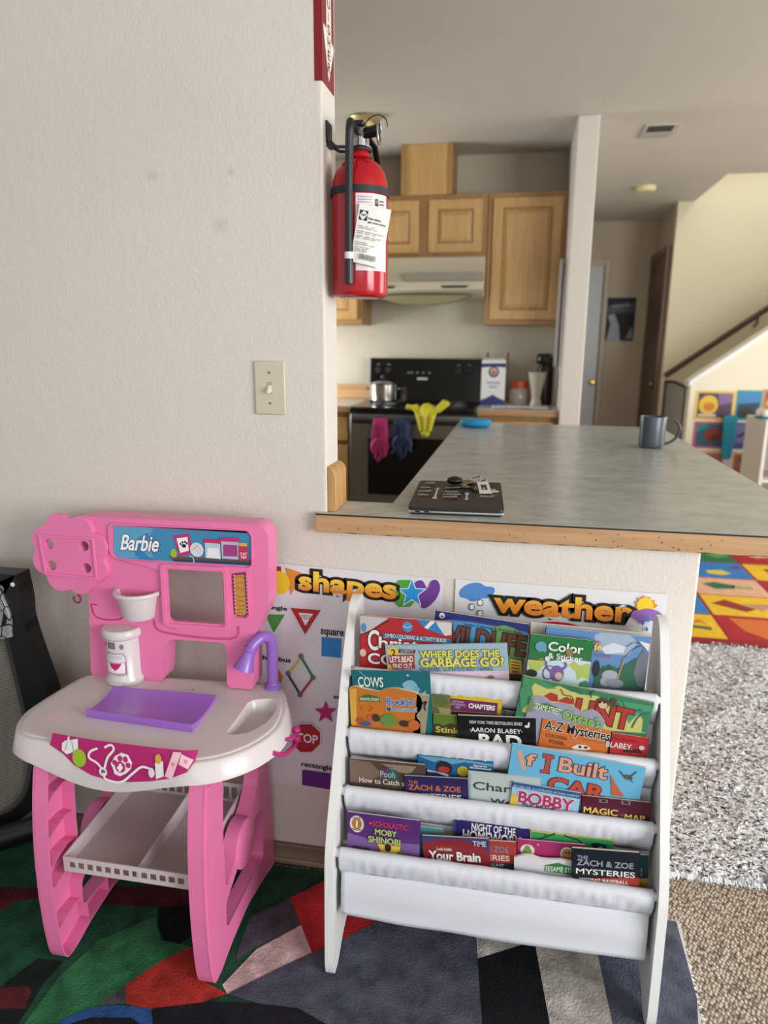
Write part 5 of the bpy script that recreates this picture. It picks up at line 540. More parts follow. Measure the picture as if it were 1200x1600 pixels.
# stove
t = thing('stove', (-.21, 3.05, 0), 'black and stainless electric stove with gloves hung on its door', 'stove')
SS = M('#8f8d88', .32, .85); BL = M('#0b0b0c', .18); BLM = M('#141414', .5)
X0, X1 = -.592, .166
MB().box(X0, X1, 2.74, 3.36, .06, .885, M('#2a2a2a', .4)).build('body', t, smooth=0)
MB().box(X0, X1, 2.70, 3.38, .885, .915, BL).build('cooktop', t, bevel=.008)
f = plane((X0, 3.28, .905), (1, 0, 0), (0, .12, .993), (0, -.993, .12)); mb = MB().fbox(f, .0, .758, 0, .29, -.06, .0, BL)
wh = M('#7a7d82', .4)
def mark(u, v, w_, h_): mb.poly([f(u, v, .0012), f(u+w_, v, .0012), f(u+w_, v+h_, .0012), f(u, v+h_, .0012)], wh)
for x in (.26, .28, .32, .36, .40): mark(x, .19, .012, .010)
for x in (.06, .13, .60, .67): mark(x-.012, .245, .024, .005)
mb.poly([f(u, v, .0012) for u, v in ((.325, .148), (.395, .148), (.395, .163), (.325, .163))], M('#a8a8a8', .4))
bk = mb.build('backguard', t, smooth=0, bevel=.004)
for x in (.06, .13, .60, .67): MB().lathe([(.002, .0), (.022, 0), (.020, .02), (.002, .021)], f(x, .21, 0), BLM, 18, axis=(0, -1, .12)).build('control_knob', bk)
d = MB().box(X0+.004, X1-.004, 2.70, 2.74, .24, .872, SS).build('oven_door', t, bevel=.006)
MB().box(X0+.115, X1-.10, 2.696, 2.702, .385, .735, BL).build('window', d, bevel=.003)
mb = MB().tube([(X0+.03, 2.655, .835), (X1-.03, 2.655, .835)], .013, M('#191919', .3), 14)
for x in (X0+.05, X1-.05): mb.box(x-.015, x+.015, 2.655, 2.70, .823, .847, M('#191919', .3))
mb.build('handle', d)
MB().box(X0+.004, X1-.004, 2.705, 2.74, .06, .225, SS).build('drawer', t, bevel=.006)
for x, y, r in ((-.42, 3.12, .10), (.0, 3.12, .08), (-.42, 2.88, .08), (.0, 2.88, .10)):
    mb = MB()
    for k in range(3): mb.tube([(x+(r-.025*k)*math.cos(a*.314), y+(r-.025*k)*math.sin(a*.314), .918) for a in range(20)], .005, M('#1d1d1e', .4), 6, closed=True)
    mb.build('burner_coil', t, smooth=60)
# low cabinets beside the stove
def lowcab(x0, x1, label):
    t = thing('base_cabinet', ((x0+x1)/2, 3.1, 0), label, 'cabinet', 'kitchen cabinets')
    MB().box(x0, x1, 2.79, 3.40, .09, .875, OAKD).build('carcass', t, smooth=0)
    MB().box(x0+.02, x1-.02, 2.77, 2.79, .70, .845, OAK).build('drawer', t, bevel=.004); MB().box(x0+.02, x1-.02, 2.77, 2.79, .12, .67, OAK).build('door', t, bevel=.004)
    MB().box(x0, x1, 2.84, 3.40, 0, .09, M('#2a2622', .7)).build('plinth', t, smooth=0)
def lowtop(x0, x1, label):
    t = thing('worktop', ((x0+x1)/2, 3.1, .875), label, 'counter')
    MB().box(x0, x1, 2.755, 3.42, .89, .914, LAM).build('laminate_top', t, smooth=0)
    MB().box(x0, x1, 2.748, 2.76, .876, .912, EDGE).build('edge_band', t, bevel=.002)
    struct('trim_%d' % (5 if x0 > 0 else 6), MB().box(x0, x1, 3.395, 3.42, .914, 1.01, wood('#c8a273', '#b08553', 'X', 10.)), bevel=.004)
lowcab(.17, .638, 'oak base cabinet right of the stove'); lowtop(.169, .638, 'short grey worktop right of the stove holding flour and jars')
lowcab(-1.5, -.597, 'pale oak base cabinet left of the stove'); lowtop(-1.5, -.596, 'grey worktop left of the stove with wooden backsplash')
# pot on the stove
t = thing('cooking_pot', (-.46, 3.10, .923), 'stainless cooking pot on the back left burner', 'pot'); ST = M('#c9c4bd', .15, 1.)
MB().lathe([(.002, 0), (.078, 0), (.085, .008), (.087, .105), (.090, .108), (.084, .108), (.082, .01), (.002, .008)], (-.46, 3.10, .923), ST, 32).build('pot_body', t)
MB().lathe([(.088, .109), (.06, .124), (.02, .131), (.002, .132)], (-.46, 3.10, .923), M('#a8a8ac', .1, .8), 32).build('lid', t)
MB().lathe([(.004, .131), (.008, .145), (.016, .15), (.014, .162), (.001, .165)], (-.46, 3.10, .923), BLM, 16).build('lid_knob', t)
for s in (-1, 1): MB().tube(smooth_loop([(-.46+s*.086, 3.08, 1.0), (-.46+s*.115, 3.08, 1.003), (-.46+s*.115, 3.12, 1.003), (-.46+s*.086, 3.12, 1.0)], 4, False), .005, ST, 8).build('handle', t)
# rubber gloves over the oven handle
def drape(name, label, cx, wd, ztop, zlow, col, fingers, seed):
    rg = random.Random(seed); t = tag(bpy.data.objects.new(name, None), label, 'glove', 'cleaning gloves on the oven door'); COL.objects.link(t); t.location = (cx, 2.655, .835)
    m_ = M(col, .55, bump=.2, bscale=70); mb = MB(); P = []
    for i in range(15):
        u = i/14; row = []
        for j in range(16):
            v = j/15; half = wd/2*(.75+.35*v); x = cx+(2*u-1)*half; z = ztop-(ztop-(zlow+.07))*v
            y = 2.632-.012*math.sin(u*9+seed)*(v)-.008*math.sin(u*3.14)
            if v < .12: y = 2.632+.03*(1-v/.12); z = ztop+.0+.012*math.sin(v/.12*1.57)
            row.append((x, y, z))
        P.append(row)
    mb.grid(P, m_); o = mb.build('cuff', t, solid=.006, subsurf=1)
    for k in range(fingers):
        u = (k+.5)/fingers; x = cx+(2*u-1)*wd*.52; l = (.055, .085, .09, .08, .05)[k % 5]*rg.uniform(.8, 1.1); zz = zlow+.085
        pts = smooth_loop([(x*.3+cx*.7, 2.625, zz+.05), (x, 2.622, zz), (x+rg.uniform(-.01, .01), 2.618, zz-l*.6), (x+rg.uniform(-.02, .02), 2.62, zz-l)], 4, False)
        n = len(pts); MB().tube(pts, [wd*.13*(1-.35*i/n)*(1 if i < n-1 else .5) for i in range(n)], m_, 10).build('finger', t, subsurf=1)
drape('rubber_glove', 'magenta rubber glove hanging on the oven handle', -.388, .108, .850, .605, '#a81f62', 5, 1)
drape('rubber_glove', 'navy blue rubber glove hanging on the oven handle', -.258, .118, .852, .625, '#1a2d55', 5, 2)
t = thing('yellow_glove', (-.12, 2.655, .835), 'yellow rubber glove draped over the oven handle and cooktop', 'glove', 'cleaning gloves on the oven door'); YL = M('#c9c42a', .5, bump=.2, bscale=60)
P = []
for i in range(17):
    u = i/16*2-1; row = []
    for j in range(14):
        v = j/13; half = .075*(1-.55*v)+.02*(v < .2); x = -.12+u*half; z = .935-.15*v+.012*math.cos(u*5)*(1-v); y = 2.70-.07*min(1, v*3)+.006*math.sin(u*8)
        row.append((x, y, z))
    P.append(row)
MB().grid(P, YL).build('cuff', t, solid=.008, subsurf=1)
MB().tube(smooth_loop([(-.17, 2.69, .925), (-.21, 2.69, .918), (-.245, 2.69, .925)], 4, False), .017, YL, 10).build('thumb', t, subsurf=1)
for dx, zz in ((.0, .96), (.018, .955)): MB().tube(smooth_loop([(-.06, 2.68, .90), (-.035+dx, 2.685, .935), (-.01+dx, 2.69, zz)], 4, False), .018, YL, 10).build('finger', t, subsurf=1)
MB().tube([(-.12, 2.63, .79), (-.12, 2.628, .768), (-.122, 2.63, .752)], [.03, .028, .014], YL, 12).build('finger', t, subsurf=1)
# flour bag
t = thing('flour_bag', (.245, 3.08, .914), 'white and blue paper flour bag on the worktop beside the stove', 'flour bag')
f = plane((.172, 3.045, .915), (1, 0, 0), (0, 0, 1), (0, -1, 0)); mb = MB().fbox(f, 0, .147, 0, .275, -.085, 0, M('#dcdbd8', .6))
nv = '#27306e'
draw(mb, f, [('p', nv, [(0, .255), (.147, .258), (.147, .232), (.09, .236), (.06, .236), (0, .230)]), ('e', nv, .075, .205, .032, .034), ('e', '#c9a08a', .075, .207, .022, .024), ('e', '#a83a3a', .075, .200, .010, .010),
 ('p', '#a9adb8', [(.035, .13), (.115, .13), (.115, .145), (.035, .145)]), ('p', '#a9adb8', [(.05, .105), (.10, .105), (.10, .12), (.05, .12)]), ('p', nv, [(0, 0), (.147, 0), (.147, .03), (.11, .045), (.073, .065), (.037, .045), (0, .03)])], .0008)
mb.build('bag_body', t, bevel=.0)
MB().fprism(plane((.172, 3.045, 1.19), (0, 1, 0), (0, 0, 1), (1, 0, 0)), [(0, 0), (.085, 0), (.05, .014), (.035, .014)], .008, .139, M('#d4d2cc', .6)).build('folded_top', t, smooth=0)
t = thing('wooden_rack', (.25, 3.3, .914), 'brown wooden rack standing behind the flour bag', 'rack'); BRN = M('#6a5238', .5)
for x in (.195, .325): MB().box(x-.007, x+.007, 3.29, 3.31, .914, 1.235, BRN).build('post', t)
for z in (.99, 1.09, 1.17): MB().box(.195, .325, 3.295, 3.305, z, z+.014, BRN).build('crossbar', t)
# jars and bottle
t = thing('storage_jar', (.405, 3.12, .914), 'squat glass jar with an orange red lid on the worktop', 'jar')
MB().lathe([(.002, 0), (.055, 0), (.060, .02), (.060, .085), (.045, .11), (.002, .11)], (.405, 3.12, .914), M('#9a918a', .15), 28).build('glass_body', t)
MB().lathe([(.050, .108), (.052, .11), (.052, .145), (.048, .150), (.002, .150)], (.405, 3.12, .914), M('#b8401f', .4), 28).build('lid', t)
t = thing('glass_vase', (.512, 3.08, .914), 'pale flared glass vase in front of the dark bottle', 'vase')
MB().lathe([(.002, 0), (.040, 0), (.034, .02), (.028, .05), (.036, .10), (.050, .17), (.058, .205), (.054, .205), (.046, .17), (.030, .10), (.022, .06), (.002, .055)], (.512, 3.08, .914), M('#bdb8a4', .2), 28).build('vase_body', t)
t = thing('dark_bottle', (.555, 3.2, .914), 'dark brown bottle with black round cap behind the glass vase', 'bottle')
MB().lathe([(.002, 0), (.048, 0), (.050, .01), (.050, .22), (.040, .26), (.002, .262)], (.565, 3.2, .914), M('#2f1a14', .25), 24).build('bottle_body', t)
MB().lathe([(.046, .255), (.052, .265), (.052, .30), (.040, .318), (.002, .32)], (.555, 3.18, .914), M('#15171c', .3), 24).build('cap', t)
mb = MB(); P = []
for i in range(20):
    row = []
    for j in range(10):
        x = .25+.33*i/19; y = 2.80+.18*j/9; row.append((x, y, .919+.012*max(0, noise.noise((x*18, y*22, 4)))))
    P.append(row)
mb.grid(P, M('#cfc9cc', .7)); o = mb.build('paper_sheet', solid=.002); tag(o, 'crumpled white paper lying on the worktop in front of the jars', 'paper')
mb = MB(); P = []
for i in range(14):
    row = []
    for j in range(24):
        u = i/13; v = j/23; y = 2.86+.11*u*(.35+.65*math.sin(v*2.6+.3)); row.append((.632-.016-.012*math.sin(u*8), y, 1.76-.60*v))
    P.append(row)
mb.grid(P, M('#a09c9c', .8, bump=.3)); o = mb.build('hand_towel', solid=.006); tag(o, 'grey hand towel hanging on the pillar wall beside the tall cabinet', 'towel')
# ceiling fittings
t = thing('ceiling_light', (-.47, 2.56, CZ), 'small brass flush ceiling light above the red extinguisher', 'light'); BR = M('#b8a878', .35, .5)
MB().lathe([(.075, 0), (.085, -.01), (.07, -.025), (.05, -.03), (.002, -.03)], (-.47, 2.56, CZ), BR, 28).build('canopy', t)
MB().lathe([(.05, -.03), (.056, -.045), (.05, -.075), (.030, -.085), (.002, -.085)], (-.47, 2.56, CZ), M('#d8c58a', .35, .3), 24).build('socket_cup', t)
t = thing('air_vent', (1.10, 3.04, CZ), 'small white ceiling air vent with a dark slot', 'vent')
MB().box(1.01, 1.19, 2.92, 3.18, CZ-.008, CZ, M('#b8b3aa', .5)).build('frame', t, bevel=.002)
mb = MB(); mb.box(1.03, 1.165, 2.94, 3.05, CZ-.009, CZ-.007, M('#3d3a35', .6))
mb.build('slot', t)
for k in range(5): MB().box(1.03, 1.165, 3.06+k*.02, 3.07+k*.02, CZ-.011, CZ-.007, M('#a8a39a', .5)).build('louvre', t)
t = thing('smoke_detector', (1.27, 4.54, CZ), 'round cream smoke detector on the hall ceiling', 'smoke detector')
MB().lathe([(.075, 0), (.075, -.018), (.062, -.035), (.002, -.036)], (1.27, 4.54, CZ), M('#d8cf9f', .4), 28).build('cover', t)
# hall picture
t = thing('wall_poster', (1.345, 6.04, 1.33), 'dark poster with a pale figure shape on the hall wall', 'poster')
f = plane((1.212, 6.048, 1.335), (1, 0, 0), (0, 0, 1), (0, -1, 0)); mb = MB().fbox(f, 0, .275, 0, .41, 0, .004, M('#1d1c20', .7))
draw(mb, f, [('p', '#33333b', [(.0, .25), (.275, .28), (.275, .36), (0, .33)]), ('p', '#8a8f98', [(.02, 0), (.05, .16), (.02, .24), (.08, .26), (.13, .15), (.15, 0)]), ('p', '#7a7f88', [(.20, .02), (.25, .14), (.27, .02)]), ('p', '#6a6a72', [(.05, .34), (.22, .36), (.22, .33), (.05, .31)])], .0046)
mb.build('print', t, smooth=0)
# stair gate, handrail
t = thing('stair_gate', (1.66, 4.75, 0), 'grey mesh stair gate with black posts at the foot of the stairs', 'gate'); BK = M('#232325', .4)
mb = MB(); mb.tube([(1.652, 5.08, 0.03), (1.652, 5.08, 1.0)], .016, BK, 10); mb.build('post', t); mb = MB().tube([(1.66, 4.34, .03), (1.66, 4.34, .98)], .012, BK, 10); mb.build('post', t)
MB().tube([(1.652, 5.08, .99), (1.655, 4.75, 1.0), (1.66, 4.34, .98)], .013, BK, 10).build('top_rail', t)
mt, nt, b = nodes_mat('gate_mesh'); tc = nt.nodes.new('ShaderNodeTexCoord'); ck = nt.nodes.new('ShaderNodeTexChecker'); ck.inputs['Scale'].default_value = 160; ck.inputs[1].default_value = (*rgb('#aba69c'), 1); ck.inputs[2].default_value = (*rgb('#87837b'), 1)
nt.links.new(tc.outputs['Object'], ck.inputs['Vector']); nt.links.new(ck.outputs['Color'], b.inputs['Base Color']); b.inputs['Roughness'].default_value = .8
MB().box(1.655, 1.659, 4.35, 5.07, .05, .98, mt).build('mesh_panel', t, smooth=0)
t = thing('handrail', (2.6, 5.11, 1.1), 'dark brown wooden handrail rising along the stair wall', 'handrail'); BRW = M('#4a2f22', .35)
MB().tube([(1.64, 5.105, 1.033), (4.3, 5.105, 1.033+.742*2.66)], .024, BRW, 12).build('rail', t)
for x in (2.33, 3.4):
    z = 1.033+.742*(x-1.64); MB().tube([(x, 5.105, z-.02), (x, 5.11, z-.07), (x, 5.168, z-.09)], .012, M('#7a6a58', .4, .4), 8).build('bracket', t)
# cards on the knee wall
YC = 4.21
def card(x0, x1, z0, z1, border, label, art):
    f = plane((x0, YC-.0005, z0), (1, 0, 0), (0, 0, 1), (0, -1, 0)); W_, H_ = x1-x0, z1-z0
    mb = MB().fbox(f, 0, W_, 0, H_, 0, .002, M(border, .45)); a2 = []
    for a in art:
        if a[0] == 'p': a2.append(('p', a[1], [(u*W_, v*H_) for u, v in a[2]]))
        else: a2.append(('e', a[1], a[2]*W_, a[3]*H_, a[4]*W_, a[5]*H_))
    draw(mb, f, a2, .0024); o = mb.build('picture_card', smooth=0); tag(o, label, 'card', 'picture cards on the stair knee wall')
I = [(.07, .08), (.93, .08), (.93, .92), (.07, .92)]
card(1.705, 1.985, .75, .965, '#d8b84a', 'yellow bordered picture card with a big yellow blob', [('p', '#4a2f4a', I), ('e', '#d8b41f', .34, .5, .24, .34), ('e', '#c8761f', .36, .45, .14, .14), ('p', '#c8b8c0', [(.1, .1), (.55, .1), (.55, .2), (.1, .2)]), ('p', '#7a5a8a', [(.62, .5), (.93, .6), (.93, .92), (.55, .92)])])
card(1.99, 2.165, .75, .972, '#2f8a8a', 'teal bordered picture card with dark blue water', [('p', '#14304a', I), ('p', '#2a7ab0', [(.07, .55), (.93, .6), (.93, .92), (.07, .92)]), ('e', '#101a1a', .4, .3, .3, .18)])
card(2.17, 2.42, .75, .98, '#b87a4a', 'orange brown picture card at the right end of the top row', [('p', '#8a4a2f', I), ('e', '#d8a03a', .3, .5, .2, .3)])
card(1.715, 1.99, .535, .735, '#b8507a', 'pink bordered picture card with a red brown shell', [('p', '#1f5a72', I), ('e', '#8a2f26', .52, .5, .24, .26), ('e', '#5a2420', .55, .4, .12, .14), ('p', '#2a7a8a', [(.07, .6), (.4, .8), (.3, .92), (.07, .92)])])
card(2.0, 2.20, .535, .735, '#5a5a8a', 'purple grey picture card with a dark streak', [('p', '#6a6a9a', I), ('p', '#26262e', [(.1, .5), (.5, .75), (.8, .9), (.85, .8), (.5, .6), (.15, .42)]), ('p', '#2f3f8a', [(.07, .08), (.93, .08), (.93, .3), (.07, .2)])])
card(1.735, 2.0, .31, .515, '#d8b0a0', 'peach bordered picture card in the lowest row', [('p', '#a86a4a', I), ('e', '#c89a6a', .5, .5, .2, .25)])
card(2.01, 2.22, .31, .515, '#c8a080', 'tan picture card in the lowest row beside the teal paddle', [('p', '#8a4f3a', I), ('e', '#4a3a24', .4, .7, .2, .1)])
t = thing('toy_paddle', (1.93, 4.1, .9), 'teal plastic toy paddle hanging before the picture cards', 'toy'); TE = M('#0f7a93', .4)
f = plane((1.955, 4.185, 0), (1, 0, 0), (0, 0, 1), (0, -1, 0))
MB().fprism(f, fillet([(-.035, .46), (.035, .46), (.045, .70), (.055, .79), (-.055, .79), (-.045, .70)], .03), 0, .02, TE).build('blade', t, bevel=.004); MB().fprism(f, fillet([(-.02, .36), (.022, .36), (.022, .46), (-.02, .46)], .01), .002, .018, M('#b8b4c8', .4)).build('tip', t)
# white shelf unit at the right
t = thing('storage_shelf', (2.27, 3.6, .009), 'white cube storage shelf at the right edge behind the counter', 'shelf'); WH = M('#d8d4cc', .45)
for x in (1.95, 2.58): MB().box(x, x+.02, 3.38, 3.78, .009, .83, WH).build('side_panel', t, bevel=.002)
for z in (.05, .43, .81): MB().box(1.97, 2.58, 3.38, 3.78, z, z+.02, WH).build('shelf_board', t, bevel=.002)
MB().box(2.22, 2.24, 3.38, 3.76, .06, .81, WH).build('divider', t, bevel=.002)
MB().box(1.97, 2.58, 3.765, 3.775, .04, .83, WH).build('back_board', t, smooth=0)
t = thing('flower_toy', (1.995, 3.52, .83), 'white and yellow flower shaped toy on the white storage shelf', 'toy')
for k in range(6): MB().sphere((1.995+.04*math.cos(k*1.047), 3.52+.04*math.sin(k*1.047), .868), .032, M('#e6dfd2', .5), 12).build('petal', t)
MB().sphere((1.995, 3.49, .885), .034, M('#d8a82a', .5), 14).build('centre', t)
MB().lathe([(.002, 0), (.07, 0), (.075, .012), (.002, .014)], (1.995, 3.52, .831), M('#1f7f9a', .4), 20).build('base', t)

# ================================================================== on the walls
t = thing('light_switch', (-.123, 0, 1.183), 'ivory toggle light switch plate on the plain left wall', 'light switch'); IV = M('#c4bda6', .35)
f = plane((-.157, 0, 1.126), (1, 0, 0), (0, 0, 1), (0, -1, 0))
MB().fbox(f, 0, .069, 0, .1145, 0, .006, IV).build('cover_plate', t, bevel=.0035, seg=3)
MB().fbox(f, .029, .040, .045, .070, .0055, .0066, M('#a59e88', .4)).build('toggle_slot', t)
MB().prism([f(u, v, .006) for u, v in ((.030, .048), (.039, .048), (.039, .064), (.030, .064))], [f(u, v, .017) for u, v in ((.031, .046), (.038, .046), (.038, .053), (.031, .053))], M('#e0dac8', .3)).build('toggle', t, bevel=.001)
for v in (.025, .09):
    mb = MB().lathe([(.003, .005), (.003, .0066), (.0001, .0072)], f(.0345, v, 0), M('#9a937e', .3, .6), 12, axis=(0, -1, 0)); mb.fbox(f, .0318, .0372, v-.0004, v+.0004, .0068, .0074, M('#3a352a')); mb.build('screw', t, smooth=0)
# sign folded round the wall corner
RD = M('#7d1420', .35); mb = MB(); wz0, wz1 = 1.774, 2.19
mb.box(-.0145, .0008, -.0009, -.0002, wz0, wz1, RD); mb.box(.0002, .0009, -.0009, .092, wz0, wz1, RD)
f = plane((.001, .0, 0), (0, 1, 0), (0, 0, 1), (1, 0, 0)); wt = M('#dcd6cd', .4)
mb.poly([f(u, v, .0001) for u, v in ((.034, 2.185), (.034, 1.876), (.012, 1.878), (.012, 1.868), (.050, 1.786), (.088, 1.852), (.088, 1.862), (.071, 1.866), (.071, 2.185))], wt)
for k, ch in enumerate('EXTINGUISHER'[::-1]):
    z = 1.804+.0225*k; c = .0515; hw = .010 if ch != 'I' else .002
    letter(mb, f, ch, '#5a1a20', c-hw, z+.017, c+hw, z, .0003, 1)
o = mb.build('wall_sign', smooth=0); tag(o, 'red and white arrow sign wrapped round the wall corner above the extinguisher', 'sign')
for p in POSTERS:
    N_ = Vector((0, -1, 0)); f = plane(p['TL'], p['u'], p['v'], N_); mb = MB(); W_, H_ = p['w'], p['h']; nx, ny = 14, 16; P = []
    def wob(u, v): return .0012+.0008*noise.noise((u*6, v*6, W_*40))
    for i in range(nx+1): P.append([f(W_*i/nx, -H_*j/ny, wob(W_*i/nx, H_*j/ny)) for j in range(ny+1)])
    mb.grid(P, M(p['base'], .22)); draw(mb, lambda u, v, w_: f(u, v, w_+.0018), p['art'], .0003)
    o = mb.build(p['name'], smooth=0); tag(o, p['label'], 'poster')
# ---- fire extinguisher
ex, ey, eb = .0645, .05, 1.372
t = thing('fire_extinguisher', (ex, ey, eb), 'red fire extinguisher hanging from a black bracket on the wall end', 'fire extinguisher')
RED = M('#a80d1a', .16); BK = M('#111113', .3); BKM = M('#1a1a1c', .6); CH = M('#b9b9bd', .15, 1.)
prof = [(.001, 0), (.050, .0), (.0555, .004), (.058, .012), (.058, .205), (.0565, .225), (.051, .243), (.041, .258), (.029, .267), (.0205, .273), (.018, .283), (.017, .300), (.001, .300)]
MB().lathe(prof, (ex, ey, eb), RED, 64).build('cylinder', t)
MB().lathe([(.042, -.0005), (.002, -.0006)], (ex, ey, eb), M('#e6dcdc', .4), 32).build('base_sticker', t)
MB().lathe([(.0585, .198), (.0600, .198), (.0600, .212), (.0578, .212)], (ex, ey, eb), BKM, 64).build('strap', t)
mb = MB().lathe([(.0170, .29), (.020, .292), (.020, .312), (.016, .316), (.016, .326), (.001, .326)], (ex, ey, eb), CH, 28); mb.box(ex-.013, ex+.014, ey-.020, ey+.018, eb+.308, eb+.328, CH); mb.build('valve', t, bevel=.0015)
mb = MB(); mb.box(ex-.012, ex+.012, ey-.028, ey+.030, eb+.326, eb+.336, BK); mb.box(ex-.010, ex+.010, ey+.01, ey+.075, eb+.333, eb+.339, BK); mb.build('squeeze_lever', t, bevel=.002)
mb = MB(); mb.tube([(ex+.016, ey+.0, eb+.31), (ex+.024, ey+.03, eb+.30), (ex+.026, ey+.06, eb+.27)], .007, BK, 10, flat=.5); mb.build('carry_handle', t)
mb = MB().tube([(ex+.014, ey-.012, eb+.315), (ex+.036, ey-.018, eb+.317)], .011, BK, 16); mb.lathe([(.001, .0), (.012, .0), (.012, .006), (.001, .006)], (ex+.036, ey-.018, eb+.317), BK, 20, axis=(1, -.2, 0)); mb.build('pressure_gauge', t)
MB().tube([(ex+.043+.004*math.cos(a*.2618)*0, ey-.020+.017*math.cos(a*.2618), eb+.313+.022*math.sin(a*.2618)) for a in range(24)], .0022, CH, 8, closed=True).build('pull_ring', t)
MB().tube(smooth_loop([(ex+.010, ey-.02, eb+.325), (ex+.028, ey-.03, eb+.338), (ex+.046, ey-.03, eb+.342), (ex+.058, ey-.024, eb+.334), (ex+.060, ey-.02, eb+.322)], 6, False), .0011, BK, 6).build('seal_wire', t)
hx, hy = .057, -.0175
MB().tube(smooth_loop([(ex-.004, ey-.018, eb+.324), (ex-.010, ey-.036, eb+.328), (hx+.003, hy-.001, eb+.316), (hx+.001, hy, eb+.27), (hx, hy, eb+.16), (hx, hy, eb+.083)], 6, False), .0082, M('#17181b', .45, bump=.15, bscale=200), 18).build('hose', t)
MB().lathe([(.0084, .070), (.0090, .070), (.0090, .084), (.0084, .084)], (hx, hy, eb), M('#d8d8d8', .4), 24).build('hose_band', t)
MB().lathe([(.002, .022), (.0088, .023), (.0092, .028), (.0092, .071), (.002, .071)], (hx, hy, eb), BK, 24).build('nozzle', t)
def cyl(cx, cy, r): return lambda u, v, w_=0.: Vector((cx+(r+w_)*math.sin(u/r), cy-(r+w_)*math.cos(u/r), v))
cf = cyl(ex, ey, .058)
mb = MB(); P = []
u0, u1, v0, v1 = .004, .078, eb+.05, eb+.196
for i in range(13): P.append([cf(u0+(u1-u0)*i/12, v0+(v1-v0)*j/4, .0005) for j in range(5)])
mb.grid(P, M('#d5ced0', .3)); art = []
for k in range(9): art.append(('p', '#8a8488', [(u0+.004+.0*k, v1-.006-.005*k), (u0+.034, v1-.006-.005*k), (u0+.034, v1-.0075-.005*k), (u0+.004, v1-.0075-.005*k)]))
for k in range(7): art.append(('p', '#6a6468', [(u0+.002, v1-.052-.007*k), (u0+.012, v1-.052-.007*k), (u0+.012, v1-.055-.007*k), (u0+.002, v1-.055-.007*k)]))
art.append(('p', '#2a2a2c', [(u0+.040, v1-.01), (u0+.046, v1-.01), (u0+.046, v1-.024), (u0+.040, v1-.024)])); art.append(('p', '#7a8a3a', [(u0+.041, v1-.012), (u0+.045, v1-.012), (u0+.045, v1-.018), (u0+.041, v1-.018)]))
for k in range(5): art.append(('p', '#5a5458', [(u0+.050, v1-.012-.006*k), (u0+.062, v1-.012-.006*k), (u0+.062, v1-.0145-.006*k), (u0+.050, v1-.0145-.006*k)]))
draw(mb, cf, art, .0010, strip=.006); mb.build('instruction_label', t, smooth=60)
mb = MB(); mb.box(.0, .004, .022, .060, eb+.300, eb+.338, BKM); mb.tube([(.003, .032, eb+.298), (.02, .036, eb+.292), (ex-.02, .04, eb+.292)], .0032, BKM, 8); mb.tube([(.003, .052, eb+.298), (.02, .054, eb+.288), (ex-.018, .056, eb+.286)], .0032, BKM, 8); mb.box(.0, .012, .028, .058, eb+.292, eb+.302, BKM)
mb.lathe([(.018, .284), (.024, .284), (.024, .289), (.018, .289)], (ex, ey, eb), BKM, 24); mb.build('bracket', t)
# paper receipt taped over the label
rf = plane((ex+.014, ey-.066, eb+.176), (.955, .22, -.19), (.135, .03, .99), (.2, -.97, .02)); mb = MB(); P = []
RW, RH = .064, .112
for i in range(9): P.append([rf(RW*i/8-.004*j/8, -RH*j/8, .004*math.sin(i*.5)*(j/8)-.006*(i/8-.3)**2) for j in range(9)])
def rfw(u, v, w_=0): i = u/RW*8; j = -v/RH*8; return rf(u-.004*j/8, v, w_+.004*math.sin(i*.5)*(j/8)-.006*(i/8-.3)**2)
mb.grid(P, M('#e3e1da', .6)); rng = random.Random(9); a = []
a.append(('p', '#26262a', [(.003, -.012), (.020, -.012), (.020, -.031), (.003, -.031)])); a.append(('p', '#e3e1da', [(.003, -.022), (.012, -.012), (.020, -.020), (.011, -.031)]))
a += [('t', '#26262a', 'THE HOME DEPOT', .0055, -.0185, .0175, -.0235, 1), ('t', '#1f1f22', 'How doers', .0225, -.0225, .0475, -.0275, 2), ('t', '#1f1f22', 'get more done.', .0225, -.0295, .059, -.035, 2)]
for k, (v, n) in enumerate(((-.041, 3), (-.0445, 3), (-.051, 4), (-.0545, 3), (-.060, 4), (-.0635, 3), (-.072, 2), (-.0755, 3), (-.081, 3), (-.085, 2), (-.0885, 2))):
    x = .005
    for q in range(n): l = rng.uniform(.006, .015); a.append(('p', '#9a9894', [(x, v), (min(x+l, .06), v), (min(x+l, .06), v-.0014), (x, v-.0014)])); x += l+rng.uniform(.002, .006)
x = .016
while x < .05: l = rng.uniform(.0006, .0018); a.append(('p', '#4a4a4c', [(x, -.094), (x+l, -.094), (x+l, -.104), (x, -.104)])); x += l+rng.uniform(.0006, .0014)
draw(mb, rfw, a, .0004); o = mb.build('store_receipt', smooth=0); tag(o, 'white printed store receipt stuck on the red extinguisher', 'receipt')

# ================================================================== on the counter
t = thing('laptop', (.28, .17, .914), 'closed black laptop with white arrow markings near the front edge of the counter', 'laptop'); LB = M('#131211', .4); SIL = M('#b9bab8', .25, .8)
f = plane((.179, .014, .914), (.998, .05, 0), (-.05, .998, 0), (0, 0, 1)); LW, LD = .208, .318
MB().fbox(f, .006, LW-.006, .006, LD-.006, 0, .005, M('#0e0e0e', .5)).build('base', t, bevel=.002)
b1 = MB().fbox(f, 0, LW, 0, LD, .004, .0105, SIL).build('keyboard_deck', t, bevel=.003)
mb = MB()
for u in (.016, .036): mb.fbox(f, u, u+.010, -.0006, .001, .006, .009, BK)
mb.build('port', b1, smooth=0)
lid = MB().fprism(f, fillet([(0, 0), (LW, 0), (LW, LD), (0, LD)], .012), .0105, .0175, LB); wh = '#c9c6c2'
g = lambda u, v, w_=0.: f(u, v, .0175+w_); a = []
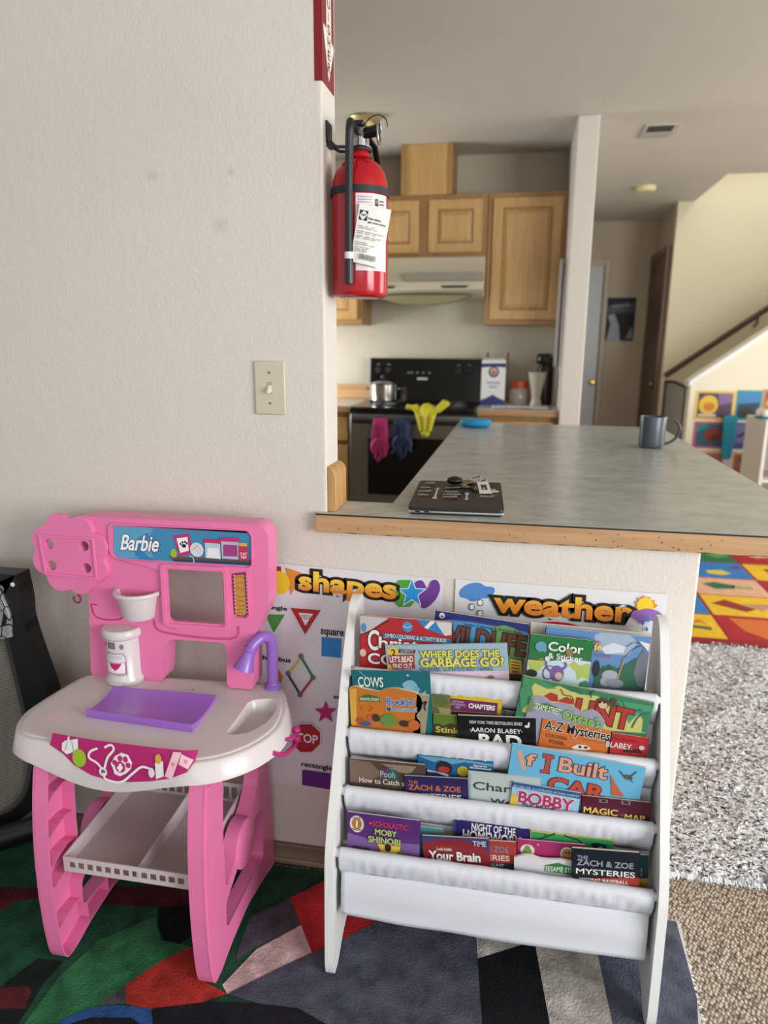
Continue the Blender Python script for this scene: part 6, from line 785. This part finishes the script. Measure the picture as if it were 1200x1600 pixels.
def arrow(u, v0, v1, up):
    s = 1 if up else -1; tip = v1 if up else v0; tail = v0 if up else v1
    a.append(('p', wh, [(u-.0022, v0+.008), (u+.0022, v0+.008), (u+.0022, v1-.008), (u-.0022, v1-.008)])); a.append(('p', wh, [(u-.009, tip-s*.022), (u, tip), (u+.009, tip-s*.022), (u, tip-s*.010)])); a.append(('p', wh, [(u-.005, tail), (u+.005, tail), (u+.005, tail+s*.02), (u-.005, tail+s*.02)]))
arrow(.052, .09, .225, True); arrow(.125, .085, .17, False)
rr = random.Random(4)
for cx, cy, n in ((.022, .21, 3), (.024, .16, 4), (.024, .115, 3), (.088, .16, 4), (.09, .125, 5), (.088, .095, 4), (.17, .15, 4), (.172, .11, 4), (.03, .25, 3)):
    for k in range(n):
        x = cx+(k-n/2)*.008; h = rr.uniform(.014, .026); a.append(('s', '#b4b1ad', .0024, [(x, cy), (x+.003, cy+h), (x+.006, cy+.002), (x+.007, cy+h*.6)]))
draw(lid, g, a, .0003); lid.build('lid', t, smooth=0)
# key bunch on the laptop
kz = .9325
t = thing('key_bunch', (.29, .25, kz), 'bunch of keys with a black fob and photo tag lying on the black laptop', 'keys')
MB().sphere((.257, .285, kz+.011), .0125, BK, 16, sx=1.75, sy=1.5, sz=.85).build('key_fob', t, subsurf=1)
BRS = M('#a8854a', .3, .9); SK = M('#a09c98', .25, .9)
def key(p, ang, mat):
    c, s = 1.35*math.cos(ang), 1.35*math.sin(ang); f = plane(p, (c, s, 0), (-s, c, 0), (0, 0, 1)); mb = MB()
    mb.shape(f, [[(.012*math.cos(q*.524), .011*math.sin(q*.524)) for q in range(12)], [(-.006+.003*math.cos(q*.785), .003*math.sin(q*.785)) for q in range(8)]], 0, .002, mat)
    mb.fprism(f, [(.010, -.004), (.040, -.004), (.044, 0), (.040, .004), (.034, .002), (.030, .004), (.026, .002), (.022, .004), (.010, .004)], 0, .002, mat); return mb.build('key', t, smooth=0)
key((.288, .272, kz+.011), -1.65, BRS); key((.296, .262, kz+.004), -1.2, SK); key((.285, .255, kz+.002), -2.5, SK)
for c, r in (((.305, .285, kz+.012), .019), ((.325, .262, kz+.009), .014)):
    MB().tube([(c[0]+r*math.cos(q*.2618), c[1]+r*math.sin(q*.2618), c[2]+.009*math.sin(q*.2618+1)) for q in range(24)], .0014, CH, 6, closed=True).build('key_ring', t)
MB().tube(smooth_loop([(.29, .26, kz+.004), (.305, .25, kz+.010), (.318, .255, kz+.006), (.325, .235, kz+.003)], 5, False), .003, BK, 8).build('strap', t)
f = plane((.326, .175, kz+.002), (.97, .2, .0), (-.19, .93, .30), (0, -.3, .95)); mb = MB().fbox(f, 0, .028, 0, .055, 0, .0025, M('#cdc9c0', .3)); draw(mb, f, [('p', '#3a3634', [(.007, .014), (.021, .014), (.021, .040), (.007, .040)]), ('e', '#b0a090', .013, .021, .003, .004)], .0028); mb.build('photo_tag', t, smooth=0)
f = plane((.350, .20, kz+.001), (.9, .4, .0), (-.4, .9, .0), (0, 0, 1)); MB().fbox(f, 0, .022, 0, .03, 0, .002, M('#bab6b0', .3)).build('white_tag', t)
# mug
mx, my = .895, 1.262; t = thing('mug', (mx, my, .914), 'dark grey blue ceramic mug at the far right of the counter', 'mug'); MG = M('#454c54', .32)
MB().lathe([(.001, 0), (.036, 0), (.043, .006), (.046, .02), (.045, .06), (.0475, .112), (.0465, .115), (.0445, .112), (.042, .06), (.043, .02), (.036, .008), (.001, .008)], (mx, my, .914), MG, 40).build('cup_body', t)
MB().tube(smooth_loop([(mx+.042, my, 1.012), (mx+.072, my, 1.016), (mx+.094, my, .992), (mx+.088, my, .960), (mx+.066, my, .936), (mx+.040, my, .928)], 6, False), .0062, MG, 12, flat=.8).build('handle', t)
t = thing('blue_dish', (.245, 1.86, .914), 'small bright blue plastic dish at the far left of the counter', 'dish')
MB().lathe([(.001, .003), (.05, .0), (.070, .012), (.074, .022), (.066, .034), (.045, .037), (.02, .034), (.001, .033)], (.218, 1.80, .914), M('#1f8fc0', .35), 32).build('dish_body', t)

# ================================================================== toy kitchen
T_ = TOY; PK = M('#e478a8', .32, var=.03, scale=20); PKD = M('#b83a74', .4); WHT = M('#d0c7c6', .25); PUR = M('#9a68c4', .28); MAG = M('#c02f78', .3); PY = -.11
t = thing('toy_kitchen', (-.33, -.23, .0125), 'pink and white plastic toy vet kitchen standing against the wall', 'toy kitchen')
pf = plane((0, PY, 0), (1, 0, 0), (0, 0, 1), (0, -1, 0))
def inset(lp, d):
    cx = sum(p[0] for p in lp)/len(lp); cy = sum(p[1] for p in lp)/len(lp); hx = max(abs(p[0]-cx) for p in lp); hy = max(abs(p[1]-cy) for p in lp)
    return [(cx+(x-cx)*(1-d/hx), cy+(z-cy)*(1-d/hy)) for x, z in lp]
win = fillet(T_['window'], .008)
hl = [[(hx+.0115*math.cos(q*.524), hz+.0115*math.sin(q*.524)) for q in range(12)] for hx, hz in T_['holes']]
main_ = dense(fillet(T_['main'], .012), .02); mb = MB().shape(pf, [main_, win]+hl[1::2], -.004, 0, PK); mb.shape(pf, [main_, offset_loop(main_, -.003)], -.055, -.003, PK)
mb.shape(pf, [fillet(T_['ridge'], .01), inset(fillet(T_['sticker'], .006), -.004), win, inset(T_['biscuit'], -.003)], 0, .0045, PK, .0018)
rect_out = fillet(inset(T_['window'], -.012), .01); mb.shape(pf, [rect_out, inset(fillet(T_['window'], .008), -.004)], .004, .009, PK, .0015)
stroke(mb, pf, T_['foldA'], .006, '#c0507f', .0006); stroke(mb, pf, T_['slot'], .0028, '#b0245a', .0008)
for q in (0, -1): stroke(mb, pf, [T_['slot'][q], (T_['slot'][q][0]+(.016 if q == 0 else -.012), T_['slot'][q][1])], .0028, '#b0245a', .0009)
mb.build('back_panel', t, smooth=40, merge=True, bevel=.0022)
cx, cz = T_['cloudc']; lobes = []
for k in range(96):
    a = 2*math.pi*k/96; lobes.append((cx+(.083+.013*abs(math.sin(a*4+.3)))*1.0*math.cos(a), cz+(.077+.013*abs(math.sin(a*4+.3)))*1.06*math.sin(a)))
mb = MB().shape(pf, [lobes]+hl, -.002, .012, PK); fr_ = T_['frame']; mb.shape(pf, [fr_, inset(fr_, .006)], .012, .0155, PK, .001); mb.build('flower_plate', t, smooth=40, merge=True, bevel=.0018)
mb = MB().shape(pf, [fillet(T_['sticker'], .006)], .0002, .0008, M('#3f86b0', .3)); sfm = T_['stickerframe']; sf = plane(sfm['TL'], sfm['u'], sfm['v'], (0, -1, 0)); draw(mb, lambda u, v, w_: sf(u, v, w_+.001), T_['stickerart'], .0002); mb.build('header_sticker', t, smooth=0)
mb = MB().shape(pf, [fillet(T_['biscuit'], .006)], .0002, .001, M('#8a2f56', .35)); bb = T_['biscuit']; mb.shape(pf, [inset(bb, .005)], .001, .0013, M('#c08a3c', .5))
bx0 = sum(p[0] for p in bb)/5; rr = random.Random(2)
for k in range(9): z = .702+.0105*k; stroke(mb, pf, [(bx0-.010, z+rr.uniform(-.004, .004)), (bx0, z+rr.uniform(-.004, .004)), (bx0+.010, z+rr.uniform(-.004, .004))], .0008, '#5a3216', .0016)
for k in range(12):
    z = .700+.0082*k
    for s in (-1, 1): mb.poly([pf(bx0+s*.0135+.0014*math.cos(q*.785), z+.0014*math.sin(q*.785), .0015) for q in range(8)], M('#f0e4ea'))
mb.build('treat_sticker', t, smooth=0)
# half-round basin on the panel
bc_ = ((T_['shelf'][0][0]+T_['shelf'][1][0])/2, PY)
MB().lathe([(.001, .0), (.034, .0), (.037, .004), (.046, .052), (.0525, .054), (.0545, .059), (.0525, .064), (.046, .064), (.043, .058), (.035, .006), (.001, .005)], (bc_[0], PY-.001, .678), WHT, 28, 180, 360, sy=.95).build('wall_basin', t)
# treat dispenser
dx = -.452; dz = .5215; DS = .82
mb = MB().lathe([(r_*DS, z_) for r_, z_ in ((.001, 0), (.051, 0), (.053, .004), (.053, .012), (.047, .018), (.047, .108), (.052, .110), (.056, .116), (.055, .126), (.050, .131), (.001, .133))], (dx, PY-.001, dz), WHT, 32, 180, 360)
cf = cyl(dx, PY-.001, .047*DS)
draw(mb, lambda u, v, w_: cf(u-.006, v+dz, w_), [('e', '#7a7478', -.022, .097, .0035, .006), ('e', '#7a7478', .022, .095, .0045, .0065), ('p', '#5a5658', [(-.011, .090), (.008, .090), (.008, .105), (-.011, .105)]), ('p', '#8a7468', [(-.009, .092), (.006, .092), (.006, .103), (-.009, .103)]),
 ('p', '#8a8a90', [(-.022, .026), (.030, .026), (.030, .070), (.024, .080), (-.016, .080), (-.022, .070)]), ('p', '#d9d4d6', [(-.020, .028), (.028, .028), (.028, .069), (.022, .078), (-.014, .078), (-.020, .069)]), ('p', '#b02a5c', [(-.020, .030), (.028, .030), (.028, .058), (-.020, .058)]), ('p', '#e6dfe2', [(-.0185, .032), (.0265, .032), (.0265, .057), (-.0185, .057)]), ('p', '#b82060', [(-.010, .056), (.020, .056), (.014, .046), (.005, .038), (-.006, .046)]), ('p', '#c9c4c8', [(-.014, .0755), (.022, .0755), (.022, .066), (-.014, .066)])], .0006, strip=.005)
cf2 = cyl(dx, PY-.001, .053*DS); draw(mb, lambda u, v, w_: cf2(u, v+dz, w_), [('p', '#8a8488', [(-.022, .003), (.018, .003), (.018, .012), (-.022, .012)]), ('p', '#dcd6d6', [(-.021, .0038), (.017, .0038), (.017, .0112), (-.021, .0112)])], .0006, strip=.005)
mb.build('treat_dispenser', t, smooth=45)
hx_, hz_ = T_['hook']; MB().tube([(hx_+.0085*math.cos(a), PY-.004, hz_-.004+.0095*math.sin(a)) for a in [R(q) for q in range(150, 455, 18)]], .0024, M('#8f1f4a', .3), 8).build('hook', t)
# table top: closed ring outlines
TZ = .525; base_out = dense(fillet(T_['table'], .035, 6), .012)
ccx = sum(p[0] for p in base_out)/len(base_out); ccy = sum(p[1] for p in base_out)/len(base_out)
off = offset_loop
def zbot(x, y):
    if y > -.30: return .478
    u = (x+.345)/.19
    return .478-.040*math.cos(max(-1, min(1, u))*math.pi/2)**1.5
sink = fillet(T_['sink'], .02, 4); mb = MB(); top = lambda u, v, w_=0.: Vector((u, v, TZ-.004+w_))
o0, o1, o2, o3, o4, o5 = off(base_out, -.016), off(base_out, -.010), off(base_out, -.002), off(base_out, .001), off(base_out, .004), off(base_out, .013)
mb.shape(top, [o0, sink], 0, 0, WHT)
rings = [[(x, y, TZ-.004) for x, y in o0], [(x, y, TZ-.004) for x, y in o1], [(x, y, TZ-.0045) for x, y in off(base_out, -.008)], [(x, y, TZ-.0065) for x, y in off(base_out, -.0066)], [(x, y, TZ-.0068) for x, y in o2], [(x, y, TZ-.0072) for x, y in o3], [(x, y, TZ-.0095) for x, y in o4], [(x, y, zbot(x, y)) for x, y in o5], [(x, y, zbot(x, y)) for x, y in off(base_out, .010)], [(x, y, TZ-.012) for x, y in o3]]
mb.grid([list(c) for c in zip(*rings)], WHT, closed_u=True)
sn = len(sink); scx = sum(p[0] for p in sink)/sn; scy = sum(p[1] for p in sink)/sn
S_ = []
for s_, z in ((1, TZ-.004), (.94, TZ-.010), (.84, TZ-.034), (.6, TZ-.042), (.02, TZ-.043)): S_.append([(scx+(x-scx)*s_, scy+(y-scy)*s_, z) for x, y in sink])
mb.grid([list(c) for c in zip(*S_)], WHT, closed_u=True)
stn = M('#b8342f', .4); rr = random.Random(6)
def spot(x, y, z, r, m_, ex=1.): mb.poly([(x+r*ex*rr.uniform(.6, 1.2)*math.cos(a*.7), y+r*rr.uniform(.6, 1.2)*math.sin(a*.7), z) for a in range(9)], m_)
spot(scx+.012, scy-.02, TZ-.0415, .007, stn); spot(scx+.017, scy-.008, TZ-.0418, .004, stn); spot(scx+.004, scy-.028, TZ-.0415, .003, M('#5a2a22', .4))
spot(-.28, -.13, TZ-.0037, .0025, M('#6a5a58', .4), 2)
for k in range(7): i = int(len(o1)*(.66+.035*k)) % len(o1); spot(o1[i][0]*.998-.001, o1[i][1], TZ-.0036, .0016, M('#8a4a48', .4))
for k in range(3): spot(-.50+.05*k, -.30+.045*k, TZ-.0037, .022, M('#dcc4c6', .25), 1.6)
mb.build('tabletop', t, smooth=45)
# sticker on the table front
fr_line = sorted([p for p in o5 if p[1] < -.30 and p[0] < -.12])
top_line = sorted([p for p in o4 if p[1] < -.30 and p[0] < -.12])
def yint(line, x):
    for a, b_ in zip(line, line[1:]):
        if a[0] <= x <= b_[0]: return a[1]+(b_[1]-a[1])*(x-a[0])/max(b_[0]-a[0], 1e-6)
    return line[0][1] if x < line[0][0] else line[-1][1]
ap = T_['apron']; af0 = plane(ap['TL'], ap['u'], ap['v'], (0, -1, 0))
def af(u, v, w_=0.):
    p = af0(u, v); k = max(-.6, min(1, (TZ-.0095-p.z)/(TZ-.0095-zbot(p.x, -.4)))); return Vector((p.x, yint(top_line, p.x)*(1-k)+yint(fr_line, p.x)*k-w_-.0012, p.z))
mb = MB(); ol = ap['outline']; n = len(ol)
N = 60; us = [min(p[0] for p in ol)+(max(p[0] for p in ol)-min(p[0] for p in ol))*i/N for i in range(N+1)]; mg = M('#b4266c', .3)
for i in range(N):
    q = clip(ol, us[i], us[i+1], -1, 1)
    if len(q) >= 3: mb.poly([af(u, v, 0) for u, v in q], mg)
draw(mb, af, ap['art'], .0014, strip=.004); mb.build('front_sticker', t, smooth=0)
# purple mat
pd = [Vector((*p, 0)) for p in T_['pad']]; P = []
for i in range(13):
    v = i/12; l = pd[0].lerp(pd[3], v); r = pd[1].lerp(pd[2], v); h = .004+.012*(abs(v-.45)/.55)**2.5; P.append([tuple(l.lerp(r, j/8)+Vector((0, 0, TZ-.002+h))) for j in range(9)])
mb = MB().grid(P, PUR); low = [[(x, y, TZ-.004) for x, y, z in row] for row in P]; mb.grid(low, PUR)
for e in (0, -1): mb.grid([[p, q] for p, q in zip(P[e], low[e])], PUR); mb.grid([[r_[e], s_[e]] for r_, s_ in zip(P, low)], PUR)
mb.build('exam_mat', t, smooth=40, bevel=0)
# faucet
fx, fy = -.108, -.083; FP = M('#8d62b8', .28)
mb = MB().lathe([(.001, 0), (.020, 0), (.020, .006), (.014, .010), (.013, .014)], (fx, fy, TZ-.004), FP, 24)
mb.tube(smooth_loop([(fx, fy, TZ), (fx, fy, TZ+.06), (fx, fy, TZ+.095), (fx-.003, fy-.008, TZ+.118), (fx-.014, fy-.026, TZ+.126), (fx-.026, fy-.042, TZ+.116), (fx-.031, fy-.049, TZ+.106)], 6, False), .0125, FP, 16)
mb.build('faucet', t); ax_ = Vector((-.30, -.22, -.93)).normalized()
mb = MB().lathe([(.013, -.006), (.0145, -.004), (.0145, .002), (.013, .004), (.015, .020), (.021, .040), (.0235, .045), (.0205, .043), (.012, .02), (.001, .018)], (fx-.031, fy-.049, TZ+.106), FP, 24, axis=ax_); mb.build('faucet_head', t)
# side frames
def side(xo, xi, name_):
    s = 1 if xi > xo else -1; f = plane((xo, 0, 0), (0, 1, 0), (0, 0, 1), (s, 0, 0)); dpt = abs(xi-xo)
    outl = [(-.386, .0125), (-.397, .04), (-.404, .10), (-.408, .18), (-.407, .26), (-.402, .33), (-.394, .39), (-.382, .45), (-.366, .50), (-.06, .50), (-.045, .30), (-.022, .0125), (-.05, .0125), (-.09, .022), (-.20, .040), (-.29, .030), (-.355, .0125)]
    h1 = fillet([(-.300, .46), (-.125, .46), (-.115, .30), (-.150, .262), (-.245, .215), (-.312, .175), (-.312, .30)], .02)
    h2 = fillet([(-.315, .145), (-.318, .085), (-.10, .085), (-.092, .205), (-.125, .225), (-.235, .182)], .014)
    outl = fillet(outl, .018, 4)
    mb = MB().shape(f, [outl, h1, h2], 0, .004, PK)
    mb.shape(f, [outl, offset_loop(outl, -.0028)], .003, dpt, PK)
    for lp in (h1, h2): mb.shape(f, [offset_loop(lp, .0028), lp], .003, dpt, PK)
    if True:
        gp = [(-.387, .03), (-.396, .10), (-.400, .18), (-.399, .26), (-.394, .33), (-.386, .39), (-.372, .455), (-.364, .455), (-.378, .39), (-.386, .33), (-.391, .26), (-.392, .18), (-.388, .10), (-.379, .03)]
        mb.shape(f, [gp], -.0022, 0, PK, .0008)
    o = mb.build(name_, t, smooth=35, merge=True, bevel=.0012)
    disc = MB().lathe([(.001, -.004), (.050, -.004), (.054, -.001), (.054, dpt*.9)], f(-.205, .205, 0), PK, 32, axis=(s, 0, 0)); disc.build('paw_disc', t, smooth=40)
    for z in (.10, .20, .25, .315, .39):
        yf = -.394 if z < .35 else -.386
        MB().grid([[f(yf, z-.004, .004), f(yf, z-.004, dpt*.92)], [f(-.365, z+.005, .004), f(-.365, z+.005, dpt*.92)], [f(-.335, z+.006, .004), f(-.335, z+.006, dpt*.8)], [f(-.314, z+.002, .004), f(-.314, z+.002, dpt*.92)]], PK).build('stiffening_rib', t, smooth=0, solid=.0022)
    for y in (-.30, -.22, -.14): MB().grid([[f(y, .040, .004), f(y, .040, dpt*.9)], [f(y, .084, .004), f(y, .084, dpt*.9)]], PK).build('stiffening_rib', t, smooth=0, solid=.0022)
side(-.503, -.470, 'side_frame'); side(-.140, -.173, 'side_frame')
# pull-out tray
TR = M('#cdbfbf', .3); mb = MB(); tx0, tx1, ty0, ty1, tz = -.462, -.180, -.375, -.10, .222
f = plane((0, 0, tz), (1, 0, 0), (0, 1, 0), (0, 0, 1)); mb.fbox(f, tx0, tx1, ty0, ty1, 0, .003, M('#bfadae', .35, bump=.2, bscale=40))
def lattice(p0, U, L_, H_, n):
    f = plane(p0, U, (0, 0, 1), Vector(U).cross(Vector((0, 0, 1)))); holes = []
    for k in range(n):
        a = .012+(L_-.024)*k/n; b_ = a+(L_-.024)/n-.006; holes.append([(a, .010), (b_, .010), (b_, H_-.010), (a, H_-.010)])
    mb.shape(f, [[(0, 0), (L_, 0), (L_, H_), (0, H_)]]+holes, -.0012, .0012, TR)
lattice((tx0, ty0, tz), (1, 0, 0), tx1-tx0, .034, 13); lattice((tx0, ty1, tz), (1, 0, 0), tx1-tx0, .052, 13)
for x in (tx0, tx1):
    mb.prism([(x-.0012, ty0, tz), (x-.0012, ty1, tz), (x-.0012, ty1, tz+.052), (x-.0012, ty0, tz+.034)], [(x+.0012, ty0, tz), (x+.0012, ty1, tz), (x+.0012, ty1, tz+.052), (x+.0012, ty0, tz+.034)], TR)
xm = -.300; mb.prism([(xm-.0012, ty0, tz), (xm-.0012, ty1, tz), (xm-.0012, ty1, tz+.045), (xm-.0012, ty0, tz+.028)], [(xm+.0012, ty0, tz), (xm+.0012, ty1, tz), (xm+.0012, ty1, tz+.045), (xm+.0012, ty0, tz+.028)], TR)
mb.build('storage_tray', t, smooth=0)
for pts, c_ in (([(-.034, -.235, .487), (-.028, -.205, .473), (-.027, -.185, .467), (-.028, -.170, .466)], (-.028, -.166, .470)), ([(-.037, -.285, .487), (-.030, -.245, .460), (-.029, -.205, .447), (-.029, -.175, .441), (-.029, -.166, .443)], (-.029, -.162, .448))):
    mb = MB().tube(smooth_loop(pts, 5, False), .0048, MAG, 10); mb.sphere(c_, .0092, MAG, 16); mb.build('hook', t)

# ================================================================== sling book rack
t = thing('sling_book_rack', (.395, -.17, .012), 'white children sling book rack full of picture books by the half wall', 'book rack'); WR = M('#dfdfdd', .35)
ol = [(-.318, .0), (-.326, .03), (-.318, .27), (-.300, .33), (-.155, .635), (-.10, .725), (-.075, .738), (-.045, .735), (-.030, .715), (-.024, .45), (-.022, .0), (-.06, .0), (-.085, .03), (-.13, .05), (-.20, .05), (-.245, .035), (-.29, .0)]
ol = fillet(ol, .022, 4)
for x0, x1 in ((.073, .091), (.700, .717)):
    f = plane((x0, 0, .012), (0, 1, 0), (0, 0, 1), (1, 0, 0)); MB().shape(f, [ol], 0, x1-x0, WR).build('side_panel', t, smooth=40, merge=True, bevel=.004, seg=3)
FAB = M('#cfd1d8', .85, bump=.06, bscale=300)
for k, (yb, zb) in enumerate(BARS):
    yc = yb-.0125; MB().tube([(.090, yc, zb), (.701, yc, zb)], .0085, WR, 16).build('front_dowel', t)
    back = (.055, .03, .03, .045)[k]; MB().tube([(.090, yb+back, zb-.02), (.701, yb+back, zb-.02)], .006, WR, 12).build('rear_dowel', t)
    sec = [(yc+.0085, zb-.056), (yc+.002, zb-.041), (yc-.0055, zb-.027), (yc-.011, zb-.012), (yc-.0125, zb)]
    sec += [(yc-.0125*math.cos(a), zb+.0115*math.sin(a)) for a in (.5, 1.0, 1.57, 2.1, 2.6)]
    zl = zb-.098 if k < 3 else .150
    sec += [(yc+.0105, zb-.002), (yc+.0098, zb-.04)]+[(yc+.0098, zb-.04+(zl-zb+.04)*q/5) for q in range(1, 6)]
    m_ = (yc+.0098+yb+back-.006)/2; rad = (yb+back-.006-yc-.0098)/2
    sec += [(m_-rad*math.cos(a), zl-.012*math.sin(a)) for a in (.6, 1.2, 1.57, 2.0, 2.6)]+[(yb+back-.006, zl), (yb+back-.007, zb-.03)]
    P = []
    for i in range(141):
        x = .098+(.6945-.098)*i/140; row = []
        for j, (y, z) in enumerate(sec):
            wv = .9-2.2*abs(noise.noise((x*62+j*1.3, j*.22+k*7, 1.5)))+.8*noise.noise((x*20, j*.8+k*5, 4)); amp = (.0004, .0016, .0026, .0024, .0014)[j] if j < 5 else .0008
            if j <= 9: y2 = y-wv*amp
            else: y2 = y+.0010*noise.noise((x*12, j*.5, k))
            ex = 0
            row.append((x, y2, z+(.0010*noise.noise((x*25, k, 3)) if j < 12 else 0)))
        P.append(row)
    if k == 3:      # the lowest pocket has a long flat front apron with a stitched hem
        P2 = []
        for i in range(61):
            x = .102+(.690-.102)*i/60; row = []
            for j in range(12):
                v = j/11; row.append((x, yc-.0005-.009*math.sin(min(1.57, v*3))+(.0022+.001*v)*noise.noise((x*9+v*1.5, v*2, 8)), zb-.040-(zb-.040-.150+.006*math.sin((x-.1)*5.3))*v))
            P2.append(row)
        mb = MB().grid(P, FAB); mb.grid(P2, FAB)
    else: mb = MB().grid(P, FAB)
    mb.build('fabric_pocket', t, smooth=80, solid=.0009)
    for x in (.0915, .6985):
        pass
# ---- books, each one a cover and its pages
PG = M('#d8d0bf', .8)
def muted(c):
    """cover colours toned down: slightly less saturated and darker"""
    v = [int(c[i:i+2], 16) for i in (1, 3, 5)]; top = max(v)
    return '#%02x%02x%02x' % tuple(round((x+(top-x)*.08)*.91) for x in v)
for b in BOOKS:
    b['base'] = muted(b['base']); b['spine'] = muted(b['spine'])
    b['art'] = [tuple([a[0], muted(a[1])]+[muted(x) if isinstance(x, str) and x[:1] == '#' else x for x in a[2:]]) for a in b['art']]
    TL = Vector(b['TL']); U = Vector(b['u']); V = Vector(b['v']); Nn = Vector((0, -1, 0)); W_, H_, th = b['w'], b['h'], b['t']
    lab = b['label']; nm = 'board_book' if 'board' in lab else 'colouring_book' if 'colour' in lab else 'chapter_book' if ('chapter' in lab or 'mystery' in lab) else 'picture_book'
    bot = TL+U*(W_/2)-V*H_; t = thing(nm, (bot.x, bot.y+th/2, bot.z), lab, 'book', 'books in the sling rack')
    f = plane(TL, U, V, Nn); cov = M(b['base'], .3)
    mb = MB(); c_ = .0007
    if b['wave']:
        wv = [tuple(p) for p in b['wave']]; top_ = smooth_loop(wv[1:-1], 4, False); lp = [(top_[0][0], -H_)]+top_+[(top_[-1][0], -H_)]
        mb.fprism(f, lp, -c_, 0, cov); mb.fprism(f, lp, -th, -th+c_, cov)
        draw(mb, f, b['art'], .0003, (min(p[0] for p in lp), max(p[0] for p in lp), -H_, 1)); mb.build('cover', t, smooth=0)
        MB().fprism(f, lp, -th+c_, -c_, PG).build('pages', t, smooth=0)
    else:
        mb.fbox(f, 0, W_, -H_, 0, -c_, 0, cov); mb.fbox(f, 0, W_, -H_, 0, -th, -th+c_, cov); mb.fbox(f, 0, .0009, -H_, 0, -th, 0, M(b['spine'], .4))
        draw(mb, f, b['art'], .0003, (.0003, W_-.0003, -H_, -.0002)); mb.build('cover', t, smooth=0)
        MB().fbox(f, .001, W_-.0012, -H_+.001, -.0006, -th+c_, -c_, PG).build('pages', t, smooth=0)

# ================================================================== black mesh chair at the left
t = thing('mesh_chair', (-.95, -.2, 0), 'black framed mesh chair with a silver crackled patch at the left edge', 'chair'); CB = M('#0c0c0d', .4)
cx = -1.0
def cp(x, z, y=-.125): return (x, y, z)
def mir(pts): return [(2*cx-p[0], p[1], p[2]) for p in pts]
outer = [(-.690, .765), (-.683, .70), (-.684, .655), (-.668, .58), (-.640, .47), (-.630, .38), (-.645, .30), (-.690, .20), (-.75, .13), (-.86, .07)]
inner = [(-.735, .745), (-.735, .68), (-.738, .64), (-.727, .60), (-.708, .44), (-.700, .36), (-.707, .27), (-.740, .185), (-.80, .13), (-.88, .10)]
oo = smooth_loop(outer, 4, False); ii = smooth_loop(inner, 4, False); mb = MB(); fc = plane((0, -.125, 0), (1, 0, 0), (0, 0, 1), (0, -1, 0))
for sgn in (1, -1):
    for a in range(len(oo)-1):
        q = [oo[a], oo[a+1], ii[a+1], ii[a]]
        if sgn < 0: q = [(2*cx-x, z) for x, z in q]
        mb.fprism(fc, q, -.035, .012, CB)
mb.fprism(fc, [(-.690, .765), (2*cx+.690, .765), (2*cx+.735, .70), (-.735, .70)], -.035, .012, CB)
mb.build('back_frame', t, smooth=30, merge=True)
MB().lathe([(.0001, .0125), (.0052, .0125), (.0052, .0140), (.0001, .0142)], (-.699, -.125, .742), M('#d8d4d0', .5), 14, axis=(0, -1, 0)).build('rivet', t)
mt, nt, b = nodes_mat('mesh_fabric'); tc = nt.nodes.new('ShaderNodeTexCoord'); wv = nt.nodes.new('ShaderNodeTexWave'); wv.bands_direction = 'Z'; wv.inputs['Scale'].default_value = 60; wv.inputs['Distortion'].default_value = .4
rp = ramp(nt, [(.2, '#4d4944'), (.8, '#8a847b')]); nt.links.new(tc.outputs['Object'], wv.inputs['Vector']); nt.links.new(wv.outputs['Fac'], rp.inputs['Fac']); nt.links.new(rp.outputs['Color'], b.inputs['Base Color']); b.inputs['Roughness'].default_value = .8
P = []
for a in range(len(ii)): x, z = ii[a]; P.append([(x+(2*(cx-x))*u/10, -.118+.02*math.sin(u/10*3.14), z) for u in range(11)])
MB().grid(P, mt).build('mesh_back', t, solid=.003)
P = []
for a in range(8, len(ii)): x, z = ii[a]; P.append([(x-.018*q, -.128, z) for q in range(2)])
MB().grid(P, M('#3a3835', .8)).build('mesh_border', t, solid=.003)
mt, nt, b = nodes_mat('crackled_silver'); tc = nt.nodes.new('ShaderNodeTexCoord'); vo = nt.nodes.new('ShaderNodeTexVoronoi'); vo.feature = 'DISTANCE_TO_EDGE'; vo.inputs['Scale'].default_value = 26; n1 = nt.nodes.new('ShaderNodeTexNoise'); n1.inputs['Scale'].default_value = 130
r1 = ramp(nt, [(.02, '#1a1a1c'), (.045, '#9a9a9c')]); bp = nt.nodes.new('ShaderNodeBump'); bp.inputs['Strength'].default_value = .9; nt.links.new(tc.outputs['Object'], vo.inputs['Vector']); nt.links.new(tc.outputs['Object'], n1.inputs['Vector']); nt.links.new(vo.outputs['Distance'], r1.inputs['Fac']); nt.links.new(r1.outputs['Color'], b.inputs['Base Color']); nt.links.new(n1.outputs['Fac'], bp.inputs['Height']); nt.links.new(bp.outputs['Normal'], b.inputs['Normal']); b.inputs['Roughness'].default_value = .3; b.inputs['Metallic'].default_value = .3
pt = smooth_loop([(-.742, .742), (-.725, .71), (-.712, .665), (-.715, .625), (-.722, .612), (-.80, .60), (-.92, .60), (-.92, .742)], 4)
MB().fprism(fc, pt, .010, .020, mt).build('silver_patch', t, smooth=0, bevel=.003)
mb = MB().tube([(-.60-.05, -.16, .15), (-.80, -.20, .10), (-1.0, -.26, .08)], .028, CB, 12); mb.build('seat_arm', t)
MB().sphere((-.678, -.15, .16), .022, CB, 16).build('knob', t)
mb = MB().tube([(-1.15, -.26, .05), (-1.15, -.26, .12)], .03, CB, 14)
for k in range(5): a = k*1.2566+.3; mb.tube([(-1.15, -.26, .06), (-1.15+.2*math.cos(a), -.26+.19*math.sin(a), .035)], .014, CB, 10)
mb.build('base', t)
for k in range(5): a = k*1.2566+.3; MB().sphere((-1.15+.2*math.cos(a), -.26+.19*math.sin(a), .032), .020, CB, 14).build('caster', t)
